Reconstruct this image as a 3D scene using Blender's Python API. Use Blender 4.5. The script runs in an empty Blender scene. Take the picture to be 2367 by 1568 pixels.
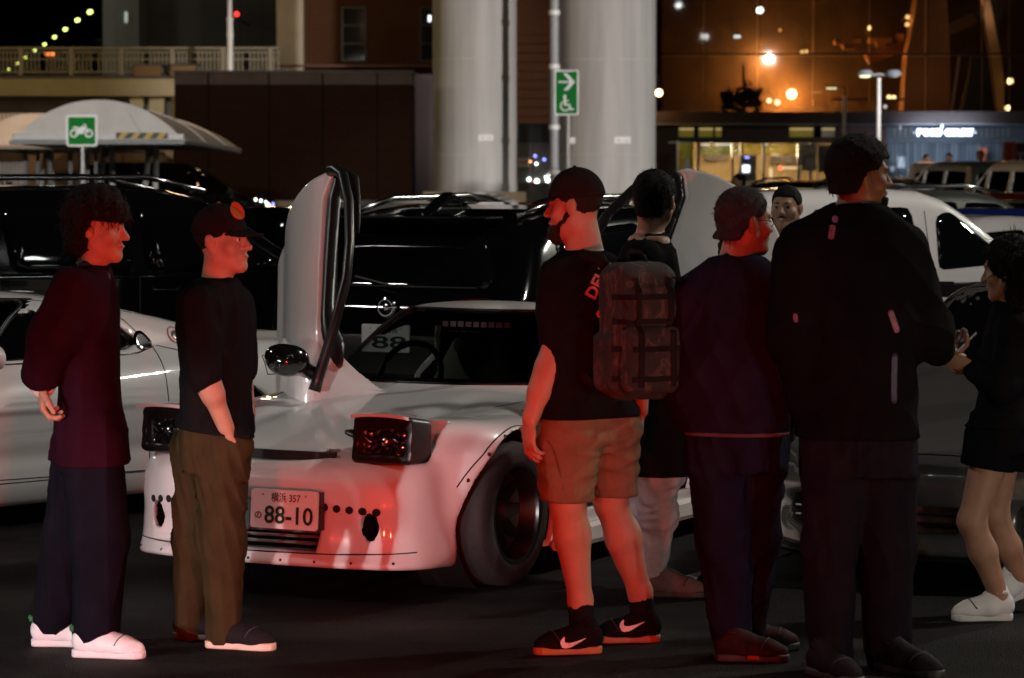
import bpy, math, random
import numpy as np
from mathutils import Vector, Matrix

scene = bpy.context.scene
COL = scene.collection
rad = math.radians

# ------------------------------------------------------------------ camera
CAM_H = 1.82
PITCH = rad(3.383)
FPX = 6700.0                       # focal length in pixels of a 2367 px wide frame
cam_data = bpy.data.cameras.new("camera")
cam = bpy.data.objects.new("camera", cam_data)
COL.objects.link(cam)
cam.location = (0, 0, CAM_H)
cam.rotation_euler = (rad(90) - PITCH, 0, 0)
cam_data.sensor_width = 36.0
cam_data.lens = 36.0 * FPX / 2367.0
cam_data.clip_start = 0.3
cam_data.clip_end = 1500.0
cam_data.dof.use_dof = True
cam_data.dof.focus_distance = 13.1
cam_data.dof.aperture_fstop = 5.0
cam_data.dof.aperture_blades = 9
scene.camera = cam

# ------------------------------------------------------------------ night sky
world = bpy.data.worlds.new("World")
scene.world = world
world.use_nodes = True
wn = world.node_tree
bg = wn.nodes["Background"]
sky = wn.nodes.new("ShaderNodeTexSky")
sky.sky_type = 'NISHITA'
sky.sun_disc = False
sky.sun_elevation = rad(-4.0)
sky.sun_rotation = rad(160)
wn.links.new(sky.outputs[0], bg.inputs[0])
bg.inputs[1].default_value = 0.004

# ------------------------------------------------------------------ exposure
scene.view_settings.view_transform = 'Standard'
scene.view_settings.look = 'None'
scene.view_settings.exposure = -0.3
scene.view_settings.gamma = 1.0
scene.view_settings.use_curve_mapping = False

# ------------------------------------------------------------------ the lamps that stand outside the picture
def lamp(name, kind, loc, energy, color, size=0.2, aim=None, spot=None, blend=0.4):
    d = bpy.data.lights.new(name, kind)
    d.energy = energy
    d.color = color
    if kind == 'AREA':
        d.shape = 'RECTANGLE'; d.size = size[0]; d.size_y = size[1]
    else:
        d.shadow_soft_size = size
    if spot:
        d.spot_size = rad(spot); d.spot_blend = blend
    o = bpy.data.objects.new(name, d)
    COL.objects.link(o)
    o.location = loc
    if aim is not None:
        v = Vector(aim) - Vector(loc)
        o.rotation_euler = v.to_track_quat('-Z', 'Y').to_euler()
    return o

# car park floodlights on their masts, plus spots added for the signs
lamp("mast_or_added_flood", 'SPOT', (10.0, 15.5, 10.5), 3800, (1.0, 0.92, 0.84), 0.3, aim=(-1.0, 14.5, 0.3), spot=95)
lamp("mast_or_added_flood", 'SPOT', (-12.0, 13.0, 10.5), 1900, (1.0, 0.94, 0.88), 0.3, aim=(-1.5, 15, 0.3), spot=90)
lamp("mast_or_added_flood", 'SPOT', (7.0, -14.0, 11.0), 160, (1.0, 0.92, 0.85), 0.3, aim=(0.5, 18, 0.5), spot=60)
lamp("mast_or_added_flood", 'POINT', (15.0, 30.0, 8.2), 3000, (0.98, 0.97, 0.82), 0.2)
lamp("mast_or_added_flood", 'POINT', (-14.0, 30.0, 9.0), 700, (0.92, 1.0, 0.90), 0.3)
lamp("mast_or_added_flood", 'SPOT', (25.0, 46.0, 9.0), 95000, (1.0, 0.95, 0.91), 0.4, aim=(1.5, 88.0, 5.0), spot=18, blend=0.5)
lamp("mast_or_added_flood", 'SPOT', (-9.0, 24.0, 7.5), 19000, (1.0, 0.93, 0.88), 0.3, aim=(-7.6, 54.0, 2.4), spot=17)  # unseen spot added to brighten the canopy and motorcycle sign
lamp("mast_or_added_flood", 'SPOT', (4.0, 26.0, 7.0), 15000, (1.0, 0.93, 0.90), 0.3, aim=(0.98, 52.0, 3.2), spot=10)  # unseen spot added to brighten the wheelchair sign
# brake lamps and headlamps of the cars passing just below the frame
lamp("brake_lamp", 'SPOT', (0.10, 7.4, 0.40), 330, (1.0, 0.035, 0.014), 0.05, aim=(-0.15, 11.0, 1.05), spot=70, blend=0.8)
lamp("brake_lamp", 'SPOT', (-1.05, 7.4, 0.40), 330, (1.0, 0.035, 0.014), 0.05, aim=(-1.25, 11.0, 1.05), spot=70, blend=0.8)
lamp("headlamp_or_added_spot", 'SPOT', (5.6, 1.8, 0.74), 420, (0.93, 0.97, 1.0), 0.07, aim=(-1.0, 12.3, 0.42), spot=17)
lamp("headlamp_or_added_spot", 'SPOT', (6.8, 2.4, 0.74), 420, (0.93, 0.97, 1.0), 0.07, aim=(-0.8, 12.3, 0.42), spot=17)
lamp("headlamp_or_added_spot", 'SPOT', (-4.3, 3.4, 0.70), 1500, (0.95, 0.98, 1.0), 0.06, aim=(-0.72, 12.2, 0.22), spot=13, blend=0.5)
lamp("headlamp_or_added_spot", 'SPOT', (-5.5, 3.1, 0.70), 1500, (0.95, 0.98, 1.0), 0.06, aim=(-0.72, 12.2, 0.22), spot=13, blend=0.5)
lamp("headlamp_or_added_spot", 'SPOT', (-5.2, 1.5, 0.74), 260, (1.0, 0.95, 0.92), 0.07, aim=(-2.2, 13.0, 0.5), spot=30)
# small unseen lights, added behind the camera for glints in paint and glass
for k_, (lx, ly, lz, le, lc) in enumerate(((-7, -6, 5.2, 90, (1, .95, .9)), (-3.2, -14, 4.2, 120, (.9, 1, .75)), (1.5, -11, 5.6, 120, (1, .95, .9)), (4.2, -5, 3.4, 60, (1, .6, .25)),
        (-10, 3, 4.5, 80, (1, .6, .25)), (12, 5, 5.5, 90, (.85, .95, 1)), (-5, -3, 2.4, 40, (.9, .97, 1)), (2.6, -6, 2.2, 40, (.9, .97, 1)), (8.5, 10, 6.0, 90, (.9, 1, .7)))):
    lamp("street_or_glint_light", 'POINT', (lx, ly, lz), le*0.2, lc, 0.06)
for (lx, ly, lz) in ((11.5, -1.0, 13.0), (8.0, 2.5, 11.5), (13.5, -4.0, 11.0), (6.5, -3.0, 12.5), (9.5, 0.0, 3.4), (-8.5, -2.0, 9.0)):  # unseen floods added so the dark cars' windows mirror something bright
    lamp("mast_or_added_flood", 'POINT', (lx, ly, lz), 42, (0.95, 1.0, 0.97), 0.2)
lamp("headlamp_or_added_spot", 'SPOT', (3.3, 9.0, 0.5), 70, (0.95, 0.97, 1.0), 0.05, aim=(1.75, 12.6, 0.4), spot=34)  # unseen spot added to light the roadster's nose
lamp("added_amber_light", 'POINT', (2.45, 9.2, 0.7), 26, (1.0, 0.66, 0.2), 0.05)  # unseen amber light added to warm the roadster and the woman's legs
lamp("wall_washer", 'POINT', (-7.0, 98.5, 6.5), 190, (1.0, 0.82, 0.58), 0.3)
lamp("wall_washer", 'POINT', (-17.2, 108.0, 8.0), 170, (0.88, 1.0, 0.86), 0.3)
lamp("street_or_glint_light", 'POINT', (-12.5, 60.0, 6.0), 1500, (1.0, 0.58, 0.28), 0.3)
lamp("street_or_glint_light", 'POINT', (-17.0, 82.0, 4.2), 1300, (1.0, 0.74, 0.35), 0.3)
lamp("street_or_glint_light", 'POINT', (-6.0, 70.0, 8.5), 500, (1.0, 0.62, 0.34), 0.3)
# ------------------------------------------------------------------ helpers
CP, SP = math.cos(PITCH), math.sin(PITCH)
def P(px, py, Y):
    """world point at depth Y seen at (px, py) of the 2367 x 1568 photograph"""
    u = (px - 1183.5) / FPX; v = (784.0 - py) / FPX
    d = (u, CP + v * SP, -SP + v * CP)
    t = Y / d[1]
    return np.array([u * t, Y, CAM_H + d[2] * t])
def PX(px, Y):
    return P(px, 388, Y)[0]
def PZ(py, Y):
    return P(1183, py, Y)[2]
def nrm(v):
    v = np.asarray(v, float); return v / (np.linalg.norm(v) + 1e-12)

MATS = {}
def mat(name, color, rough=0.6, metal=0.0, coat=0.0, spec=0.5, emit=None, estr=0.0, var=0.0, vscale=6.0, bump=0.0, bscale=60.0, stretch=None, color2=None, alpha=None, transm=0.0):
    if name in MATS: return MATS[name]
    m = bpy.data.materials.new(name); m.use_nodes = True
    nt = m.node_tree; b = nt.nodes["Principled BSDF"]
    b.inputs["Base Color"].default_value = (*color, 1)
    b.inputs["Roughness"].default_value = rough
    b.inputs["Metallic"].default_value = metal
    b.inputs["Specular IOR Level"].default_value = spec
    b.inputs["Coat Weight"].default_value = coat
    b.inputs["Coat Roughness"].default_value = 0.03
    b.inputs["Transmission Weight"].default_value = transm
    if emit:
        b.inputs["Emission Color"].default_value = (*emit, 1)
        b.inputs["Emission Strength"].default_value = estr
    tc = None
    if var > 0 or bump > 0:
        tc = nt.nodes.new("ShaderNodeTexCoord")
        src = tc.outputs["Object"]
        if stretch:
            mp = nt.nodes.new("ShaderNodeMapping"); mp.inputs["Scale"].default_value = stretch
            nt.links.new(src, mp.inputs[0]); src = mp.outputs[0]
    if var > 0:
        n = nt.nodes.new("ShaderNodeTexNoise"); n.inputs["Scale"].default_value = vscale; n.inputs["Detail"].default_value = 6
        n.inputs["Roughness"].default_value = 0.62
        nt.links.new(src, n.inputs["Vector"])
        r = nt.nodes.new("ShaderNodeValToRGB")
        c2 = color2 if color2 else tuple(min(1, c * (1 + var)) for c in color)
        c1 = color if color2 else tuple(c * (1 - var) for c in color)
        r.color_ramp.elements[0].position = 0.32; r.color_ramp.elements[1].position = 0.68
        r.color_ramp.elements[0].color = (*c1, 1); r.color_ramp.elements[1].color = (*c2, 1)
        nt.links.new(n.outputs["Fac"], r.inputs[0]); nt.links.new(r.outputs[0], b.inputs["Base Color"])
    if bump > 0:
        n2 = nt.nodes.new("ShaderNodeTexNoise"); n2.inputs["Scale"].default_value = bscale; n2.inputs["Detail"].default_value = 5
        nt.links.new(src, n2.inputs["Vector"])
        bp = nt.nodes.new("ShaderNodeBump"); bp.inputs["Strength"].default_value = bump; bp.inputs["Distance"].default_value = 0.02
        nt.links.new(n2.outputs["Fac"], bp.inputs["Height"]); nt.links.new(bp.outputs[0], b.inputs["Normal"])
    MATS[name] = m
    return m

def glass_mat(name, tint, gloss=0.25, rough=0.02):
    """thin pane: lets most light straight through and mirrors the rest"""
    if name in MATS: return MATS[name]
    m = bpy.data.materials.new(name); m.use_nodes = True
    nt = m.node_tree
    for n in list(nt.nodes):
        if n.type != 'OUTPUT_MATERIAL': nt.nodes.remove(n)
    out = nt.nodes["Material Output"]
    t = nt.nodes.new("ShaderNodeBsdfTransparent"); t.inputs[0].default_value = (*tint, 1)
    g = nt.nodes.new("ShaderNodeBsdfGlossy"); g.inputs["Roughness"].default_value = rough
    lw = nt.nodes.new("ShaderNodeFresnel"); lw.inputs[0].default_value = 1.5
    mx = nt.nodes.new("ShaderNodeMixShader")
    ad = nt.nodes.new("ShaderNodeMath"); ad.operation = 'ADD'; ad.inputs[1].default_value = gloss; ad.use_clamp = True
    nt.links.new(lw.outputs[0], ad.inputs[0])
    nt.links.new(ad.outputs[0], mx.inputs[0]); nt.links.new(t.outputs[0], mx.inputs[1]); nt.links.new(g.outputs[0], mx.inputs[2])
    nt.links.new(mx.outputs[0], out.inputs[0])
    MATS[name] = m
    return m

def emis(name, color, strength):
    if name in MATS: return MATS[name]
    return mat(name, (0.02, 0.02, 0.02), emit=color, estr=strength)

class MB:
    """collects boxes, tubes and sheets; build() links them as one mesh object"""
    def __init__(s): s.v = []; s.f = []; s.n = 0
    def add(s, V, F):
        V = np.asarray(V, float).reshape(-1, 3)
        s.v.append(V); k = s.n
        s.f.extend([[i + k for i in f] for f in F]); s.n += len(V); return s
    def box(s, lo, hi, rot=None, ch=0.0):
        x0, y0, z0 = lo; x1, y1, z1 = hi
        if ch <= 0:
            V = np.array([(x0,y0,z0),(x1,y0,z0),(x1,y1,z0),(x0,y1,z0),(x0,y0,z1),(x1,y0,z1),(x1,y1,z1),(x0,y1,z1)], float)
            F = [(0,3,2,1),(4,5,6,7),(0,1,5,4),(1,2,6,5),(2,3,7,6),(3,0,4,7)]
        else:
            c = ch; V = []; F = []
            def oct_(z, d): return [(x0+c+d,y0+d,z),(x1-c-d,y0+d,z),(x1-d,y0+c+d,z),(x1-d,y1-c-d,z),(x1-c-d,y1-d,z),(x0+c+d,y1-d,z),(x0+d,y1-c-d,z),(x0+d,y0+c+d,z)]
            V = oct_(z0, c*0.5) + oct_(z0+c, 0) + oct_(z1-c, 0) + oct_(z1, c*0.5)
            F = [tuple(range(7,-1,-1)), tuple(range(24,32))]
            for k in range(3):
                for i in range(8):
                    j = (i+1) % 8; F.append((k*8+i, k*8+j, k*8+8+j, k*8+8+i))
            V = np.array(V, float)
        if rot is not None:
            c0 = V.mean(0); V = (V - c0) @ np.asarray(rot).T + c0
        return s.add(V, F)
    def tube(s, pts, r, n=8, cap=True):
        pts = [np.asarray(p, float) for p in pts]; m = len(pts)
        rs = r if hasattr(r, '__len__') else [r] * m
        V = []; F = []
        for i, p in enumerate(pts):
            d = nrm(pts[min(i+1, m-1)] - pts[max(i-1, 0)])
            a = np.array([0, 0, 1.0]) if abs(d[2]) < 0.9 else np.array([1.0, 0, 0])
            u = nrm(np.cross(d, a)); w = np.cross(d, u)
            for k in range(n):
                t = 2 * math.pi * k / n
                V.append(p + rs[i] * (math.cos(t) * u + math.sin(t) * w))
        for i in range(m - 1):
            for k in range(n):
                j = (k + 1) % n
                F.append((i*n+k, i*n+n+k, i*n+n+j, i*n+j))
        if cap: F += [tuple(range(n)), tuple(range(m*n-1, m*n-n-1, -1))]
        return s.add(V, F)
    def lathe(s, prof, axis_o, axis_d, n=32):
        """profile [(r, h)] spun about an axis"""
        d = nrm(axis_d); a = np.array([0, 0, 1.0]) if abs(d[2]) < 0.9 else np.array([1.0, 0, 0])
        u = nrm(np.cross(d, a)); w = np.cross(d, u); o = np.asarray(axis_o, float)
        V = []; F = []
        for (r, h) in prof:
            for k in range(n):
                t = 2 * math.pi * k / n
                V.append(o + d * h + r * (math.cos(t) * u + math.sin(t) * w))
        for i in range(len(prof) - 1):
            for k in range(n):
                j = (k + 1) % n
                F.append((i*n+k, i*n+j, i*n+n+j, i*n+n+k))
        return s.add(V, F)
    def sheet(s, G):
        """grid of points [rows][cols]"""
        G = np.asarray(G, float); R, C = G.shape[:2]
        F = [(i*C+j, i*C+j+1, i*C+C+j+1, i*C+C+j) for i in range(R-1) for j in range(C-1)]
        return s.add(G.reshape(-1, 3), F)
    def prism(s, poly, y0, y1):
        """polygon in (x, z) given depth from y0 to y1"""
        n = len(poly)
        V = [(x, y0, z) for x, z in poly] + [(x, y1, z) for x, z in poly]
        F = [tuple(range(n)), tuple(range(2*n-1, n-1, -1))] + [(i, n+i, n+(i+1) % n, (i+1) % n) for i in range(n)]
        return s.add(V, F)
    def mesh(s, name, m=None, smooth=False, xf=None):
        V = np.concatenate(s.v) if s.v else np.zeros((0, 3))
        if xf is not None: V = xf(V)
        me = bpy.data.meshes.new(name)
        me.from_pydata(V.tolist(), [], s.f); me.update()
        if m: me.materials.append(m)
        if smooth: me.shade_smooth()
        if smooth and smooth is not True: me.set_sharp_from_angle(angle=rad(smooth))
        return me

def link(name, me, parent=None, **kw):
    o = bpy.data.objects.new(name, me); COL.objects.link(o)
    if parent is not None: o.parent = parent
    for k, v in kw.items(): o[k] = v
    return o
def part(name, mb, m, parent, label=None, smooth=False, xf=None):
    o = link(name, mb.mesh(name, m, smooth, xf), parent)
    if label: o["label"] = label
    return o
def thing(name, label, cat, loc=(0, 0, 0), rz=0.0, group=None):
    o = bpy.data.objects.new(name, None); COL.objects.link(o)
    o.empty_display_size = 0.2
    o.location = loc; o.rotation_euler = (0, 0, rz)
    o["label"] = label; o["category"] = cat
    if group: o["group"] = group
    return o
def struct(name, mb, m, smooth=False, xf=None):
    o = link(name, mb.mesh(name, m, smooth, xf)); o["kind"] = "structure"; return o
def copy_part(o, parent, loc):
    c = o.copy(); COL.objects.link(c); c.parent = parent; c.location = loc; return c

# lettering and flat print ------------------------------------------------
def text_arrays(body, bold=0.0, ext=0.0):
    c = bpy.data.curves.new("lettering", 'FONT'); c.body = body; c.offset = bold; c.extrude = ext
    c.align_x = 'CENTER'; c.align_y = 'CENTER'; c.resolution_u = 3
    o = bpy.data.objects.new("lettering", c); COL.objects.link(o)
    dg = bpy.context.evaluated_depsgraph_get()
    me = bpy.data.meshes.new_from_object(o.evaluated_get(dg))
    V = np.array([v.co[:] for v in me.vertices]) if len(me.vertices) else np.zeros((0, 3))
    F = [tuple(p.vertices) for p in me.polygons]
    bpy.data.objects.remove(o); bpy.data.curves.remove(c); bpy.data.meshes.remove(me)
    return V, F
def fit_text(body, x0, x1, z0, z1, y, bold=0.0, ext=0.0):
    """lettering filling a rectangle, facing -y"""
    V, F = text_arrays(body, bold, ext)
    if len(V) == 0: return MB()
    a, b = V.min(0), V.max(0)
    X = x0 + (V[:, 0] - a[0]) / (b[0] - a[0]) * (x1 - x0)
    Z = z0 + (V[:, 1] - a[1]) / (b[1] - a[1]) * (z1 - z0)
    Y = y - V[:, 2]
    return MB().add(np.stack([X, Y, Z], 1), F)
def rrect(x0, x1, z0, z1, r, n=5):
    pts = []
    for cx, cz, a in ((x1-r, z0+r, -90), (x1-r, z1-r, 0), (x0+r, z1-r, 90), (x0+r, z0+r, 180)):
        for k in range(n + 1):
            t = rad(a + 90 * k / n); pts.append((cx + r * math.cos(t), cz + r * math.sin(t)))
    return pts
def ring_flat(mb, cx, cz, r0, r1, y, n=28, a0=0, a1=360):
    V = []; F = []
    full = abs(a1 - a0) >= 359
    m = n if full else n + 1
    for k in range(m):
        t = rad(a0 + (a1 - a0) * k / n); V += [(cx + r0*math.cos(t), y, cz + r0*math.sin(t)), (cx + r1*math.cos(t), y, cz + r1*math.sin(t))]
    for k in range(n):
        a, b = 2*k, 2*((k+1) % m); F.append((a, a+1, b+1, b))
    mb.add(V, F)
def poly_flat(mb, pts, y):
    mb.add([(x, y, z) for x, z in pts], [tuple(range(len(pts)))])

# implicit shapes -> meshes -----------------------------------------------
def smin(a, b, k):
    h = np.maximum(k - np.abs(a - b), 0) / k
    return np.minimum(a, b) - h * h * k * 0.25
def smax(a, b, k): return -smin(-a, -b, k)
def spl(xs, ys):
    xs = np.array(xs, float); ys = np.array(ys, float)
    m = np.gradient(ys, xs); t = np.linspace(xs[0], xs[-1], 700)
    i = np.clip(np.searchsorted(xs, t) - 1, 0, len(xs) - 2)
    h = xs[i+1] - xs[i]; s = (t - xs[i]) / h
    v = (2*s**3-3*s**2+1)*ys[i] + (s**3-2*s**2+s)*h*m[i] + (-2*s**3+3*s**2)*ys[i+1] + (s**3-s**2)*h*m[i+1]
    return lambda q: np.interp(q, t, v)
def poly_sdf(poly, a, b):
    """signed distance to a closed 2-D polygon, negative inside"""
    p = np.asarray(poly, float); n = len(p)
    d = np.full(a.shape, 1e9); s = np.zeros(a.shape, bool)
    for i in range(n):
        ax, ay = p[i]; bx, by = p[(i+1) % n]
        ex, ey = bx-ax, by-ay; wx, wy = a-ax, b-ay
        t = np.clip((wx*ex + wy*ey) / (ex*ex + ey*ey + 1e-12), 0, 1)
        d = np.minimum(d, (wx-ex*t)**2 + (wy-ey*t)**2)
        c = ((ay > b) != (by > b)) & (a < (bx-ax) * (b-ay) / ((by-ay) + 1e-12) + ax)
        s ^= c
    return np.where(s, -1, 1) * np.sqrt(d)
def chaikin(p, n=2):
    p = np.asarray(p, float)
    for _ in range(n):
        q = np.roll(p, -1, 0); p = np.stack([0.78*p + 0.22*q, 0.22*p + 0.78*q], 1).reshape(-1, p.shape[1])
    return p

_OFF = np.array([(i, j, k) for i in (0, 1) for j in (0, 1) for k in (0, 1)])
def surface(f, lo, hi, h, newton=2, lip=1.7):
    """surface nets of f = 0 inside a box, evaluated only near the surface"""
    lo = np.asarray(lo, float); hi = np.asarray(hi, float); B = 8
    nb = np.ceil((hi - lo) / (h * B)).astype(int)
    bi = np.stack(np.meshgrid(*[np.arange(n) for n in nb], indexing='ij'), -1).reshape(-1, 3)
    cd = f(lo + (bi + 0.5) * B * h)
    act = np.abs(cd) < B * h * 0.87 * lip
    D = np.empty(nb * B + 1, np.float32)
    Dc = np.repeat(np.repeat(np.repeat(cd.reshape(nb), B, 0), B, 1), B, 2)
    D[:-1, :-1, :-1] = Dc; D[-1] = D[-2]; D[:, -1] = D[:, -2]; D[:, :, -1] = D[:, :, -2]
    g = np.stack(np.meshgrid(*[np.arange(B + 1)] * 3, indexing='ij'), -1).reshape(-1, 3)
    A = bi[act]
    for s in range(0, len(A), 600):
        idx = (A[s:s+600, None, :] * B + g[None]).reshape(-1, 3)
        D[idx[:, 0], idx[:, 1], idx[:, 2]] = f(lo + idx * h)
    D[0] = np.maximum(D[0], 1e-4); D[-1] = np.maximum(D[-1], 1e-4); D[:, 0] = np.maximum(D[:, 0], 1e-4); D[:, -1] = np.maximum(D[:, -1], 1e-4)
    D[:, :, 0] = np.maximum(D[:, :, 0], 1e-4); D[:, :, -1] = np.maximum(D[:, :, -1], 1e-4)
    S = D < 0
    c = np.zeros(np.array(S.shape) - 1, np.int8)
    X, Y, Z = c.shape
    for (i, j, k) in _OFF: c += S[i:i+X, j:j+Y, k:k+Z]
    cells = np.argwhere((c > 0) & (c < 8))
    if len(cells) == 0: return np.zeros((0, 3)), np.zeros((0, 4), int)
    cid = np.full(c.shape, -1, np.int32); cid[cells[:, 0], cells[:, 1], cells[:, 2]] = np.arange(len(cells))
    corner = [D[cells[:, 0]+i, cells[:, 1]+j, cells[:, 2]+k] for (i, j, k) in _OFF]
    acc = np.zeros((len(cells), 3)); cnt = np.zeros(len(cells))
    for a in range(8):
        for b in range(a + 1, 8):
            if np.abs(_OFF[a] - _OFF[b]).sum() != 1: continue
            da, db = corner[a], corner[b]; m = (da < 0) != (db < 0)
            t = da[m] / (da[m] - db[m])
            acc[m] += _OFF[a] + t[:, None] * (_OFF[b] - _OFF[a]); cnt[m] += 1
    V = lo + (cells + acc / cnt[:, None]) * h
    Q = []
    for ax in range(3):
        o1, o2 = [i for i in range(3) if i != ax]
        sl0 = [slice(None)] * 3; sl1 = [slice(None)] * 3
        sl0[ax] = slice(0, -1); sl1[ax] = slice(1, None)
        e = np.argwhere(S[tuple(sl0)] != S[tuple(sl1)])
        e = e[(e[:, o1] > 0) & (e[:, o2] > 0) & (e[:, o1] < S.shape[o1]-1) & (e[:, o2] < S.shape[o2]-1)]
        neg = S[e[:, 0], e[:, 1], e[:, 2]]
        q = []
        for (u, w) in ((-1, -1), (0, -1), (0, 0), (-1, 0)):
            cc = e.copy(); cc[:, o1] += u; cc[:, o2] += w
            q.append(cid[cc[:, 0], cc[:, 1], cc[:, 2]])
        q = np.stack(q, 1)
        flip = neg if ax != 1 else ~neg
        q[~flip] = q[~flip][:, ::-1]
        Q.append(q)
    Q = np.concatenate(Q); Q = Q[(Q >= 0).all(1)]
    for _ in range(newton):
        V = V - newton_step(f, V, h)
    return V, Q
def grad(f, V, e=0.003):
    G = np.empty_like(V)
    for a in range(3):
        o = np.zeros(3); o[a] = e
        G[:, a] = (f(V + o) - f(V - o)) / (2 * e)
    return G
def newton_step(f, V, h):
    d = f(V); G = grad(f, V)
    st = d[:, None] * G / np.maximum((G * G).sum(1, keepdims=True), 0.15)
    l = np.linalg.norm(st, axis=1, keepdims=True)
    return st * np.minimum(1, 0.7 * h / (l + 1e-9))
def np_mesh(name, V, Q, m=None, sharp=None):
    me = bpy.data.meshes.new(name)
    me.from_pydata(np.asarray(V).tolist(), [], np.asarray(Q).tolist()); me.update()
    if m: me.materials.append(m)
    me.shade_smooth()
    if sharp: me.set_sharp_from_angle(angle=rad(sharp))
    return me
def sdf_part(name, f, lo, hi, h, m, parent, label=None, xf=None, newton=2, sharp=None):
    V, Q = surface(f, lo, hi, h, newton)
    if xf is not None and len(V): V = xf(V)
    o = link(name, np_mesh(name, V, Q, m, sharp), parent)
    if label: o["label"] = label
    return o
def cast(f, pts, d, far=1.5, steps=70):
    """first hit of rays on f = 0 (sphere tracing, then bisection); pts (n,3), d one direction"""
    d = np.asarray(d, float); n = len(pts)
    t = np.zeros(n); hit = np.zeros(n, bool); live = np.ones(n, bool); prev = np.zeros(n)
    for k in range(48):
        ix = np.nonzero(live)[0]
        if len(ix) == 0: break
        v = f(pts[ix] + d * t[ix, None])
        neg = v <= 0
        h = ix[neg]; hit[h] = True; live[h] = False
        go = ix[~neg]; prev[go] = t[go]; t[go] += np.maximum(v[~neg] * 0.62, 0.004)
        live[go[t[go] > far]] = False
    ix = np.nonzero(hit)[0]
    if len(ix):
        a = prev[ix]; b = t[ix]
        for _ in range(6):
            mid = 0.5 * (a + b); neg = f(pts[ix] + d * mid[:, None]) <= 0
            b = np.where(neg, mid, b); a = np.where(neg, a, mid)
        t[ix] = b
        near = ~hit
        if near.any(): t[near] = np.minimum(t[near], t[ix].max())
    return pts + d * t[:, None]
def round_corners(p, r=0.05):
    p = np.asarray(p, float); n = len(p); out = []
    for i in range(n):
        c = p[i]; a = p[i-1] - c; b = p[(i+1) % n] - c
        la, lb = np.linalg.norm(a), np.linalg.norm(b)
        A = c + a * min(r, .42*la) / la; B = c + b * min(r, .42*lb) / lb
        for u in np.linspace(0, 1, 5): out.append((1-u)**2*A + 2*u*(1-u)*c + u*u*B)
    return np.array(out)
def resample(poly, n, closed=True):
    p = np.asarray(poly, float)
    q = np.concatenate([p, p[:1]]) if closed else p
    s = np.concatenate([[0], np.cumsum(np.linalg.norm(np.diff(q, axis=0), axis=1))])
    t = np.linspace(0, s[-1], n + 1)[:-1] if closed else np.linspace(0, s[-1], n)
    return np.stack([np.interp(t, s, q[:, i]) for i in range(q.shape[1])], 1)
def lift(p2, axis, side):
    """2-D outline points to ray starts: axis 'x' takes (y, z), axis 'y' takes (x, z)"""
    if axis == 'x': return np.stack([np.full(len(p2), 1.3 * side), p2[:, 0], p2[:, 1]], 1), (-side, 0, 0)
    return None
def patch(f, poly, axis, side=1, off=0.003, n=64, rings=7, rnd=2, start=None, skirt=0.012, center=None):
    """a pane or trim piece that lies on the body: outline cast onto f"""
    p = round_corners(poly, .03*rnd) if rnd else np.asarray(poly, float)
    p = resample(p, n); c = p.mean(0) if center is None else np.asarray(center, float)
    pts2 = [c + (p - c) * (r / rings) for r in range(rings, 0, -1)] + [c[None]]
    P2 = np.concatenate(pts2)
    if axis == 'x':
        st = 1.3 if start is None else start
        p3 = np.stack([np.full(len(P2), st * side), P2[:, 0], P2[:, 1]], 1); d = np.array([-side, 0, 0.])
    elif axis == 'y':      # side=-1: from the front looking +y, side=+1: from the rear
        st = (-0.4 if side < 0 else 5.6) if start is None else start
        p3 = np.stack([P2[:, 0], np.full(len(P2), st), P2[:, 1]], 1); d = np.array([0, -side, 0.])
    else:                  # from above, outline in (x, y)
        p3 = np.stack([P2[:, 0], P2[:, 1], np.full(len(P2), 2.3)], 1); d = np.array([0, 0, -1.])
    H = cast(f, p3, d, far=3.2 if axis == 'y' else 1.6, steps=160 if axis == 'y' else 80)
    H = H - d * off
    edge = H[:n] + d * skirt
    V = np.concatenate([edge, H]); F = []
    for r in range(rings):
        a, b = r * n, (r + 1) * n
        for k in range(n): F.append((a+k, a+(k+1) % n, b+(k+1) % n, b+k))
    a = rings * n; cen = len(V) - 1
    for k in range(n): F.append((a+k, a+(k+1) % n, cen))
    mb = MB(); mb.add(V, F); return mb
def seam(f, line, axis, side=1, r=0.003, n=40, closed=False, start=None, off=0.0):
    p = resample(np.asarray(line, float), n, closed)
    if axis == 'x': p3 = np.stack([np.full(len(p), 1.3*side), p[:, 0], p[:, 1]], 1); d = np.array([-side, 0, 0.])
    elif axis == 'y':
        st = (-0.4 if side < 0 else 5.6) if start is None else start
        p3 = np.stack([p[:, 0], np.full(len(p), st), p[:, 1]], 1); d = np.array([0, -side, 0.])
    else: p3 = np.stack([p[:, 0], p[:, 1], np.full(len(p), 2.3)], 1); d = np.array([0, 0, -1.])
    H = cast(f, p3, d, far=3.2 if axis == 'y' else 1.6, steps=160 if axis == 'y' else 80) - d * off
    if closed: H = np.concatenate([H, H[:1]])
    return MB().tube(list(H), r, 6)
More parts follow.
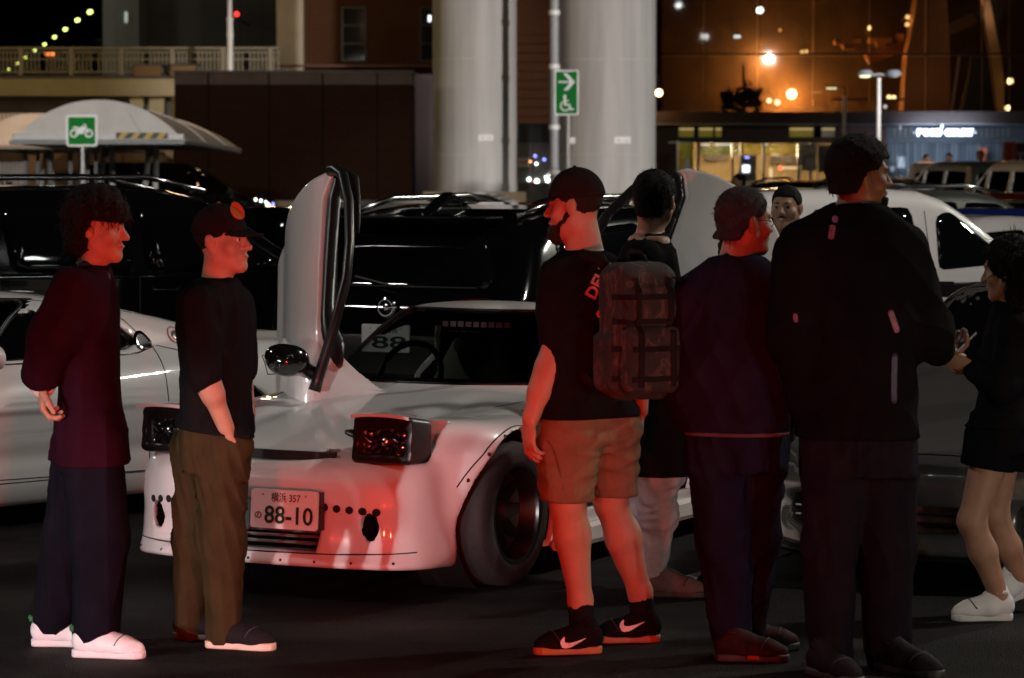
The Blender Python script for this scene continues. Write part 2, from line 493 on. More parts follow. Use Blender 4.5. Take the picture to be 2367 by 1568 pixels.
# ------------------------------------------------------------------ materials of the place
asphalt = mat("asphalt", (0.0030, 0.0026, 0.0026), rough=0.75, spec=0.12, var=0.6, color2=(0.018, 0.016, 0.015), vscale=48, bump=1.0, bscale=110)
def _asphalt_patches():
    nt = asphalt.node_tree; b = nt.nodes["Principled BSDF"]
    tc = next(n for n in nt.nodes if n.type == 'TEX_COORD')
    n = nt.nodes.new("ShaderNodeTexNoise"); n.inputs["Scale"].default_value = 0.9; n.inputs["Detail"].default_value = 7
    mp = nt.nodes.new("ShaderNodeMapping"); mp.inputs["Scale"].default_value = (0.5, 1.6, 1)
    nt.links.new(tc.outputs["Object"], mp.inputs[0]); nt.links.new(mp.outputs[0], n.inputs["Vector"])
    r = nt.nodes.new("ShaderNodeMapRange"); r.inputs[1].default_value = 0.35; r.inputs[2].default_value = 0.68
    r.inputs[3].default_value = 0.55; r.inputs[4].default_value = 0.9
    nt.links.new(n.outputs["Fac"], r.inputs[0]); nt.links.new(r.outputs[0], b.inputs["Roughness"])
_asphalt_patches()
concrete = mat("concrete", (0.42, 0.40, 0.37), rough=0.85, var=0.10, vscale=1.2, bump=0.15, bscale=30)
concrete_beige = mat("beige_concrete", (0.40, 0.33, 0.20), rough=0.85, var=0.12, vscale=0.8)
dark_concrete = mat("dark_concrete", (0.10, 0.095, 0.09), rough=0.9, var=0.2, vscale=2)
white_metal = mat("white_metal", (0.62, 0.61, 0.60), rough=0.45, var=0.06, vscale=9)
grey_metal = mat("grey_metal", (0.25, 0.26, 0.27), rough=0.5, var=0.1, vscale=9)
dark_metal = mat("dark_metal", (0.03, 0.03, 0.034), rough=0.45)
sign_green = mat("sign_green", (0.008, 0.20, 0.03), rough=0.6, spec=0.05, var=0.08, vscale=5)
sign_white = mat("sign_white", (0.74, 0.73, 0.72), rough=0.4)
black_paint = mat("black_paint", (0.012, 0.012, 0.012), rough=0.5)
yellow_paint = mat("yellow_paint", (0.55, 0.36, 0.03), rough=0.5)
fabric_roof = mat("white_canopy_cloth", (0.66, 0.63, 0.60), rough=0.7, var=0.09, vscale=2.5, bump=0.12, bscale=7)
warm_plaster = mat("warm_plaster", (0.52, 0.40, 0.28), rough=0.85, var=0.12, vscale=1.4)

def brick_mat(name, c1, c2, mortar, w, h):
    m = bpy.data.materials.new(name); m.use_nodes = True
    nt = m.node_tree; b = nt.nodes["Principled BSDF"]; b.inputs["Roughness"].default_value = 0.9; b.inputs["Specular IOR Level"].default_value = 0.08
    tc = nt.nodes.new("ShaderNodeTexCoord"); mp = nt.nodes.new("ShaderNodeMapping"); mp.inputs["Rotation"].default_value = (rad(90), 0, 0)
    br = nt.nodes.new("ShaderNodeTexBrick"); br.inputs["Color1"].default_value = (*c1, 1); br.inputs["Color2"].default_value = (*c2, 1); br.inputs["Mortar"].default_value = (*mortar, 1)
    br.inputs["Scale"].default_value = 1.0; br.inputs["Brick Width"].default_value = w; br.inputs["Row Height"].default_value = h; br.inputs["Mortar Size"].default_value = 0.012
    nt.links.new(tc.outputs["Object"], mp.inputs[0]); nt.links.new(mp.outputs[0], br.inputs["Vector"])
    nt.links.new(br.outputs["Color"], b.inputs["Base Color"])
    bp = nt.nodes.new("ShaderNodeBump"); bp.inputs["Strength"].default_value = 0.6; bp.inputs["Distance"].default_value = 0.01; bp.invert = True
    nt.links.new(br.outputs["Fac"], bp.inputs["Height"]); nt.links.new(bp.outputs[0], b.inputs["Normal"])
    return m
brick_dark = brick_mat("brown_brick", (0.034, 0.015, 0.0085), (0.028, 0.0125, 0.0075), (0.017, 0.009, 0.006), 0.30, 0.085)
brick_upper = brick_mat("red_brown_brick", (0.085, 0.034, 0.017), (0.075, 0.030, 0.015), (0.045, 0.022, 0.012), 0.30, 0.085)

def pbox(px0, py0, px1, py1, Y, depth, ch=0.0):
    """corners of a box whose front face spans the pixels at depth Y"""
    a, b = P(px0, py1, Y), P(px1, py0, Y)
    return (a[0], Y, a[2]), (b[0], Y + depth, b[2])

# ------------------------------------------------------------------ ground
g = MB().sheet([[(-500, -60, 0), (500, -60, 0)], [(-500, 900, 0), (500, 900, 0)]])
struct("ground", g, asphalt)
w = MB().box((PX(1300, 84), 84, -0.02), (45, 112, 0.32)); struct("pavement", w, dark_concrete)
w = MB().box((PX(1300, 84), 83.8, -0.02), (45, 83.999, 0.325)); struct("kerb", w, concrete)
w = MB().box((-30, 79.4, -0.02), (PX(1000, 79), 79.9, 0.14)); struct("kerb", w, concrete)
# worn bay lines on the asphalt
line_paint = mat("worn_line_paint", (0.20, 0.20, 0.19), rough=0.7, var=0.5, vscale=14)
lines = MB()
dx, dy = math.sin(rad(28)), math.cos(rad(28))
for x0 in (-8.2, -5.2, 0.55, 3.6, 6.6, 9.6):
    for (y0, L) in ((12.3, 5.0), (30.0, 5.0), (46.0, 5.0)):
        x1 = x0 + dx * L; y1 = y0 + dy * L; n_ = np.array([dy, -dx]) * 0.06
        lines.add([(x0-n_[0], y0-n_[1], 0.004), (x0+n_[0], y0+n_[1], 0.004), (x1+n_[0], y1+n_[1], 0.004), (x1-n_[0], y1-n_[1], 0.004)], [(0, 1, 2, 3)])
struct("bay_lines", lines, line_paint)

# ------------------------------------------------------------------ flyover piers
pier_conc = mat("streaked_pier_concrete", (0.36, 0.345, 0.33), rough=0.85, var=0.17, vscale=1.0, stretch=(2.2, 2.2, 0.16), bump=0.1, bscale=30)
def pier(px0, px1, Y, label, marks):
    xl, xr = PX(px0, Y), PX(px1, Y); c = 0.5*(xl+xr); r = 0.5*(xr-xl)
    t = thing("flyover_pier", label, "pier", (c, Y + r, 0), group="round flyover piers")
    m = MB().lathe([(r, 0.0), (r, 12.0)], (0, 0, 0), (0, 0, 1), 72)
    part("shaft", m, pier_conc, t, smooth=True)
    for z in (2.2, 5.1, 8.0):
        part("formwork_joint", MB().lathe([(r+0.001, z), (r+0.006, z+0.004), (r+0.006, z+0.03), (r+0.001, z+0.034)], (0, 0, 0), (0, 0, 1), 72), concrete, t, smooth=True)
    for (a, b_, py0, py1, txt) in marks:
        x0, x1 = PX(a, Y) - c, PX(b_, Y) - c; z0, z1 = PZ(py1, Y), PZ(py0, Y)
        xm = 0.5*(x0+x1); yy = -math.sqrt(max(r*r - xm*xm, 0.01)) - 0.03
        p = MB().box((x0, yy-0.03, z0), (x1, yy+0.25, z1)); o = part("number_plate", p, sign_white, t)
        tx = fit_text(txt, x0+0.07, x1-0.07, z0+0.05, z1-0.05, yy-0.034, bold=0.01)
        part("lettering", tx, mat("plate_ink", (0.16, 0.16, 0.16), 0.6), o)
    return t
pier(998, 1194, 88.0, "grey round pier left of the pipe, lamp shadow on its side", [(1106, 1140, 312, 326, "大ー21")])
t = pier(1290, 1521, 88.5, "wide grey round pier behind the wheelchair sign", [(1317, 1333, 318, 332, "21"), (1420, 1457, 317, 332, "大ー21")])
# drain pipe beside the wide pier
Yp = 86.0
t = thing("drain_pipe", "grey drain pipe running up beside the wide round pier", "pipe", (PX(1281, Yp), Yp, 0))
part("pipe", MB().tube([(0, 0, 0), (0, 0, 11)], 0.135, 14), grey_metal, t, smooth=40)
for py in (35, 160, 405, 300):
    z = PZ(py, Yp); part("pipe_bracket", MB().lathe([(0.14, z), (0.17, z), (0.17, z+0.14), (0.14, z+0.14)], (0, 0, 0), (0, 0, 1), 14), white_metal, t)

# ------------------------------------------------------------------ brick enclosure
Y = 80.0
lo, hi = pbox(405, 164, 950, 464, Y, 4.0)
t = thing("brick_enclosure", "long low brown brick enclosure with a grey coping behind the cars", "building", (lo[0], Y, 0))
def loc(lo_, hi_): return (lo_[0]-t.location.x, lo_[1]-t.location.y, lo_[2]), (hi_[0]-t.location.x, hi_[1]-t.location.y, hi_[2])
part("wall", MB().box(*loc(*pbox(405, 196, 950, 464, Y, 4.0))), brick_dark, t)
part("coping", MB().box(*loc(*pbox(403, 168, 952, 196, Y-0.04, 4.1))), mat("grey_coping", (0.07, 0.056, 0.050), 0.8, var=0.15, vscale=2), t)
part("cap", MB().box(*loc(*pbox(400, 163, 955, 168, Y-0.12, 4.3))), dark_concrete, t)
a, b_ = pbox(405, 464, 950, 500, Y-0.05, 4.1)
part("plinth", MB().box(*loc((a[0], a[1], 0), b_)), concrete, t)
for px in (482, 622, 746, 872):
    part("joint", MB().box(*loc(*pbox(px-1.2, 168, px+1.2, 464, Y-0.055, 0.06))), mat("course_joint", (0.016, 0.009, 0.006), 0.95, spec=0.05), t)
for i in range(28):
    py = 201 + i * 9.4
    part("brick_course", MB().box(*loc(*pbox(406, py, 949, py+1.1, Y-0.015, 0.05))), mat("course_joint", (0.028, 0.017, 0.012), 0.9), t)
# lit floor sign at the wall
t = thing("lit_sign_box", "small glowing white sign box at the foot of the brick wall", "sign", (PX(914, 78.5), 78.5, 0))
z0, z1 = PZ(488, 78.5), PZ(465, 78.5)
part("case", MB().box((-0.36, 0.02, z0-0.05), (0.36, 0.22, z1+0.05)), grey_metal, t)
part("lit_face", MB().box((-0.335, -0.02, z0), (0.335, 0.018, z1)), emis("sign_glow", (0.85, 1.0, 0.72), 6.0), t)
part("leg", MB().box((-0.3, 0.05, 0), (-0.24, 0.15, z0-0.05)), grey_metal, t)
part("leg", MB().box((0.24, 0.05, 0), (0.3, 0.15, z0-0.05)), grey_metal, t)
part("side_lamp", MB().lathe([(0.001, 0), (0.06, 0.03), (0.06, 0.1), (0.001, 0.13)], (-0.42, 0.0, z1-0.16), (0, 0, 1), 12), emis("sign_glow", (0.85, 1.0, 0.72), 6.0), t)

# ------------------------------------------------------------------ concrete barriers at the pier foot
Y = 79.0
t = thing("concrete_barrier", "stained concrete barrier with pale panels round the pier foot", "barrier", (PX(1090, Y), Y, 0))
part("top_beam", MB().box(*loc(*pbox(978, 444, 1216, 470, Y, 0.5))), concrete_beige, t)
for (a, b_) in ((979, 1010), (1051, 1143)):
    part("pale_block", MB().box(*loc(*pbox(a, 447, b_, 468, Y-0.04, 0.05))), mat("mossy_white", (0.50, 0.53, 0.40), 0.8, var=0.3, vscale=3), t)
lo, hi = pbox(940, 472, 1216, 505, Y+0.1, 0.4); part("lower_beam", MB().box(*loc((lo[0], lo[1], 0), hi)), dark_concrete, t)
for (a, b_) in ((946, 988), (1038, 1122), (1160, 1212)):
    part("pale_block", MB().box(*loc(*pbox(a, 474, b_, 502, Y+0.05, 0.08))), mat("panel_white", (0.46, 0.50, 0.47), 0.7, var=0.12, vscale=3, stretch=(1, 1, 6)), t)
for i, px in enumerate((742, 1035, 1118)):
    Yc = 76.0; t2 = thing("marker_post", ["short white marker post by the brick wall plinth", "short white marker post left before the pier barrier", "short white marker post right before the pier barrier"][i], "bollard", (PX(px, Yc), Yc, 0), group="white marker posts")
    part("post", MB().lathe([(0.06, 0), (0.055, 0.5), (0.03, 0.72), (0.001, 0.74)], (0, 0, 0), (0, 0, 1), 10), sign_white, t2, smooth=True)
    part("foot", MB().lathe([(0.001, 0.03), (0.14, 0.03), (0.15, 0.0)], (0, 0, 0), (0, 0, 1), 12), dark_metal, t2)

# ------------------------------------------------------------------ tall brick building behind
Y = 104.0
t = thing("brick_building", "tall red-brown brick building with narrow dark windows behind the piers", "building", (PX(705, Y), Y, 0))
lo, hi = pbox(705, 0, 1530, 150, Y, 12); part("wall", MB().box(*loc((lo[0], lo[1], 0), (hi[0], hi[1], 14))), brick_upper, t)
part("pilaster", MB().box(*loc((PX(645, Y), Y-0.8, 0), (PX(705, Y), Y+11, 14))), mat("pale_tile", (0.40, 0.33, 0.25), 0.7, var=0.08, vscale=1.5), t)
part("ledge", MB().box(*loc(*pbox(640, 150, 1000, 155, Y-0.9, 0.9))), mat("dark_red_ledge", (0.10, 0.03, 0.02), 0.6), t)
for (a, b_) in ((793, 843), (973, 1003)):
    f_ = part("window", MB().box(*loc(*pbox(a-3, 16, b_+3, 142, Y-0.06, 0.05))), dark_metal, t)
    o = part("pane", MB().box(*loc(*pbox(a, 19, b_, 139, Y-0.085, 0.02))), mat("night_glass", (0.006, 0.006, 0.007), 0.06), f_)
    for py in (58, 100):
        part("glazing_bar", MB().box(*loc(*pbox(a, py, b_, py+2, Y-0.11, 0.02))), dark_metal, f_)
part("hanging_light", MB().box(*loc(*pbox(990, 36, 996, 50, Y-0.2, 0.05))), emis("cool_glow", (0.9, 0.95, 1.0), 3.0), t)
# dark gap right of the enclosure, its shade a dark panel; kiosk beyond
part("gap_shade_panel", MB().box(*loc(*pbox(953, 172, 1003, 470, Y-20.5, 0.3))), mat("gap_shade_brown", (0.035, 0.02, 0.02), 0.7), t)
for i in range(10):
    py = 80 + i * 21; part("brick_course", MB().box(*loc(*pbox(1195, py, 1272, py+2, Y-0.02, 0.05))), mat("course_joint", (0.028, 0.017, 0.012), 0.9), t)
Y = 92.0
t = thing("smoking_kiosk", "glazed kiosk between the piers with coloured car-light reflections put on its glass", "kiosk", (PX(1196, Y), Y, 0))
part("frame", MB().box(*loc(*pbox(1188, 285, 1300, 330, Y-0.1, 0.4))), dark_metal, t)
lo, hi = pbox(1188, 423, 1300, 470, Y-0.1, 0.4); part("base", MB().box(*loc((lo[0], lo[1], 0), hi)), dark_concrete, t)
for (a, b_) in ((1192, 1231), (1233, 1270), (1272, 1296)):
    part("pane", MB().box(*loc(*pbox(a, 330, b_, 423, Y, 0.04))), mat("kiosk_glass", (0.20, 0.20, 0.19), 0.15), t)
p = part("notice", MB().box(*loc(*pbox(1198, 366, 1224, 386, Y-0.05, 0.03))), sign_white, t)
for i in range(3):
    part("red_character", fit_text("禁煙席"[i], *(v - t.location.x for v in (PX(1200.5+i*7.5, Y), PX(1206.5+i*7.5, Y))), PZ(381, Y), PZ(370, Y), -0.056, bold=0.02), mat("red_ink", (0.5, 0.03, 0.02), 0.5), p)
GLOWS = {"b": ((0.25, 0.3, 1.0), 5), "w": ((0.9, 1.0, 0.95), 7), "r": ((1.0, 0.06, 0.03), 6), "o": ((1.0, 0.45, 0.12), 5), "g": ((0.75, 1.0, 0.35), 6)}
for (px, py, c, sz) in ((1237, 361, "b", 3), (1258, 369, "b", 3), (1240, 379, "w", 3), (1226, 374, "o", 2.5), (1234, 427-2, "r", 3), (1223, 415, "w", 4), (1241, 419, "w", 5), (1266, 417, "w", 5), (1270, 404, "w", 3), (1262, 410, "w", 3)):  # mirrored car lights put on the panes as glowing discs
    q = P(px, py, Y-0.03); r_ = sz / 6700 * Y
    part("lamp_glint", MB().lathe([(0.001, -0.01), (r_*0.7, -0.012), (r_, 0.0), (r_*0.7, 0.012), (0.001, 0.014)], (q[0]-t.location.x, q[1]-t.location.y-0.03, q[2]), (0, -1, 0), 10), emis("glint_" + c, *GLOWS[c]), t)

# ------------------------------------------------------------------ bridge on the left with railing
Y = 95.0
t = thing("footbridge", "beige concrete bridge with a barred metal railing at the left", "bridge", (PX(-120, Y), Y, 0))
part("girder", MB().box(*loc(*pbox(-160, 182, 405, 222, Y, 5))), concrete_beige, t)
part("deck_edge", MB().box(*loc(*pbox(-160, 174, 412, 182, Y-0.12, 5.2))), dark_concrete, t)
part("deck", MB().box(*loc(*pbox(405, 160, 660, 182, Y+0.5, 5))), dark_concrete, t)
rail_m = mat("railing_beige", (0.26, 0.22, 0.15), 0.5)
part("top_rail", MB().box(*loc(*pbox(-160, 109, 645, 114, Y, 0.12))), rail_m, t)
part("middle_rail", MB().box(*loc(*pbox(-160, 119, 645, 122, Y+0.02, 0.08))), rail_m, t)
part("middle_rail", MB().box(*loc(*pbox(-160, 136, 645, 138.5, Y+0.02, 0.08))), rail_m, t)
part("bottom_rail", MB().box(*loc(*pbox(-160, 166, 645, 169, Y+0.02, 0.08))), rail_m, t)
lo, hi = pbox(0, 119, 2.6, 169, Y+0.03, 0.05); bm_ = MB().box((0, 0, lo[2]), (hi[0]-lo[0], 0.05, hi[2])).mesh("baluster", rail_m)
px = -20.0
while px < 645:
    if (px + 20) % 117 < 9: px += 9.2; continue
    o = link("baluster", bm_, t); o.location = (PX(px, Y) - t.location.x, 0.03, 0); px += 9.2
lo, hi = pbox(0, 112, 8, 176, Y-0.02, 0.14); pm_ = MB().box((0, 0, lo[2]), (hi[0]-lo[0], 0.14, hi[2])).mesh("post", rail_m)
for px in (-20, 45, 162, 279, 395, 512, 622):
    o = link("post", pm_, t); o.location = (PX(px, Y) - t.location.x, -0.02, 0)
for (a, b_) in ((310, 372), (396, 455)):
    part("cover_plate", MB().box(*loc(*pbox(a, 152, b_, 176, Y-0.4, 0.2))), mat("brown_plate", (0.20, 0.11, 0.045), 0.6), t)
    part("cover_frame", MB().box(*loc(*pbox(a-6, 148, b_+6, 152, Y-0.45, 0.3))), dark_metal, t)
for (a, b_) in ((300, 330), (345, 378), (396, 404)):
    lo, hi = pbox(a, 222, b_, 262, Y+1, 0.8); part("bridge_leg", MB().box(*loc((lo[0], lo[1], 0), hi)), concrete_beige, t)
lo, hi = pbox(-160, 222, 405, 270, Y+4, 0.8); part("abutment", MB().box(*loc((lo[0], lo[1], 0), hi)), dark_concrete, t)

# concrete tower and dark block behind the bridge
Y = 112.0
t = thing("concrete_pylon", "pale square concrete pylon rising behind the bridge railing", "pylon", (PX(230, Y), Y, 0))
xl, xm, xr = PX(219, Y), PX(241, Y), PX(312, Y)
part("shaft", MB().add([(xl-t.location.x, 2.5, 0), (xm-t.location.x, 0, 0), (xr-t.location.x, 1.5, 0), (xr-t.location.x, 4.5, 0), (xl-t.location.x, 2.5, 16), (xm-t.location.x, 0, 16), (xr-t.location.x, 1.5, 16), (xr-t.location.x, 4.5, 16)],
     [(0, 1, 5, 4), (1, 2, 6, 5), (2, 3, 7, 6), (3, 0, 4, 7), (4, 5, 6, 7)]), mat("pale_grey_concrete", (0.36, 0.36, 0.34), 0.8, var=0.1, vscale=1), t)
part("wall_light", MB().box(*loc(*pbox(288, 28, 294, 52, Y+0.9, 0.2))), emis("dim_white", (0.9, 1.0, 0.85), 0.5), t)
t = thing("dark_block", "unlit dark grey block behind the white lamp pole", "building", (PX(312, Y+4), Y+4, 0))
lo, hi = pbox(300, 0, 720, 105, Y+4, 10); part("wall", MB().box(*loc((lo[0], lo[1], 0), (hi[0], hi[1], 16))), mat("unlit_cladding", (0.09, 0.085, 0.085), 0.7, var=0.1, vscale=0.6), t)
for px in (392, 470, 555, 605): part("panel_joint", MB().box(*loc(*pbox(px, 0, px+1.5, 105, Y+3.98, 0.05))), dark_metal, t)
part("panel_joint", MB().box(*loc(*pbox(312, 70, 720, 71.5, Y+3.98, 0.05))), dark_metal, t)
q = P(547, 33, 110)
t = thing("warning_light", "round red aviation light beside the white lamp pole", "lamp", tuple(q))
part("lens", MB().lathe([(0.001, -0.09), (0.07, -0.06), (0.09, 0), (0.07, 0.06), (0.001, 0.09)], (0, 0, 0), (0, 0, 1), 14), emis("red_glow", (1.0, 0.03, 0.02), 5.0), t)
part("bracket", MB().box((-0.03, 0.05, -0.2), (0.03, 5.5, -0.14)), dark_metal, t)
Y = 93.0
t = thing("lamp_pole", "slim white pole standing in front of the bridge railing", "pole", (PX(533, Y), Y, 0))
part("lower_tube", MB().tube([(0, 0, 0), (0, 0, PZ(48, Y))], 0.092, 12), sign_white, t, smooth=40)
part("upper_tube", MB().tube([(0, 0, PZ(48, Y)), (0, 0, 11.5)], 0.07, 12), sign_white, t, smooth=40)
for py in (48, 84): part("collar", MB().lathe([(0.08, 0), (0.115, 0), (0.115, 0.09), (0.08, 0.09)], (0, 0, PZ(py, Y)), (0, 0, 1), 12), sign_white, t)

# elevated ramp with its row of street lamps
lampxy = [(208, 28, 165), (179, 47, 190), (151, 68, 215), (126, 86, 242), (103, 103, 270), (80, 117, 300), (59, 133, 335), (40, 147, 370), (19, 161, 410)]
ramp = MB(); rows = []
for (px, py, Y) in [(232, 60, 140)] + lampxy + [(-30, 190, 480)]:
    a = P(px + 14, py + 62 * 165 / Y, Y)
    rows.append([a + (0, 0, 0), a + (0, 0, -1.0), a + (6, 4, -1.0), a + (6, 4, 0)])
R_ = np.array(rows); ramp.sheet(R_); ramp.sheet(np.stack([R_[:, 3], R_[:, 0]], 1))
struct("elevated_road", ramp, concrete)
ordn = ["nearest", "second", "third", "fourth", "fifth", "sixth", "seventh", "eighth", "farthest"]
for i, (px, py, Y) in enumerate(lampxy):
    q = P(px, py, Y)
    t = thing("street_lamp", f"yellow-green street lamp on the elevated road, {ordn[i]} of the row", "street lamp", tuple(q), group="street lamps along the elevated road")
    part("lamp_head", MB().lathe([(0.001, -0.15), (0.07, -0.12), (0.11, 0), (0.07, 0.12), (0.001, 0.15)], (0, 0, 0), (1, 0, 0.35), 12), emis("street_lamp_glow", (0.83, 1.0, 0.22), 5.5), t)
    part("pole", MB().tube([(-0.1, 0.1, 0.1), (-0.9, 0.1, 0.0), (-1.0, 0.1, -0.6), (-1.0, 0.1, -2.4)], 0.05, 6), dark_metal, t)
q = P(115, 125, 150)
t = thing("distant_truck_light", "pair of orange lights of a vehicle beyond the bridge railing", "light", tuple(q))
for dx_ in (-0.12, 0.12): part("lens", MB().lathe([(0.001, -0.1), (0.1, -0.05), (0.1, 0.05), (0.001, 0.1)], (dx_, 0, 0), (0, 0, 1), 10), emis("orange_red_glow", (1.0, 0.22, 0.05), 4.0), t)
part("housing", MB().box((-0.3, 0.12, -0.16), (0.3, 0.4, 0.16)), dark_metal, t)

# ------------------------------------------------------------------ motorcycle shelter
def shelter(label, off, Y0=54.0, Y1=66.0, stripes=True):
    ox, oy = off
    def row(s):
        Yr = Y0 + (Y1 - Y0) * s
        xl = PX(35, Y0) + (PX(205, Y1) - PX(35, Y0)) * s; xr = PX(422, Y0) + (PX(553, Y1) - PX(422, Y0)) * s
        ze = PZ(322, Y0) + (PZ(345, Y1) - PZ(322, Y0)) * s; rise = (PZ(231, Y0) - PZ(322, Y0)) * (1 - 0.18 * s)
        pts = []
        for k in range(25):
            u = k / 24; a = math.pi * u
            pts.append((xl + (xr - xl) * (0.5 - 0.5 * math.cos(a) * (0.35 + 0.65 * abs(math.cos(a)) ** 0.3) if 0 else u), Yr, ze + rise * (1 - abs(2*u - 1) ** 2.15) ** 0.92))
        return pts
    base = np.array([PX(230, Y0), Y0, 0])
    t = thing("motorcycle_shelter", label, "shelter", tuple(base + (ox, oy, 0)), group="motorcycle shelters")
    G = np.array([row(s) for s in np.linspace(0, 1, 9)]) - base
    roof = MB().sheet(G[:, ::-1])
    n = 25
    for R in (G[0], ):
        low = R.copy(); low[:, 2] = R[0, 2]; roof.sheet(np.stack([low, R]))
    part("canopy", roof, fabric_roof, t, smooth=50)
    und = G[:, [0, -1]].copy(); und[:, :, 2] -= 0.03
    part("underside", MB().sheet(und), grey_metal, t)
    a, b_ = G[0, 0], G[0, -1]; c, d = G[-1, 0], G[-1, -1]
    part("front_beam", MB().box((a[0]-0.04, -0.06, a[2]-0.02), (b_[0]+0.04, 0.05, a[2]+0.10), ch=0.02), white_metal, t)
    part("gutter", MB().box((a[0]-0.10, -0.09, a[2]-0.10), (b_[0]+0.06, 0.08, a[2]-0.025), ch=0.02), grey_metal, t)
    part("side_beam", MB().tube([b_ + (0, 0, -0.03), d + (0, 0, -0.03)], 0.06, 8), white_metal, t)
    part("side_beam", MB().tube([a + (0, 0, -0.03), c + (0, 0, -0.03)], 0.06, 8), white_metal, t)
    for k in (3, 6): part("seam_rib", MB().tube(list(G[k] + (0, 0, 0.012)), 0.02, 6), fabric_roof, t)
    part("gable_seam", MB().tube([(PX(300, Y0)-base[0], -0.02, PZ(262, Y0)), (PX(327, Y0)-base[0], -0.02, PZ(308, Y0))], 0.012, 5), white_metal, t)
    if stripes:
        x0, x1 = PX(270, Y0) - base[0], PX(389, Y0) - base[0]; z0, z1 = PZ(321, Y0), PZ(307, Y0)
        b0 = part("hazard_board", MB().box((x0, -0.085, z0), (x1, -0.064, z1)), black_paint, t)
        n = 4; w_ = (x1 - x0) / n
        for k in range(n):
            xa = x0 + k * w_ + 0.02
            part("yellow_stripe", MB().prism([(xa, z0), (xa + w_*0.48, z0), (xa + w_*0.48 + 0.10, z1), (xa + 0.10, z1)] if k < n-0 else [], -0.092, -0.086), yellow_paint, b0)
    for (pa, pya, pb, pyb) in ((244, 345, 234, 417), (259, 334, 260, 427), (346, 350, 337, 429), (361, 334, 360, 429)):
        Yq = 58.0; A = P(pa, pya, Yq) - base; Bq = P(pb, pyb, Yq) - base
        s = (0 - A[2]) / (Bq[2] - A[2]); G0 = A + (Bq - A) * s
        part("post", MB().tube([A + (0, 0, 0.12), G0], 0.058, 10), white_metal, t, smooth=40)
    for px in (240, 342): part("bracket", MB().box(*[tuple(v - base) for v in (np.array(pbox(px-6, 345, px+10, 362, 57.9, 0.3)[0]), np.array(pbox(px-6, 345, px+10, 362, 57.9, 0.3)[1]))]), grey_metal, t)
    return t
shelter("white barrel-roofed motorcycle shelter with yellow and black edge stripes", (0, 0))
shelter("second curved shelter roof in orange light behind the striped one", (-3.3, 13.2), stripes=False)
# lit wall and metal fence behind the shelter
Y = 70.0
t = thing("plaster_wall", "plaster wall glowing orange behind the motorcycle shelter", "wall", (PX(-80, Y+11), Y+11, 0))
Yw = Y + 11
lo, hi = pbox(-140, 300, 400, 500, Yw, 0.4); part("panel", MB().box(*loc((lo[0], lo[1], 0), hi)), warm_plaster, t)
for px in (158, 222, 283, 340): part("panel_joint", MB().box(*loc(*pbox(px, 300, px+1.5, 500, Yw-0.02, 0.03))), mat("joint_brown", (0.2, 0.13, 0.09), 0.8), t)
Y = 69.5
t = thing("metal_fence", "white barred fence before the orange plaster wall", "fence", (PX(-40, Y), Y, 0))
part("top_rail", MB().box(*loc(*pbox(-60, 333, 240, 338, Y, 0.05))), white_metal, t)
part("bottom_rail", MB().box(*loc(*pbox(-60, 500, 240, 505, Y, 0.05))), white_metal, t)
for i, px in enumerate((-40, -26, -12, 0, 9, 18, 27, 36, 45, 53)):
    part("bar", MB().box(*loc(*pbox(px, 262, px+3.0, 520, Y+0.06, 0.04))), white_metal, t)
for px in (60, 88, 116, 163, 194, 222):
    lo, hi = pbox(px-3.0, 333, px+3.0, 560, Y-0.08, 0.07); part("bar", MB().box(*loc((lo[0], lo[1], 0), hi)), grey_metal, t)
# dark bush at the far left
Y = 42.0
rng = random.Random(5)
t = thing("clipped_shrub", "small dark round shrub at the left edge before the fence", "shrub", (PX(4, Y), Y, 0))
lf = MB()
for k in range(420):
    a, b2 = rng.uniform(0, 2*math.pi), math.acos(rng.uniform(-1, 1)); r_ = 0.62 * rng.uniform(0.72, 1.0)
    c = np.array([r_*0.55*math.sin(b2)*math.cos(a), r_*0.55*math.sin(b2)*math.sin(a), 1.06 + r_*math.cos(b2)])
    u = nrm([rng.gauss(0, 1) for _ in range(3)]); w_ = nrm(np.cross(u, [rng.gauss(0, 1) for _ in range(3)])); s = rng.uniform(0.03, 0.06)
    lf.add([c - u*s, c + w_*s*0.6, c + u*s, c - w_*s*0.6], [(0, 1, 2, 3)])
part("crown", lf, mat("dark_leaf", (0.03, 0.045, 0.018), 0.7), t)
part("stem", MB().tube([(0, 0, 0), (0.02, 0, 1.0)], [0.05, 0.03], 7), mat("bark", (0.08, 0.055, 0.035), 0.9), t)

# ------------------------------------------------------------------ green signs
def sign_board(label, px0, py0, px1, py1, Y, ground_px):
    a, b_ = P(px0, py1, Y), P(px1, py0, Y); c = 0.5*(a[0]+b_[0])
    t = thing("parking_sign", label, "sign", (c, Y, 0), group="green parking signs")
    x0, x1, z0, z1 = a[0]-c, b_[0]-c, a[2], b_[2]; w_ = x1 - x0
    part("board", MB().prism(rrect(x0, x1, z0, z1, w_*0.1), 0, 0.03), sign_white, t)
    part("green_field", MB().prism(rrect(x0+w_*0.07, x1-w_*0.07, z0+w_*0.07, z1-w_*0.07, w_*0.03), -0.006, -0.002), sign_green, t)
    gx = PX(ground_px, Y) - c
    part("pole", MB().tube([(gx, 0.07, 0), (gx, 0.07, z1 - 0.1)], 0.032, 10), white_metal, t, smooth=40)
    part("pole_clamp", MB().box((gx-0.06, 0.035, z0+0.1), (gx+0.06, 0.12, z0+0.16)), grey_metal, t)
    return t, x0, x1, z0, z1
t, x0, x1, z0, z1 = sign_board("square green sign with a white motorcycle on a thin pole", 153, 266, 225, 339, 50.0, 190)
S = (x1 - x0); cx, cz = 0.5*(x0+x1), 0.5*(z0+z1)
m = MB(); yv = -0.010
def U(pts): return [(cx + (u-0.5)*S, cz + (v-0.5)*S) for u, v in pts]
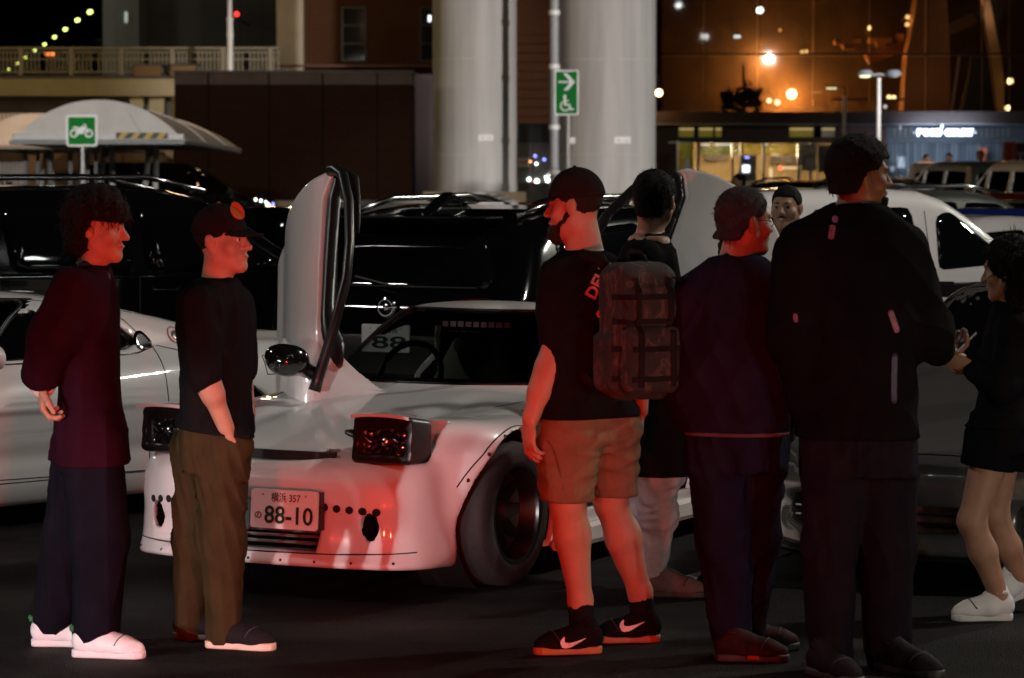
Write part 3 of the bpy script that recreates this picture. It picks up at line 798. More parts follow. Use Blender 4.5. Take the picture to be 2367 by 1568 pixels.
ring_flat(m, cx-0.245*S, cz-0.085*S, 0.085*S, 0.135*S, yv); ring_flat(m, cx+0.225*S, cz-0.085*S, 0.085*S, 0.135*S, yv)
poly_flat(m, U([(0.20, 0.60), (0.21, 0.63), (0.36, 0.63), (0.40, 0.585), (0.50, 0.64), (0.585, 0.645), (0.64, 0.55), (0.58, 0.50), (0.545, 0.40), (0.40, 0.39), (0.33, 0.43), (0.36, 0.55), (0.30, 0.57)]), yv-0.001)
poly_flat(m, U([(0.26, 0.40), (0.36, 0.45), (0.44, 0.40), (0.27, 0.385)]), yv-0.002)
poly_flat(m, U([(0.60, 0.66), (0.645, 0.645), (0.735, 0.42), (0.70, 0.41)]), yv-0.002)
poly_flat(m, U([(0.54, 0.70), (0.555, 0.72), (0.62, 0.71), (0.655, 0.63), (0.62, 0.63), (0.60, 0.68)]), yv-0.003)
part("motorcycle_symbol", m, sign_white, t)
t, x0, x1, z0, z1 = sign_board("tall green sign with white arrow and wheelchair before the wide pier", 1281, 162, 1338, 267, 52.0, 1314)
S = (x1 - x0); cx = 0.5*(x0+x1)
m = MB(); h_ = z1 - z0
def U(pts): return [(x0 + u*S, z1 - v*h_) for u, v in pts]
poly_flat(m, U([(0.17, 0.285), (0.17, 0.245), (0.66, 0.245), (0.66, 0.285)]), yv)
poly_flat(m, U([(0.36, 0.075), (0.52, 0.075), (0.84, 0.265), (0.66, 0.265)]), yv-0.001)
poly_flat(m, U([(0.66, 0.265), (0.84, 0.265), (0.56, 0.45), (0.38, 0.45)]), yv-0.002)
part("arrow", m, sign_white, t)
m = MB()
ring_flat(m, x0+0.45*S, z1-0.795*h_, 0.155*S, 0.215*S, yv, a0=115, a1=385)
ring_flat(m, x0+0.43*S, z1-0.585*h_, 0.0, 0.07*S, yv-0.001, 16)
poly_flat(m, U([(0.37, 0.62), (0.48, 0.62), (0.50, 0.75), (0.63, 0.75), (0.63, 0.785), (0.41, 0.785)]), yv-0.002)
poly_flat(m, U([(0.44, 0.665), (0.44, 0.69), (0.60, 0.69), (0.60, 0.665)]), yv-0.003)
poly_flat(m, U([(0.58, 0.75), (0.64, 0.75), (0.72, 0.86), (0.80, 0.845), (0.82, 0.87), (0.68, 0.90)]), yv-0.004)
part("wheelchair_symbol", m, sign_white, t)

# ------------------------------------------------------------------ rest-area building on the right
Y = 100.0
t = thing("service_building", "dark two-storey rest area hall with a glass upper floor and lit shop", "building", (PX(1525, Y), Y, 0))
clad = mat("dark_brown_cladding", (0.085, 0.05, 0.036), 0.6, var=0.15, vscale=1.0)
blue_clad = mat("blue_grey_cladding", (0.10, 0.12, 0.15), 0.5, var=0.12, vscale=2)
XR = 2520
part("fascia", MB().box(*loc(*pbox(1515, 258, XR, 286, Y-1.6, 1.6))), mat("fascia_brown", (0.045, 0.028, 0.024), 0.7, var=0.15, vscale=1), t)
part("fascia_trim", MB().box(*loc(*pbox(1515, 286, XR, 288.5, Y-1.62, 1.6))), mat("trim_grey", (0.2, 0.2, 0.21), 0.4), t)
part("soffit", MB().box(*loc(*pbox(1515, 290, XR, 293, Y, 8))), dark_concrete, t)
lo, hi = pbox(1515, 293, 1566, 520, Y, 0.4); part("wall_panel", MB().box(*loc((lo[0], lo[1], 0.3), hi)), clad, t)
part("wall_panel", MB().box(*loc(*pbox(1672, 293, 1822, 331, Y, 0.4))), clad, t)
part("wall_panel", MB().box(*loc(*pbox(1566, 318, 1672, 331, Y, 0.4))), dark_metal, t)
part("wall_panel", MB().box(*loc(*pbox(1822, 318, 1990, 331, Y, 0.4))), clad, t)
lo, hi = pbox(1935, 293, 2050, 520, Y, 0.4); part("wall_panel", MB().box(*loc((lo[0], lo[1], 0.3), hi)), mat("red_brown_panel", (0.11, 0.045, 0.035), 0.6, var=0.2, vscale=1.2), t)
part("wall_panel", MB().box(*loc(*pbox(2050, 293, XR, 331, Y, 0.4))), blue_clad, t)
# transoms
wg = glass_mat("shop_glass", (0.92, 0.92, 0.9), 0.05)
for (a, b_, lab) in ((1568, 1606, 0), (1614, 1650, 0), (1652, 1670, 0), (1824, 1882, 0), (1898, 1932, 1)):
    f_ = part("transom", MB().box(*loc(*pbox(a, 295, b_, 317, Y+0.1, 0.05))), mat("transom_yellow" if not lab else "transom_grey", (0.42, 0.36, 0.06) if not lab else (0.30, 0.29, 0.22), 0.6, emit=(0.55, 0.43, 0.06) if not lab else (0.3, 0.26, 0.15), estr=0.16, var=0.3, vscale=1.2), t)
    part("transom_light", MB().box(*loc(*pbox(a+2, 297, b_-2, 300.5, Y+0.07, 0.02))), emis("strip_warm", (1.0, 0.72, 0.32), 0.55), f_)
    for px in (a, b_): part("transom_frame", MB().box(*loc(*pbox(px-2, 293, px+1, 319, Y+0.04, 0.1))), dark_metal, f_)
for i in range(22):
    px = 2066 + i * 12.5
    if 2112 < px < 2256: continue
    part("louvre", MB().box(*loc(*pbox(px, 296, px+5.5, 317, Y-0.05, 0.06))), mat("louvre_warm", (0.24, 0.24, 0.20), 0.5, var=0.3, vscale=3), t)
# glazed shop front
for (a, b_) in ((1617, 1691), (1698, 1762), (1769, 1843), (1850, 1872)):
    part("pane", MB().box(*loc(*pbox(a, 331, b_, 520, Y+0.12, 0.02))), wg, t)
for px in (1614, 1694, 1765.5, 1846, 1874, 1712):
    w_ = 3.0 if px != 1712 else 2.0
    part("mullion", MB().box(*loc(*pbox(px-w_, 326, px+w_, 520, Y+0.02, 0.22))), mat("blue_grey_frame", (0.06, 0.065, 0.09), 0.4), t)
lo, hi = pbox(1566, 320, 1940, 520, Y+6, 0.3); part("back_wall", MB().box(*loc((lo[0], lo[1], 0.3), hi)), mat("warm_beige_interior", (0.50, 0.36, 0.19), 0.8, var=0.12, vscale=1), t)
part("inner_ceiling", MB().box(*loc((PX(1566, Y), Y+0.4, PZ(325, Y)+0.02), (PX(1940, Y), Y+6, PZ(325, Y)+0.1))), mat("ceiling_white", (0.6, 0.58, 0.5), 0.8), t)
part("menu_band", MB().box(*loc(*pbox(1718, 334, 1872, 356, Y+5.6, 0.1))), mat("olive_yellow_band", (0.28, 0.22, 0.02), 0.6, var=0.35, vscale=2.2), t)
part("menu_band", MB().box(*loc(*pbox(1622, 338, 1714, 357, Y+5.6, 0.1))), mat("olive_green_band", (0.13, 0.16, 0.04), 0.6, var=0.4, vscale=2.6), t)
for (a, b_, c, d) in ((1634, 1652, 360, 371), (1655, 1680, 360, 371), (1783, 1806, 361, 376), (1812, 1834, 361, 376)):
    part("wall_poster", MB().box(*loc(*pbox(a, c, b_, d, Y+5.5, 0.05))), mat("grey_poster", (0.15, 0.13, 0.13), 0.6, var=0.6, vscale=5), t)
lo, hi = pbox(1600, 420, 1845, 433, Y+0.5, 0.8); part("counter_top", MB().box(*loc(lo, hi)), mat("counter_white", (0.55, 0.6, 0.62), 0.5), t)
lo, hi = pbox(1600, 433, 1845, 520, Y+0.6, 0.7); part("counter_front", MB().box(*loc((lo[0], lo[1], 0.3), hi)), mat("counter_grey", (0.16, 0.17, 0.2), 0.6, var=0.2, vscale=1.5), t)
part("vending_machine", MB().box(*loc(*pbox(1712, 360, 1748, 423, Y+3.0, 0.8), )), mat("dark_machine", (0.03, 0.03, 0.045), 0.4), t)
part("machine_screen", MB().box(*loc(*pbox(1716, 382, 1733, 399, Y+2.95, 0.03))), emis("screen_white", (0.85, 0.95, 1.0), 3.5), t)
part("machine_lamp", MB().box(*loc(*pbox(1722, 362, 1732, 366, Y+2.95, 0.03))), emis("glint_b", *GLOWS["b"]), t)
part("shelf_light", MB().box(*loc(*pbox(1800, 386, 1868, 391, Y+4.5, 0.05))), emis("strip_warm2", (1.0, 0.72, 0.35), 1.4), t)
part("shelf_light", MB().box(*loc(*pbox(1778, 389, 1786, 418, Y+4.6, 0.05))), emis("strip_warm2", (1.0, 0.72, 0.35), 1.4), t)
part("shelf_sign", MB().box(*loc(*pbox(1801, 385, 1807, 393, Y+4.4, 0.05))), emis("glint_r", *GLOWS["r"]), t)
for (a, b_) in ((1622, 1640), (1655, 1690), (1770, 1775)): part("ceiling_strip", MB().box(*loc(*pbox(a, 333, b_, 336, Y+3.5, 0.2))), emis("strip_cool", (0.85, 0.92, 1.0), 1.2), t)
part("ceiling_strip", MB().box(*loc(*pbox(1785, 357, 1800, 360, Y+4.5, 0.2))), emis("strip_warm2", (1.0, 0.72, 0.35), 1.4), t)
lamp("shop_ceiling_light", 'POINT', (PX(1650, Y+3), Y+3.2, PZ(345, Y)), 230, (1.0, 0.74, 0.42), 0.3)
lamp("shop_ceiling_light", 'POINT', (PX(1800, Y+3), Y+3.2, PZ(345, Y)), 230, (1.0, 0.74, 0.42), 0.3)
# food court wall of upright slats
lo, hi = pbox(2050, 331, XR, 520, Y+0.25, 0.3); part("slat_backing", MB().box(*loc((lo[0], lo[1], 0.3), hi)), mat("blue_black_backing", (0.05, 0.06, 0.085), 0.6), t)
sl = [mat("slat_grey_a", (0.20, 0.24, 0.28), 0.5), mat("slat_grey_b", (0.13, 0.16, 0.20), 0.5), mat("slat_grey_c", (0.27, 0.31, 0.34), 0.5)]
zt, zb = PZ(331, Y), 0.33
slm = [MB().box((0, 0, zb), (0.075, 0.12, zt)).mesh("slat", s) for s in sl]
rng = random.Random(3)
px = 2054
while px < XR:
    o = link("slat", slm[rng.choice((0, 0, 1, 1, 2))], t); o.location = (PX(px, Y) - t.location.x, 0.1, 0); px += 8.6
# upper glass storey
up_frame = mat("upper_frame", (0.006, 0.005, 0.005), 0.9, spec=0.1)
lo, hi = pbox(1500, -120, XR, 262, Y+8, 0.4); part("inner_wall", MB().box(*loc((lo[0], lo[1], lo[2]), (hi[0], hi[1], 10.5))), mat("brown_inner_wall", (0.085, 0.045, 0.020), 0.8, var=0.55, vscale=0.45), t)
part("floor_slab", MB().box(*loc(*pbox(1515, 258, XR, 262, Y, 8))), dark_concrete, t)
part("transom_beam", MB().box(*loc(*pbox(1515, 123, XR, 128, Y-0.03, 0.2))), up_frame, t)
up_glass = glass_mat("upper_glass", (0.62, 0.60, 0.58), 0.03)
pxs = [1521, 1628, 1752, 1880, 2010, 2140, 2270, 2333, 2462]
for i, px in enumerate(pxs):
    part("upper_mullion", MB().box(*loc((PX(px-0.8, Y), Y-0.03, PZ(258, Y)), (PX(px+0.8, Y), Y+0.06, 10.4))), up_frame, t)
    if i + 1 < len(pxs):
        q = pxs[i+1]
        for (c, d) in ((130, 257.5), (-90, 122.5)):
            part("upper_pane", MB().box(*loc(*pbox(px+0.9, c, q-0.9, d, Y-0.02, 0.03))), up_glass, t)
part("roof", MB().box(*loc((PX(1500, Y), Y-0.5, 10.5), (PX(XR, Y), Y+9, 10.9))), dark_concrete, t)
orange_col = mat("ochre_column", (0.42, 0.21, 0.09), 0.75, var=0.12, vscale=1.2)
pale_col = mat("pale_ochre", (0.60, 0.34, 0.16), 0.7)
def strip3(name, pts_l, pts_r, Yd, depth, m):
    n = len(pts_l); V = []; F = []
    for (a, b_) in zip(pts_l, pts_r):
        A = P(*a, Yd); Bq = P(*b_, Yd)
        V += [A, Bq, Bq + (0, depth, 0), A + (0, depth, 0)]
    for i in range(n - 1):
        for k in range(4): F.append((4*i+k, 4*i+(k+1) % 4, 4*i+4+(k+1) % 4, 4*i+4+k))
    F += [(0, 1, 2, 3), (4*n-1, 4*n-2, 4*n-3, 4*n-4)]
    o = MB().add(np.array(V) - (t.location.x, t.location.y, 0), F); part(name, o, m, t)
strip3("mirrored_column", [(2088, 258), (2096, 130), (2130, -60)], [(2196, 258), (2196, 130), (2186, -60)], Y+5, 1.2, orange_col)  # flyover shapes mirrored in the glass, built solid behind it
strip3("mirrored_column", [(2226, 258), (2244, 175), (2250, 130)], [(2314, 258), (2300, 175), (2296, 130)], Y+5.6, 0.8, mat("slate_inner", (0.07, 0.075, 0.08), 0.7))
strip3("mirrored_column", [(2305, 258), (2296, 180), (2290, 130), (2262, -40)], [(2322, 258), (2320, 180), (2314, 130), (2280, -40)], Y+4.6, 0.6, pale_col)
strip3("mirrored_rail", [(2198, 258), (2216, 130)], [(2202, 258), (2220, 130)], Y+4.4, 0.1, mat("pale_rail", (0.55, 0.5, 0.45), 0.5))
strip3("mirrored_beam", [(2000, 125), (2060, 105), (2180, 62), (2250, 30)], [(2010, 148), (2070, 128), (2190, 85), (2260, 53)], Y+6.5, 0.5, orange_col)
for (a, b_, py) in ((1930, 1990, 92), (2008, 2062, 88), (2075, 2090, 78)):
    part("inner_fixture", MB().box(*loc(*pbox(a, py, b_, py+11, Y+6, 0.5))), orange_col, t)
    part("inner_fixture", MB().box(*loc(*pbox(a+18, py+11, b_-12, py+22, Y+6.1, 0.4))), orange_col, t)
for px in range(1935, 2085, 17): part("inner_baluster", MB().box(*loc(*pbox(px, 232, px+4, 258, Y+5, 0.1))), mat("brown_rail", (0.12, 0.06, 0.03), 0.6), t)
part("inner_parapet", MB().box(*loc(*pbox(1925, 228, 2090, 233, Y+5, 0.15))), mat("brown_rail", (0.12, 0.06, 0.03), 0.6), t)
# palm-like plant behind the glass
rngp = random.Random(11)
lf = MB()
for k in range(150):
    c = P(rngp.uniform(1672, 1756), rngp.gauss(232, 12), Y + rngp.uniform(4, 6)) - (t.location.x, t.location.y, 0)
    u = nrm([rngp.gauss(0, 1), rngp.gauss(0, .4), rngp.gauss(0, .5)]); w_ = nrm(np.cross(u, (0, 1, 0.2))); s = rngp.uniform(0.12, 0.3)
    lf.add([c - u*s, c + w_*s*0.35, c + u*s, c - w_*s*0.35], [(0, 1, 2, 3)])
part("indoor_plant", lf, mat("dark_plant", (0.02, 0.028, 0.012), 0.8), t)
part("indoor_plant_stem", MB().tube([P(1722, 262, Y+5) - (t.location.x, t.location.y, 0), P(1718, 150, Y+5) - (t.location.x, t.location.y, 0)], 0.06, 6), mat("dark_plant", (0.02, 0.028, 0.012), 0.8), t)
# lamps mirrored in the glass front, built as glowing globes behind it
def mirrored_lamp(px, py, r_px, col, st, Yd, label, light=0, lc=None):
    q = P(px, py, Yd); r_ = r_px / 6700 * Yd
    h = thing("mirrored_lamp", label, "lamp", tuple(q), group="lamp reflections in the upper glass storey")
    part("globe", MB().lathe([(r_*math.sin(a), -r_*math.cos(a)) for a in np.linspace(0.02, math.pi-0.02, 9)], (0, 0, 0), (0, 0, 1), 14), emis(f"lamp_{col}_{st}", {"o": (1.0, 0.46, 0.12), "y": (1.0, 0.62, 0.22), "w": (0.80, 0.95, 1.0), "h": (1.0, 0.72, 0.32)}[col], st), h, smooth=True)
    part("stem", MB().tube([(0, 0.02, r_*0.9), (0, 0.3, r_*0.9 + 0.5)], 0.02, 5), dark_metal, h)
    if light: lamp("lamp_halo_light", 'POINT', tuple(q + (0, -r_*1.5 + 0.9, -0.05)), light, lc or (1.0, 0.45, 0.11), r_)  # added behind the globe so the wall shows a halo
mirrored_lamp(1770, 139, 5, "h", 18, Y+6.6, "large orange lamp reflection, upper of the two brightest in the glass storey", 620)
mirrored_lamp(1830, 218, 11, "h", 32, Y+6.6, "largest blazing orange lamp reflection in the glass storey", 1100)
mirrored_lamp(1778, 233, 5, "h", 14, Y+6, "small orange lamp reflection, left of the close pair left of the blazing globe", 30)
mirrored_lamp(1797, 237, 6, "h", 14, Y+6, "small orange lamp reflection, right of the close pair left of the blazing globe")
mirrored_lamp(1523, 215, 8, "h", 12, Y-3, "orange lamp reflection at the edge of the wide pier", 40)
mirrored_lamp(2055, 225, 5, "h", 9, Y+6, "orange lamp reflection right of the lamp post, left of a pair")
mirrored_lamp(2066, 226, 5, "h", 9, Y+6, "orange lamp reflection right of the lamp post, right of a pair")
mirrored_lamp(2335, 188, 7, "h", 8, Y+4, "orange lamp reflection near the right edge, upper of two", 16)
mirrored_lamp(2329, 250, 6, "h", 8, Y+4, "orange lamp reflection near the right edge just above the fascia")
mirrored_lamp(2010, 65, 5, "y", 4, Y+5, "small dim orange lamp reflection above the middle ceiling fixture", 14)
mirrored_lamp(2098, 40, 5, "y", 5, Y+5, "small orange lamp reflection, upper of two beside the ochre column", 14)
mirrored_lamp(2097, 57, 5, "y", 5, Y+5, "small orange lamp reflection, lower of two beside the ochre column")
mirrored_lamp(1854, 120, 4, "y", 4, Y+5, "tiny orange lamp reflection on the beam, left of a pair")
mirrored_lamp(1864, 119, 4, "y", 4, Y+5, "tiny orange lamp reflection on the beam, right of a pair")
mirrored_lamp(1803, 70, 4, "o", 2.5, Y+5, "tiny dim orange lamp reflection above the large upper globe")
mirrored_lamp(1757, 24, 8, "w", 9, Y+4, "cool white lamp reflection at the top of the glass storey", 12, (0.8, 0.95, 1.0))
mirrored_lamp(2046, 247, 4, "w", 3, Y+6, "small bluish lamp reflection low beside the lamp post")
mirrored_lamp(1700, 85, 4, "w", 4, Y+5, "small cool white light reflection, left of the double light")
mirrored_lamp(1708, 85, 4, "w", 4, Y+5, "small cool white light reflection, right of the double light")
lamp("hall_glow", 'POINT', tuple(P(2290, 30, Y+4)), 30, (1.0, 0.75, 0.55), 0.5)
lamp("hall_glow", 'POINT', tuple(P(2130, 200, Y+3)), 35, (1.0, 0.55, 0.3), 0.5)

# illuminated letters
t = thing("food_court_sign", "glowing white FOOD COURT letters over the slatted wall", "sign", (PX(2184, Y-2), Y-2.0, 0))
Ys = Y - 2.0
def sx(px): return PX(px, Ys) - t.location.x
part("mounting_rail", MB().box((sx(2112), 0.10, PZ(309, Ys)), (sx(2258), 0.14, PZ(304, Ys))), dark_metal, t)
for px in (2080, 2176): part("hanger", MB().box((sx(px), 0.10, PZ(300, Ys)), (sx(px+3), 0.13, PZ(288, Ys))), white_metal, t)
glow = emis("letter_glow", (0.78, 0.86, 1.0), 5.0)
xs = [2120, 2134, 2148, 2163, 2184, 2198, 2212, 2225, 2238]
for ch, px in zip("FOODCOURT", xs):
    part("letter", fit_text(ch, sx(px), sx(px + (11 if ch in "FT" else 13)), PZ(315, Ys), PZ(298, Ys), 0.0, bold=0.015, ext=0.05), glow, t)
lamp("sign_light", 'AREA', (PX(2184, Ys), Ys - 0.25, PZ(307, Ys)), 120, (0.62, 0.76, 1.0), (2.2, 0.25), aim=(PX(2184, Ys), Ys + 5, PZ(322, Ys)))

# flags, notices and banners before the building
def flag(name, label, cat, px0, py0, px1, py1, Yd, m, extra=None, pole=True):
    a, b_ = P(px0, py1, Yd), P(px1, py0, Yd); cx_ = a[0]
    f_ = thing(name, label, cat, (cx_, Yd, 0.32))
    G = []
    for r in range(9):
        z = b_[2] - (b_[2]-a[2]) * r / 8 - 0.32
        G.append([((b_[0]-a[0]) * c / 6, 0.035*math.sin(c*1.7 + r*0.5), z) for c in range(7)])
    part("cloth", MB().sheet(G), m, f_, smooth=True)
    if pole:
        part("pole", MB().tube([(-0.02, 0.03, 0), (-0.02, 0.03, b_[2]-0.24)], 0.018, 7), white_metal, f_)
        part("arm", MB().tube([(-0.3, 0.03, b_[2]-0.30), (b_[0]-a[0]+0.08, 0.03, b_[2]-0.30)], 0.012, 6), white_metal, f_)
    part("base", MB().box((-0.2, -0.15, -0.32 if not pole else 0), (0.2, 0.2, 0.06)), dark_metal, f_)
    if extra: extra(f_, b_[0]-a[0], a[2]-0.32, b_[2]-0.32)
    return f_
def ice(f_, w_, z0, z1):
    H = z1 - z0; m = MB()
    poly_flat(m, [(w_*(0.62+0.33*math.cos(a)*(1 if math.sin(a) < 0 else (1-0.75*math.sin(a)))), z0+H*(0.52+0.26*math.sin(a))) for a in np.linspace(0, 2*math.pi, 28)[:-1]], -0.05)
    part("cone_print", m, mat("print_white", (0.6, 0.6, 0.58), 0.6), f_)
    m = MB()
    for k in range(5):
        zc = z1 - H*(0.18 + 0.15*k)
        Vt = fit_text("ソフトクリ"[k], w_*0.06, w_*0.30, zc-H*0.06, zc+H*0.06, -0.055, bold=0.02)
        m.add(np.concatenate(Vt.v), Vt.f)
    part("red_lettering", m, mat("red_ink", (0.5, 0.03, 0.02), 0.5), f_)
flag("ice_cream_flag", "yellow banner flag with a white soft ice cream by the shop", "flag", 1567, 331, 1603, 470, 96.0, mat("yellow_cloth", (0.50, 0.45, 0.03), 0.7, var=0.1, vscale=3), ice)
def grey_print(f_, w_, z0, z1):
    H = z1 - z0
    for k, (u0, u1, v0, v1) in enumerate(((0.1, 0.5, 0.60, 0.92), (0.45, 0.9, 0.70, 0.95), (0.3, 0.85, 0.12, 0.48))):
        m = MB(); poly_flat(m, [(w_*u0, z0+H*v0), (w_*u1, z0+H*v0), (w_*u1, z0+H*v1), (w_*u0, z0+H*v1)], -0.05-0.002*k); part("printed_panel", m, mat("print_pale", (0.50, 0.50, 0.50), 0.6, var=0.4, vscale=5), f_)
flag("notice_banner", "grey printed banner hanging at the shop's right glazing", "banner", 1852, 334, 1888, 396, 97.0, mat("grey_cloth", (0.32, 0.33, 0.33), 0.7, var=0.3, vscale=4), grey_print)
t_ = flag("notice_board", "plain pale board panel beside the grey printed banner", "board", 1892, 336, 1932, 398, 97.5, mat("pale_board", (0.22, 0.22, 0.19), 0.6, var=0.1, vscale=2), None)
def red_print(f_, w_, z0, z1):
    H = z1 - z0; m = MB(); ring_flat(m, w_*0.55, z0+H*0.62, 0, w_*0.3, -0.05, 20); part("round_print", m, mat("print_cream", (0.6, 0.5, 0.38), 0.6), f_)
    m = MB()
    for k in range(3): poly_flat(m, [(w_*0.3, z0+H*(0.1+0.1*k)), (w_*0.8, z0+H*(0.12+0.1*k)), (w_*0.8, z0+H*(0.16+0.1*k)), (w_*0.3, z0+H*(0.14+0.1*k))], -0.052)
    part("printed_line", m, mat("print_cream", (0.6, 0.5, 0.38), 0.6), f_)
flag("red_flag", "red banner flag with a cream emblem before the slatted wall", "flag", 2320, 328, 2346, 470, 95.0, mat("red_cloth", (0.36, 0.05, 0.035), 0.7), red_print)
def atm(f_, w_, z0, z1):
    part("lettering", fit_text("TM", w_*0.04, w_*0.75, z0+(z1-z0)*0.35, z0+(z1-z0)*0.68, -0.045, bold=0.02), mat("print_pink", (0.62, 0.5, 0.55), 0.6), f_)
flag("cash_machine_banner", "dark purple banner lettered TM at the right edge", "banner", 2347, 331, 2400, 400, 95.5, mat("purple_cloth", (0.10, 0.018, 0.06), 0.7), atm)
flag("orange_poster", "orange poster fixed on the slatted wall under the glowing letters", "poster", 2262, 342, 2281, 372, 99.6, mat("orange_print", (0.5, 0.12, 0.04), 0.6), None, pole=False)
flag("white_notice", "white paper notice on the slats left below the glowing letters", "notice", 2074, 362, 2092, 388, 99.6, mat("paper_white", (0.7, 0.72, 0.74), 0.6), None, pole=False)
flag("white_notice", "small low white notice left of the larger one on the slats", "notice", 2058, 384, 2068, 396, 99.6, mat("paper_white", (0.7, 0.72, 0.74), 0.6), None, pole=False)

# double lamp post before the hall
Y = 72.0
t = thing("double_lamp_post", "tall pale post with two saucer lamps before the hall", "lamp post", (PX(2030, Y), Y, 0))
part("post", MB().tube([(0, 0, 0), (0, 0, PZ(180, Y))], [0.075, 0.045], 12), white_metal, t, smooth=40)
part("crossarm", MB().tube([(PX(2005, Y)-t.location.x, 0, PZ(176, Y)), (0, 0, PZ(172, Y)), (PX(2058, Y)-t.location.x, 0, PZ(176, Y))], 0.03, 8), grey_metal, t)
for px, on in ((1998, 1), (2063, 0)):
    xx = PX(px, Y) - t.location.x; zz = PZ(173, Y)
    h = part("lamp_head", MB().lathe([(0.001, 0.12), (0.14, 0.11), (0.20, 0.04), (0.21, -0.02), (0.001, -0.02)], (xx, 0, zz), (0, 0, 1), 18), mat("blue_grey_shade", (0.16, 0.19, 0.22), 0.5), t, smooth=40)
    part("lens", MB().lathe([(0.14, -0.021), (0.13, -0.06), (0.001, -0.075)], (xx, 0, zz), (0, 0, 1), 16), emis("lamp_lens_on", (1.0, 0.95, 0.55), 2.2) if on else mat("lamp_lens_off", (0.3, 0.3, 0.3), 0.2), h)
Y = 97.5
t = thing("single_lamp_post", "smaller pale lamp post with one lit head before the hall", "lamp post", (PX(1951, Y), Y, 0))
part("post", MB().tube([(0, 0, 0), (0, 0, PZ(222, Y))], 0.06, 10), white_metal, t)
part("lamp_arm", MB().tube([(0, 0, PZ(222, Y)), (0, 0, PZ(200, Y)), (PX(1935, Y)-t.location.x, 0, PZ(200, Y))], 0.03, 7), dark_metal, t)
part("lamp_head", MB().box((PX(1908, Y)-t.location.x, -0.1, PZ(202.5, Y)), (PX(1936, Y)-t.location.x, 0.1, PZ(199, Y))), dark_metal, t)
part("lens", MB().box((PX(1910, Y)-t.location.x, -0.08, PZ(206.5, Y)), (PX(1932, Y)-t.location.x, 0.08, PZ(203, Y))), emis("lamp_lens_dim", (1.0, 0.92, 0.5), 1.3), t)
# ------------------------------------------------------------------ car materials
def paint(name, color, rough=0.35, metal=0.0, spec=0.5):
    return mat(name, color, rough=rough, metal=metal, coat=1.0, spec=spec)
white_paint = paint("white_car_paint", (0.68, 0.66, 0.65), 0.4)
black_car = paint("black_car_paint", (0.003, 0.003, 0.0034), 0.10, spec=0.3)
silver_car = paint("dark_silver_paint", (0.22, 0.21, 0.20), 0.26, metal=0.65)
car_glass = mat("dark_car_glass", (0.003, 0.0035, 0.004), rough=0.02, coat=0.5, spec=0.6)
clear_glass = glass_mat("clear_car_glass", (0.42, 0.45, 0.44), 0.02)
black_trim = mat("black_trim", (0.008, 0.008, 0.008), rough=0.35)
rubber = mat("tyre_rubber", (0.010, 0.010, 0.010), rough=0.75, bump=0.2, bscale=90)
rim_black = mat("black_rim", (0.006, 0.006, 0.007), rough=0.45, spec=.2)
rim_lip = mat("polished_lip", (0.16, 0.16, 0.165), rough=0.3, metal=1.0)
rim_grey = mat("grey_rim", (0.22, 0.22, 0.23), rough=0.3, metal=0.8)
chrome = mat("chrome", (0.75, 0.75, 0.76), rough=0.06, metal=1.0)
cabin = mat("dark_cabin", (0.007, 0.0065, 0.0065), rough=0.85, spec=0.1)
plate_white = mat("plate_white", (0.74, 0.74, 0.72), rough=0.4)
plate_green = mat("plate_green_ink", (0.012, 0.035, 0.025), rough=0.5)
tail_red = mat("tail_lens", (0.09, 0.004, 0.004), rough=0.08, coat=1.0)
tail_lit = emis("tail_lit", (1.0, 0.035, 0.012), 6.0)
mesh_black = mat("grille_mesh", (0.010, 0.010, 0.010), rough=0.6)
def lens_material():
    m = mat("headlamp_reflector", (0.7, 0.7, 0.72), rough=0.16, metal=0.25)
    nt = m.node_tree; b = nt.nodes["Principled BSDF"]
    tc = nt.nodes.new("ShaderNodeTexCoord"); v = nt.nodes.new("ShaderNodeTexVoronoi"); v.inputs["Scale"].default_value = 42
    vm = nt.nodes.new("ShaderNodeVectorMath"); vm.operation = 'SCALE'; vm.inputs["Scale"].default_value = 1.0
    nt.links.new(tc.outputs["Object"], v.inputs["Vector"])
    bp = nt.nodes.new("ShaderNodeBump"); bp.inputs["Strength"].default_value = 1.0; bp.inputs["Distance"].default_value = 0.05
    nt.links.new(v.outputs["Distance"], bp.inputs["Height"]); nt.links.new(bp.outputs[0], b.inputs["Normal"])
    r = nt.nodes.new("ShaderNodeValToRGB"); r.color_ramp.elements[0].color = (0.02, 0.02, 0.02, 1); r.color_ramp.elements[1].color = (0.95, 0.95, 0.97, 1)
    r.color_ramp.elements[0].position = 0.35; r.color_ramp.elements[1].position = 0.75
    nt.links.new(v.outputs["Color"], r.inputs[0]); nt.links.new(r.outputs[0], b.inputs["Base Color"])
    return m
reflector = lens_material()
lamp_chrome = mat("lamp_chrome", (0.85, 0.85, 0.86), rough=0.05, metal=1.0)

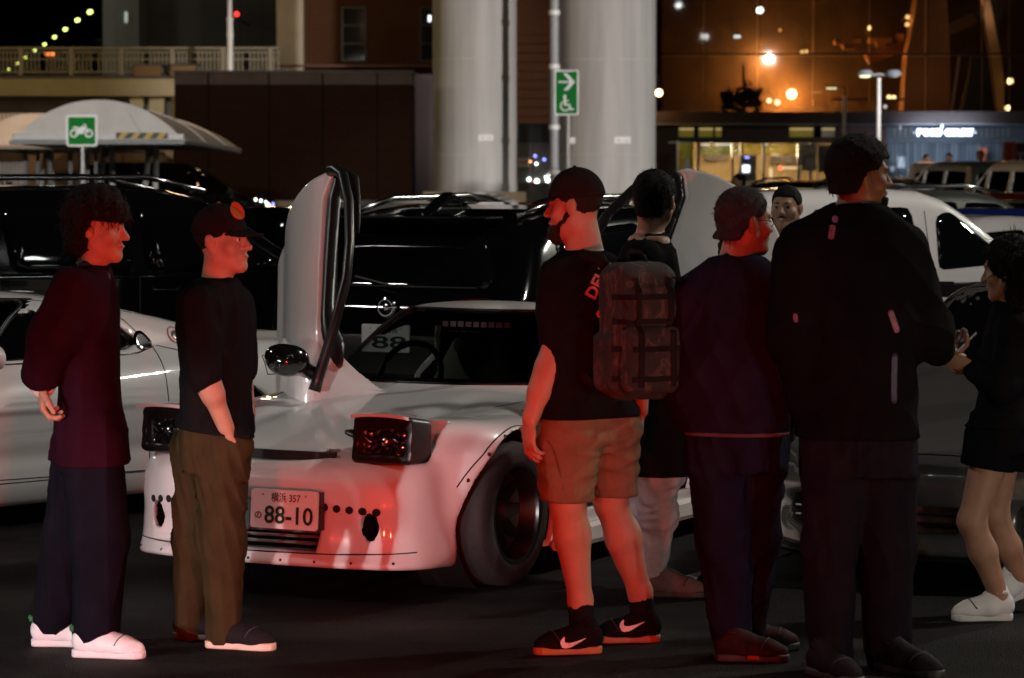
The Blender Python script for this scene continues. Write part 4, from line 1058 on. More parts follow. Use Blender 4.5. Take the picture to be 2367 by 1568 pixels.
# ------------------------------------------------------------------ wheels and plates (car-local: x to the car's left, y to the rear, nose at y = 0)
_wheel_cache = {}
def wheel(car, x, y, r, w, side, rim=rim_grey, deep=0.03, lip=rim_grey, spokes=7, rim_r=None):
    key = (r, w, side, rim.name, deep, spokes)
    if key not in _wheel_cache:
        rr = rim_r or r * 0.70
        ty = MB().lathe([(rr-0.01, -0.5*w), (rr+0.01, -0.52*w), (r-0.03, -0.5*w), (r-0.006, -0.42*w), (r, -0.30*w), (r, 0.30*w), (r-0.006, 0.42*w), (r-0.03, 0.5*w), (rr+0.01, 0.52*w), (rr-0.01, 0.5*w)], (0, 0, 0), (side, 0, 0), 48)
        tym = ty.mesh("tyre", rubber, 50)
        rm = MB().lathe([(rr+0.004, 0.50*w), (rr-0.004, 0.515*w), (rr-0.02, 0.50*w), (rr-0.03, 0.42*w - deep*0.4), (rr-0.035, 0.42*w - deep)], (0, 0, 0), (side, 0, 0), 48).mesh("rim", lip, 50)
        h = 0.42*w - deep
        fc = MB(); fc.lathe([(rr-0.034, h), (rr-0.05, h-0.012), (0.3*rr, h-0.05), (0.001, h-0.05)], (0, 0, 0), (side, 0, 0), 40)
        bk = fc.mesh("rim_back", mesh_black, 50)
        sp = MB()
        for k in range(spokes):
            a = 2*math.pi*k/spokes; ca, sa = math.cos(a), math.sin(a)
            for (u0, u1, hw0, hw1, h0, h1) in ((0.04, rr-0.03, 0.032, 0.022, h-0.02, h+0.004),):
                V = []
                for (u, hw, hh) in ((u0, hw0, h0), (u1, hw1, h1)):
                    for (q, dh) in ((-hw, 0), (hw, 0), (hw*1.2, -0.045), (-hw*1.2, -0.045)):
                        V.append((side*(hh+dh), u*ca - q*sa, u*sa + q*ca))
                sp.add(V, [(0, 1, 5, 4), (1, 2, 6, 5), (2, 3, 7, 6), (3, 0, 4, 7), (0, 3, 2, 1), (4, 5, 6, 7)])
        sp.lathe([(0.001, h+0.004), (0.06, h), (0.07, h-0.03)], (0, 0, 0), (side, 0, 0), 20)
        spm = sp.mesh("spokes", rim, 40)
        _wheel_cache[key] = (tym, rm, bk, spm)
    tym, rm, bk, spm = _wheel_cache[key]
    t = link("wheel", tym, car); t.location = (x, y, r)
    for nm, me in (("rim", rm), ("rim_back", bk), ("spokes", spm)): link(nm, me, t)
    return t
def plate(car, x, y, z, front=True, top="横浜 357", left="の", num="88-10", tilt=0.0, name="license_plate"):
    p = MB().prism(rrect(-0.165, 0.165, -0.0825, 0.0825, 0.012), 0, 0.012)
    o = part(name, p, plate_white, car)
    o.location = (x, y, z); o.rotation_euler = (tilt, 0, 0 if front else math.pi)
    m = MB()
    for (tx, a, b, c, d, bo) in ((top, -0.062, 0.082, 0.030, 0.070, 0.006), (left, -0.142, -0.108, -0.044, -0.014, 0.012), (num, -0.094, 0.146, -0.062, 0.014, 0.018)):
        if tx:
            q = fit_text(tx, a, b, c, d, -0.0025, bold=bo); m.add(np.concatenate(q.v), q.f)
    part("plate_lettering", m, plate_green, o)
    b = MB()
    for s in (-0.105, 0.108): ring_flat(b, s, 0.06, 0, 0.005, -0.0022, 10)
    part("plate_bolts", b, grey_metal, o)["kind"] = "stuff"
    return o

# ------------------------------------------------------------------ low sports coupe
def coupe_shape(wide=True, arch_r=0.345, axles=(0.80, 3.225), roof=1.17, nose=None, intake=True, zshift=0.0, tumble=.52):
    yf = spl([0, .2, .4, .55, .66, .73, .78, .90], [0, .006, .028, .075, .145, .25, .40, .95])
    prof = spl([.0, .08, .13, .2, .3, .42, .52, .58, .63, .72], [.10, .02, -.012, .015, .03, .03, .055, .115, .24, .62]) if nose is None else nose
    Zc = spl([-.3, 0, .15, .35, .6, 1.0, 1.45, 2.2, 3.0, 3.8, 4.15, 4.35], [.57, .585, .605, .635, .675, .735, .80, .82, .87, .90, .885, .85])
    Zf = spl([-.3, 0, .2, .45, .75, 1.0, 1.45, 2.2, 2.8, 3.2, 3.8, 4.35], [.54, .56, .60, .665, .715, .74, .77, .80, .85, .885, .865, .80])
    W = spl([-.3, 0, .3, .5, .8, 1.3, 2.2, 2.8, 3.3, 3.9, 4.35], [.75, .76, .76, .765, .80, .825, .84, .86, .885, .85, .74])
    yr = spl([0, .4, .6, .75, .95], [4.28, 4.25, 4.17, 4.0, 3.5])
    pr = spl([0, .2, .45, .7, .85, 1.0], [-.12, -.03, .03, .0, -.03, -.3])
    def solid(p):
        X = np.abs(p[:, 0]); y = p[:, 1]; z = p[:, 2] - zshift
        g = np.clip((X - .30) / .32, 0, 1); g = g*g*(3-2*g)
        valley = -.014 * np.exp(-((X-.40)/.07)**2) * np.clip((y-.2)*3, 0, 1) * np.clip((1.4-y)*3, 0, 1)
        top = z - (Zc(y) + (Zf(y) - Zc(y)) * g + valley)
        side = X - (W(y) - .05*np.clip((.24-z)/.14, 0, 1)**2 - .9*np.clip(z-.50, 0, 1)**2 - .012*np.exp(-((z-.36)/.05)**2))
        body = smax(top, side, .13)
        fr = (yf(X) + prof(z) - y) * .8
        body = smax(body, fr, .10)
        body = smax(body, (y - yr(X) - pr(z)) * .85, .08)
        body = smax(body, .13 + .03*np.clip(1-y/.5, 0, 1) - z - .02, .03)
        return body
    ga = .30
    def house(p):
        X = np.abs(p[:, 0]); y = p[:, 1]; z = p[:, 2] - zshift
        ws = (z - .79) * .86 - (y - 1.42 - .33*(X/.7)**2.2) * .51
        rf = z - (roof - .035*(X/.55)**2 - .05*((y-2.3)/.6)**2)
        rg = (z - .92) * .97 + (y - 3.55 + .18*(X/.6)**2) * .235
        sd = (X - (.735 - (z-.80)*tumble - .06*np.clip((y-2.5)/1.1, 0, 1.3)**2)) * .89
        g = smax(smax(ws, rf, .10), smax(sd, rg, .10), .09)
        return smax(g, .6 - z, .02)
    def outer(p): return smin(solid(p), house(p), .05)
    return solid, house, outer, axles, arch_r
WIN = [(1.64, .835), (2.30, .845), (2.66, .865), (2.76, .90), (2.66, .985), (2.45, 1.055), (2.20, 1.078), (2.02, 1.06), (1.82, .96)]
DOOR = [(1.42, .26), (2.66, .24), (2.80, .50), (2.84, .86), (2.70, 1.02), (2.46, 1.10), (2.20, 1.135), (2.00, 1.115), (1.78, .985), (1.52, .84), (1.42, .60)]
FRAME = [(1.52, .79), (2.84, .81), (2.82, .92), (2.70, 1.02), (2.46, 1.105), (2.20, 1.14), (2.00, 1.12), (1.78, .99), (1.52, .83)]
WSHIELD = [(-.62, .815), (.62, .815), (.645, .84), (.50, 1.10), (.44, 1.13), (-.44, 1.13), (-.50, 1.10), (-.645, .84)]
RGLASS = [(-.50, .94), (.50, .94), (.46, 1.08), (.36, 1.125), (-.36, 1.125), (-.46, 1.08)]

def build_coupe(label, loc, rz, paintm, voxel=0.0115, open_doors=True, kit=True, group=None, plate_txt=None, mirror_chrome=False, rear_detail=False):
    solid, house, outer, axles, ar = coupe_shape()
    car = thing("sports_coupe", label, "car", loc, rz, group)
    wells = ar + .012
    def flare(X, y, z):
        q = np.full(len(X), .5)
        for ya, xo in ((axles[0], .885), (axles[1], .92)):
            r_ = np.sqrt((y-ya)**2 + (z-.325)**2)
            lowf = np.clip((.60-z)/.40, 0, 1) * np.clip((ya-y)/.3, 0, 1) if ya < 2 else 0
            out = (X - (xo - .16*lowf - 2.3*np.clip(r_-.352, 0, 1)**1.45 - .25*np.clip((.20-z)/.2, 0, 1)**2))*.8
            g = smax(out, r_ - .52, .03); g = smax(g, z - (.738 if ya < 2 else .86) + .10*np.clip(X-.70, 0, 1), .06); g = np.maximum(g, np.maximum(.55 - X, .135 - z)); q = np.minimum(q, g)
        return q
    def body0(p):
        return smin(outer(p), flare(np.abs(p[:, 0]), p[:, 1], p[:, 2]), .035) if kit else outer(p)
    def shell(p):
        d = body0(p)
        X = np.abs(p[:, 0]); y = p[:, 1]; z = p[:, 2]
        for ya in axles:
            cyl = np.sqrt((y-ya)**2 + (z-.325)**2) - wells
            d = smax(d, -np.maximum(cyl, .50 - X), .012)
        # cabin hollow and its openings
        hin = np.maximum(house(p) + .045, .30 - z)
        tub = np.maximum(np.maximum(X - .66, .28 - z), np.maximum(1.30 - y, y - 3.0))
        cav = np.maximum(np.minimum(hin, np.maximum(tub, outer(p) + .05)), .28 - z)
        d = np.maximum(d, -cav)
        wsh = poly_sdf(WSHIELD, p[:, 0], z); d = np.maximum(d, -np.maximum(wsh, np.maximum(y - 2.25, 1.2 - y)))
        if open_doors:
            d = np.maximum(d, -np.maximum(poly_sdf(DOOR, y, z) + .004, .56 - X))
        else:
            d = np.maximum(d, -np.maximum(poly_sdf(WIN, y, z), .30 - X))
        if kit:
            # bumper mouth, bonnet slot, lamp wells
            mouth = np.maximum(np.maximum(X - (.31 + .20*(z-.22)), np.maximum(.205 - z, z - .405)), y - .30)
            d = smax(d, -mouth, .02)
            slot = np.maximum(np.maximum(X - .30, np.abs(z - .582 - .02*(X/.3)**2) - .013), y - .30)
            d = np.maximum(d, -slot)
            fog = np.maximum(np.sqrt(((X-.535)/.9)**2 + ((z-.312)*.72)**2) - .043, y - .40)
            scoop = np.sqrt(((X-.535)/1.05)**2 + ((z-.262)/.62)**2 + ((y-.055)/.32)**2) - .135
            d = smax(d, -scoop*.5, .02); d = np.maximum(d, -fog)
            well = np.maximum(np.abs(X - .55) - .140, np.maximum(np.abs(y - .36) - .17, .57 - z)); d = np.maximum(d, -well)
        return d
    body = sdf_part("body", shell, (-1.0, -.12, .05), (1.0, 4.42, 1.28), voxel, paintm, car, sharp=48)
    # roof and pillars are painted, the cabin inside is dark
    body.data.materials.append(cabin)
    me = body.data; n = len(me.polygons); ctr = np.empty(n*3); me.polygons.foreach_get("center", ctr); ctr = ctr.reshape(-1, 3)
    inner = body0(ctr) < np.where(ctr[:, 1] > .62, -.03, np.where(np.abs(ctr[:, 0]) < .5, -.06, -.11))
    fogm = (np.sqrt(((np.abs(ctr[:, 0])-.535)/.9)**2 + ((ctr[:, 2]-.312)*.72)**2) < .050) & (ctr[:, 1] < .42) & (outer(ctr) < -.022)
    inner = inner | fogm
    me.polygons.foreach_set("material_index", inner.astype(np.int32)); me.update()
    # glass
    part("windscreen", patch(outer, WSHIELD, 'y', -1, off=-.006, n=72, rnd=1, start=-.3), clear_glass, car, smooth=True)
    wf = MB();
    ring = round_corners(WSHIELD, .03); part("windscreen_seal", seam(outer, ring, 'y', -1, r=.009, n=90, closed=True, off=.0), black_trim, car, smooth=True)
    part("rear_window", patch(outer, RGLASS, 'y', 1, off=.003, n=48), car_glass, car, smooth=True)
    stk = MB()
    for k in range(9): poly_flat(stk, [(-.10+.042*k, 1.058), (-.068+.042*k, 1.058), (-.066+.042*k, 1.084), (-.098+.042*k, 1.084)], 1.86)
    part("sunstrip_sticker", stk, mat("faint_sticker", (0.035, 0.032, 0.034), 0.8, spec=.05), car)["kind"] = "stuff"
    # lower trim and seams
    part("dashboard", MB().box((-.64, 1.62, .58), (.64, 1.95, .80), ch=.04), cabin, car)
    for s in (-1, 1):
        st = MB(); st.box((s*.36-.22, 2.15, .30), (s*.36+.22, 2.62, .48), ch=.06)
        seat = part("seat", st, mat("seat_cloth", (0.05, 0.05, 0.03), .8), car)
        bk = MB().tube([(s*.36, 2.60, .48), (s*.36, 2.68, .72), (s*.36, 2.74, .90), (s*.36, 2.76, 1.02)], [.23, .22, .16, .09], 12)
        part("seat_back", bk, mat("olive_seat", (0.28, 0.22, 0.04), .6) if s > 0 else mat("seat_cloth", (0.05, 0.05, 0.03), .8), seat, smooth=True)
    part("steering_wheel", MB().tube([(-.36+.17*math.cos(a), 2.0+.06*math.sin(a), .80+.16*math.sin(a)) for a in np.linspace(0, 2*math.pi, 25)], .016, 7), black_trim, car, smooth=True)
    dark_seam = mat("panel_gap", (0.012, 0.010, 0.010), .7)
    bonnet = [(-.30, .12), (-.39, .20), (-.40, .55), (-.58, 1.0), (-.66, 1.42)]
    if kit:
        for s in (-1, 1): part("bonnet_gap", seam(outer, [(s*-a, b) for a, b in bonnet[1:]], 'z', r=.003, n=40, off=.0), dark_seam, car)
        part("lip_gap", seam(outer, [(-.70, .205), (-.4, .198), (0, .195), (.4, .198), (.70, .205)], 'y', -1, r=.003, n=60), dark_seam, car)
        for k in range(9):
            xx = -.64 + k*.16
            part("lip_bolt", seam(outer, [(xx-.004, .165), (xx+.004, .165)], 'y', -1, r=.006, n=2), dark_seam, car)
        for s in (-1, 1):
            for k in range(5):
                xx = s*(.350 + k*.054); zz = .393 - .004*k
                p2 = [(xx + .017*math.cos(a), zz + .017*math.sin(a)) for a in np.linspace(0, 2*math.pi, 13)[:-1]]
                part("bumper_hole_disc", patch(outer, p2, 'y', -1, off=.0012, n=16, rings=2, rnd=0, skirt=.004), mat("hole_black", (0.006, 0.005, 0.005), .8), car, smooth=True)  # black disc drawn for the dark of a small hole
        # mouth mesh, splitter, ducts
        part("grille", MB().box((-.38, .20, .20), (.38, .215, .42)), mesh_black, car)
        for zz in (.235, .262): part("grille_bar", MB().tube([(-.31, .08, zz), (0, .055, zz), (.31, .08, zz)], .007, 6), mat("bar_grey", (0.12, 0.12, 0.11), .5), car)
        part("bonnet_duct", MB().box((-.32, .18, .55), (.32, .20, .61)), mesh_black, car)
        part("inner_panel", MB().box((-.30, .12, .27), (.30, .135, .40)), mat("grey_inner", (0.10, 0.105, 0.10), .5, var=.3, vscale=7), car)
        for s in (-1, 1):
            part("fog_lamp", MB().lathe([(.001, 0), (.03, .004), (.042, .02)], (s*.535, .245, .312), (0, 1, 0), 18), black_trim, car, smooth=True)
            # pop-up lamp
            pod = part("popup_headlamp", MB(), black_trim, car) if False else None
            def podf(p, s=s):
                x = np.abs(p[:, 0] - s*.55); y = p[:, 1] + .10; z = p[:, 2]
                q = np.maximum(x - .136, np.maximum(.285 + .10*np.clip(z-.68, -1, 1) + .10*np.clip((p[:, 0]*s-.55), -1, 1) - y, y - .47))
                q = smax(q, np.maximum(z - .776 + .14*np.clip(y-.3, 0, 1), .57 - z), .03)
                rec = np.maximum(x - .108, np.maximum(np.abs(z - .664) - .056, y - .325 - .10*(p[:, 0]*s-.55)))
                return np.maximum(q, -rec)
            pod = sdf_part("popup_headlamp", podf, (s*.55-.17, .10, .55), (s*.55+.17, .54, .83), .008, black_trim, car, sharp=40)
            sl = .10*s
            ref = MB(); G = []
            for i in range(41):
                G.append([(s*.55 + (j/72-.5)*.212, .228 + sl*(j/72-.5)*.212 - .0075*abs(math.sin(math.pi*7*j/72 + 1.4*math.sin(i*.21+1))*math.sin(math.pi*4*i/40 + 1.3*math.sin(j*.13))), .664 + (i/40-.5)*.112) for j in range(73)])
            part("reflector", ref.sheet(G), lamp_chrome, pod, smooth=True)
            part("bulb", MB().lathe([(.026*math.sin(a_), -.026*math.cos(a_)) for a_ in np.linspace(.03, 3.1, 9)], (s*.55, .222, .664), (0, 1, 0), 16), lamp_chrome, pod, smooth=True)
            G = [G[0], G[20], G[40]]
            G = [[G[k_][j] for j in range(0, 73, 6)] for k_ in range(3)]
            part("lens", MB().sheet([[(x, y-.022, z) for x, y, z in r_] for r_ in G]), glass_mat("lamp_lens", (0.9, 0.9, 0.9), 0.02), pod)
            lid = MB(); L = []
            for i in range(6):
                yy = .150 + i*.068; hw = .142 - .016*i
                L.append([(s*.55 + (j/6-.5)*2*hw, yy + .03*abs(j/6-.5),   .790 - .012*(j/6-.5)**2*4 - .17*max(yy-.26, 0)) for j in range(7)])
            lid.sheet(L); lid.sheet([[(x, y, z-.014) for x, y, z in r_] for r_ in L]); lid.sheet([L[0], [(x, y, z-.014) for x, y, z in L[0]]])
            part("lamp_lid", lid, paintm, pod, smooth=40)
            part("wing_gap", seam(outer, [(s*.70, .46), (s*.74, .60), (s*.72, 1.0), (s*.71, 1.40)], 'z', r=.003, n=30), dark_seam, car)
            part("duct_vent", patch(outer, [(s*.28, .30), (s*.36, .27), (s*.40, .30), (s*.36, .33)], 'z', off=.002, n=20, rings=2), black_trim, car, smooth=True)
        # over-fender joints and their bolts
        for ya in axles:
            for s in (-1, 1):
                a0, a1 = (18, 158) if ya < 2 else (22, 158)
                arc = [(ya + .425*math.cos(rad(a)), .325 + (.375 if ya < 2 else .425)*math.sin(rad(a))) for a in np.linspace(a0, a1, 24)]
                jn = part("overfender_joint", seam(body0, arc, 'x', s, r=.0035, n=44), dark_seam, car)
                for k in range(7):
                    a = rad(a0 + 6 + (a1-a0-12)*k/6); H = cast(body0, np.array([[1.3*s, ya + .40*math.cos(a), .325 + (.36 if ya < 2 else .40)*math.sin(a)]]), (-s, 0, 0), far=1.2)[0]
                    part("overfender_bolt", MB().lathe([(.001, .006), (.008, .004), (.010, -.004)], H, (s, 0, 0), 8), dark_seam, jn)
        part("side_skirt", MB().box((.80, 1.22, .10), (.87, 2.80, .20), ch=.02), paintm, car)
        part("side_skirt", MB().box((-.87, 1.22, .10), (-.80, 2.80, .20), ch=.02), paintm, car)
    for s in (-1, 1):
        for k, ya in enumerate(axles):
            wx = (.735 if kit else .70)
            wheel(car, s*wx, ya, .318, .27 if kit else .23, s, rim_black, .07 if kit else .03, rim_lip, 10, .225)
            bl = MB().lathe([(wells+.005, -.22), (wells+.004, .06)], (s*.70, ya, .325), (s, 0, 0), 40); part("arch_liner", bl, cabin, car)
    part("underbody", MB().box((-.62, .34, .13), (.62, 4.0, .27)), cabin, car)
    # doors
    body_outer = outer
    for s in (-1, 1):
        outer = coupe_shape(tumble=.26)[2] if (open_doors and s < 0) else body_outer
        def skin(p, s=s, outer=outer):
            d = outer(p); y = p[:, 1]; z = p[:, 2]
            q = smax(smax(d, -(d + .06), .012), poly_sdf(DOOR, y, z) + .004, .02)
            q = smax(q, .046 - poly_sdf(WIN, y, z), .01)
            q = smax(q, z - .90 - .1*np.clip(y-2.4, 0, 1), .02)
            return np.maximum(q, .40 - p[:, 0]*s)
        def frame(p, s=s, outer=outer):
            d = outer(p) + .002; y = p[:, 1]; z = p[:, 2]
            sw = poly_sdf(WIN, y, z)
            q = smax(smax(d, -(d + .05), .014), sw - .042, .02)
            q = smax(q, -sw, .02)
            return smax(q, (.61 if (open_doors and s < 0) else .52) - p[:, 0]*s, .02)
        def lining(p, s=s, outer=outer):
            d = outer(p) + .055; y = p[:, 1]; z = p[:, 2]
            q = smax(smax(d, -(d + .035), .015), poly_sdf(DOOR, y, z) + .03, .03)
            return np.maximum(np.maximum(q, z - .76), .40 - p[:, 0]*s)
        # the raised pose: where the door's rear and upper directions end up
        c28, s28 = math.cos(rad(28)), math.sin(rad(28))
        tol = lambda v: np.array([v[0]*c28 - v[1]*s28, v[0]*s28 + v[1]*c28, v[2]])
        rear_n, up_n, tip = (((.36, .55, .76), (-.75, -.20, .62), (.86, 13.25, 1.86)) if s > 0 else ((.0, .62, .78), (.26, -.75, .58), (-.955, 14.1, 1.84)))
        rear_n = nrm(tol(rear_n)); up_n = tol(up_n); up_n = nrm(up_n - rear_n*np.dot(up_n, rear_n))
        out_n = np.cross(rear_n, up_n) * (1 if s > 0 else -1)
        anchor = np.array([s*.80, 2.84, .86]); target = tol(np.array(tip) - (-1.12, 12.25, 0))
        def xf(V, s=s, A=anchor, T_=target, rn=rear_n, un=up_n, on=out_n):
            if not open_doors: return V
            Q = np.asarray(V) - A
            return T_ + (Q[:, :1]*s)*on + Q[:, 1:2]*rn + Q[:, 2:3]*un
        if not open_doors and s < 0 and False: continue
        lo, hi = (min(s*.35, s*.98), 1.30, .15), (max(s*.35, s*.98), 2.95, 1.25)
        dv = .011
        door = sdf_part("door", skin, lo, hi, dv, paintm, car, xf=xf, sharp=45)
        sdf_part("window_frame", frame, (min(s*.25, s*.98), 1.30, .7), (max(s*.25, s*.98), 2.95, 1.25), dv, black_trim, door, xf=xf, sharp=45)
        if open_doors:
            if s < 0:
                arc = [(s*(.745 - .26*(z - .80)), y, z) for y, z in ((2.80, .875), (2.77, .93), (2.68, 1.01), (2.46, 1.085), (2.20, 1.108), (2.01, 1.09), (1.80, .985), (1.60, .845), (1.55, .81))]
                part("upper_frame_bar", MB().tube(arc, [.03, .028, .026, .024, .024, .024, .024, .026, .03], 10), black_trim, door, smooth=True, xf=xf)
            sdf_part("lining", lining, lo, hi, .013, cabin, door, xf=xf)
        else:
            part("door_glass", patch(outer, WIN, 'x', s, off=-.012, n=56), car_glass, door, smooth=True)
            part("handle_cup", patch(outer, [(2.74, .855), (2.83, .87), (2.84, .905), (2.79, .965), (2.74, .95), (2.72, .90)], 'x', s, off=.004, n=30, rings=3), chrome, door, smooth=True)
            part("window_trim", seam(outer, [(1.62, .82), (2.3, .828), (2.72, .845), (2.84, .875)], 'x', s, r=.006, n=40), chrome, door, smooth=True)
        def mir(p, s=s):
            q = p - np.array([s*.89, 1.66, .875]); 
            e = np.sqrt((q[:, 0]/.105)**2 + ((q[:, 1])/.085)**2 + (q[:, 2]/.075)**2); d = (e - 1) * .075
            d = smax(d, q[:, 1] - .045, .015)
            a = np.array([s*.76, 1.64, .82]); b = np.array([s*.87, 1.65, .86]); ba = b - a; t = np.clip(((p-a) @ ba)/(ba @ ba), 0, 1)
            return smin(d, np.linalg.norm(p - a - t[:, None]*ba, axis=1) - .035, .03)
        sdf_part("door_mirror", mir, (s*.93-.25, 1.52, .74), (s*.93+.25, 1.80, 1.0), .009, mat("gloss_black", (0.006, 0.006, 0.006), .12, coat=1.0) if kit else paintm, door, xf=xf)
    outer = body_outer
    if plate_txt:
        plate(car, .20, -.035, .385, True, *plate_txt, tilt=rad(-4))
        part("plate_bracket", MB().box((.05, -.02, .30), (.36, .03, .46)), black_trim, car)
    if rear_detail:
        part("fuel_lid", seam(outer, [(3.50, .70), (3.66, .70), (3.66, .80), (3.50, .80)], 'x', 1, r=.003, n=44, closed=True), dark_seam, car)
        p2 = [(3.02 + .05*math.cos(a), .925 + .042*math.sin(a)) for a in np.linspace(0, 2*math.pi, 25)[:-1]]
        part("round_emblem", seam(outer, p2, 'x', 1, r=.006, n=40, closed=True), mat("emblem_pink", (0.35, 0.10, 0.16), .3), car)
        part("emblem_disc", patch(outer, [(3.02 + .03*math.cos(a), .925 + .025*math.sin(a)) for a in np.linspace(0, 2*math.pi, 17)[:-1]], 'x', 1, off=.002, n=24, rings=2, rnd=0), mat("emblem_silver", (0.6, 0.55, 0.5), .2, metal=.8), car, smooth=True)
        part("quarter_gap", seam(outer, [(2.86, .88), (3.1, .82), (3.4, .80)], 'x', 1, r=.003, n=30), dark_seam, car)
        part("hatch_gap", seam(outer, [(2.75, 1.06), (3.1, 1.0), (3.55, .91)], 'x', 1, r=.003, n=30), dark_seam, car)
        part("door_gap", seam(outer, DOOR + DOOR[:1], 'x', 1, r=.003, n=120), dark_seam, car)
        part("skirt_gap", seam(outer, [(1.25, .235), (2.85, .235)], 'x', 1, r=.003, n=50), dark_seam, car)
    return car

build_coupe("white wide-body sports coupe with both doors raised and pop-up lamps", (-1.12, 12.25, 0), rad(-28), white_paint, .0105, True, True, None, ("横浜 357", "の", "88-10"))
build_coupe("white low sports coupe with closed doors behind the man in the burgundy jacket", (-4.40, 13.82, 0), rad(-45), white_paint, .014, False, False, None, None, rear_detail=True)

# ------------------------------------------------------------------ silver roadster on the right
def build_roadster(label, loc, rz):
    yf = spl([0, .3, .5, .65, .78, .85, .92], [0, .02, .07, .16, .34, .55, 1.0])
    prof = spl([.0, .13, .2, .3, .42, .52, .58, .66, .75], [.12, .0, .01, .05, .025, .04, .09, .25, .6])
    Zc = spl([-.3, 0, .2, .5, 1.0, 1.65, 2.4, 3.2, 4.0, 4.3], [.55, .57, .61, .67, .75, .84, .86, .90, .86, .80])
    Zf = spl([-.3, 0, .2, .5, .9, 1.3, 1.65, 2.4, 3.2, 4.0, 4.3], [.53, .55, .60, .70, .78, .80, .81, .82, .88, .82, .72])
    def outer(p):
        X = np.abs(p[:, 0]); y = p[:, 1]; z = p[:, 2]
        g = np.clip((X-.35)/.28, 0, 1); g = g*g*(3-2*g)
        top = z - (Zc(y) + (Zf(y)-Zc(y))*g)
        sd = X - (.87 - .05*np.clip((.26-z)/.14, 0, 1)**2 - .8*np.clip(z-.5, 0, 1)**2)
        b = smax(top, sd, .14); b = smax(b, (yf(X)+prof(z)-y)*.8, .10); b = smax(b, (y - 4.28 + .5*(X/.9)**4)*.9, .1)
        b = smax(b, .13 - z, .03)
        ws = (z-.83)*.86 - (y - 1.60 - .30*(X/.7)**2.2)*.51; rf = z - (1.26 - .05*(X/.55)**2 - .09*((y-2.5)/.6)**2)
        rg = (z-.95)*.95 + (y-3.45)*.34; s2 = (X - (.74 - (z-.84)*.5))*.89
        h = smax(smax(ws, rf, .1), smax(s2, rg, .1), .09); h = smax(h, .6 - z, .02)
        return smin(b, h, .05)
    def shell(p):
        d = outer(p); X = np.abs(p[:, 0]); y = p[:, 1]; z = p[:, 2]
        for ya in (.86, 3.28): d = smax(d, -np.maximum(np.sqrt((y-ya)**2+(z-.32)**2) - .345, .52 - X), .012)
        m1 = smax(np.abs(X - .0) - .15, np.maximum(np.abs(z-.29)-.055, y-.3), .03)
        m2 = smax(np.abs(X - .53) - .135, np.maximum(np.abs(z-.30)-.068, y-.5), .05)
        return smax(smax(d, -m1, .015), -m2, .015)
    car = thing("silver_roadster", label, "car", loc, rz)
    sdf_part("body", shell, (-1, -.1, .05), (1, 4.4, 1.35), .0135, silver_car, car, sharp=48)
    part("intake_mesh", MB().box((-.70, .33, .20), (.70, .345, .39)), mesh_black, car)
    for zz in (.27, .31): part("intake_slat", MB().tube([(-.64, .2, zz), (-.42, .14, zz)], .008, 6), black_trim, car); part("intake_slat", MB().tube([(.42, .14, zz), (.64, .2, zz)], .008, 6), black_trim, car); part("intake_slat", MB().tube([(-.15, .07, zz), (.15, .07, zz)], .008, 6), black_trim, car)
    part("windscreen", patch(outer, [(-.62, .87), (.62, .87), (.47, 1.19), (.42, 1.215), (-.42, 1.215), (-.47, 1.19)], 'y', -1, off=.003, n=60, start=-.3), car_glass, car, smooth=True)
    for s in (-1, 1):
        part("side_window", patch(outer, [(1.85, .88), (2.95, .90), (2.85, 1.05), (2.5, 1.17), (2.2, 1.17)], 'x', s, n=44), car_glass, car, smooth=True)
        part("headlight", patch(outer, [(s*.50, .52), (s*.70, .56), (s*.76, .66), (s*.72, .72), (s*.60, .68), (s*.50, .60)], 'y', -1, off=.003, n=44, start=-.3), mat("clear_lamp", (0.25, 0.25, 0.26), .06, metal=.6), car, smooth=True)
        sdf_part("door_mirror", lambda p, s=s: (np.sqrt(((p[:, 0]-s*.95)/.12)**2 + ((p[:, 1]-1.85)/.07)**2 + ((p[:, 2]-.95)/.075)**2)-1)*.07, (s*.95-.16, 1.7, .83), (s*.95+.16, 2.0, 1.07), .012, silver_car, car)
        part("mirror_stalk", MB().tube([(s*.74, 1.85, .86), (s*.92, 1.85, .93)], .025, 6), black_trim, car)
        part("bonnet_gap", seam(outer, [(s*.46, .20), (s*.50, .6), (s*.60, 1.1), (s*.64, 1.5)], 'z', r=.003, n=30), mat("panel_gap", (0.012, 0.010, 0.010), .7), car)
        for ya in (.86, 3.28): wheel(car, s*.74, ya, .315, .22, s, rim_grey, .02, rim_grey, 5, .215)
    part("lower_lip", MB().tube([(x, float(yf(abs(x))) - .02, .125) for x in np.linspace(-.72, .72, 17)], .018, 6), black_trim, car, smooth=True)
    part("bonnet_edge", seam(outer, [(-.46, .15), (-.2, .08), (.2, .08), (.46, .15)], 'z', r=.004, n=30), mat("panel_gap", (0.012, 0.010, 0.010), .7), car)
    part("underbody", MB().box((-.66, .45, .12), (.66, 4.0, .24)), cabin, car)
    return car
build_roadster("dark silver roadster with low intakes behind the tall man in black", (1.78, 12.50, 0), rad(-24))

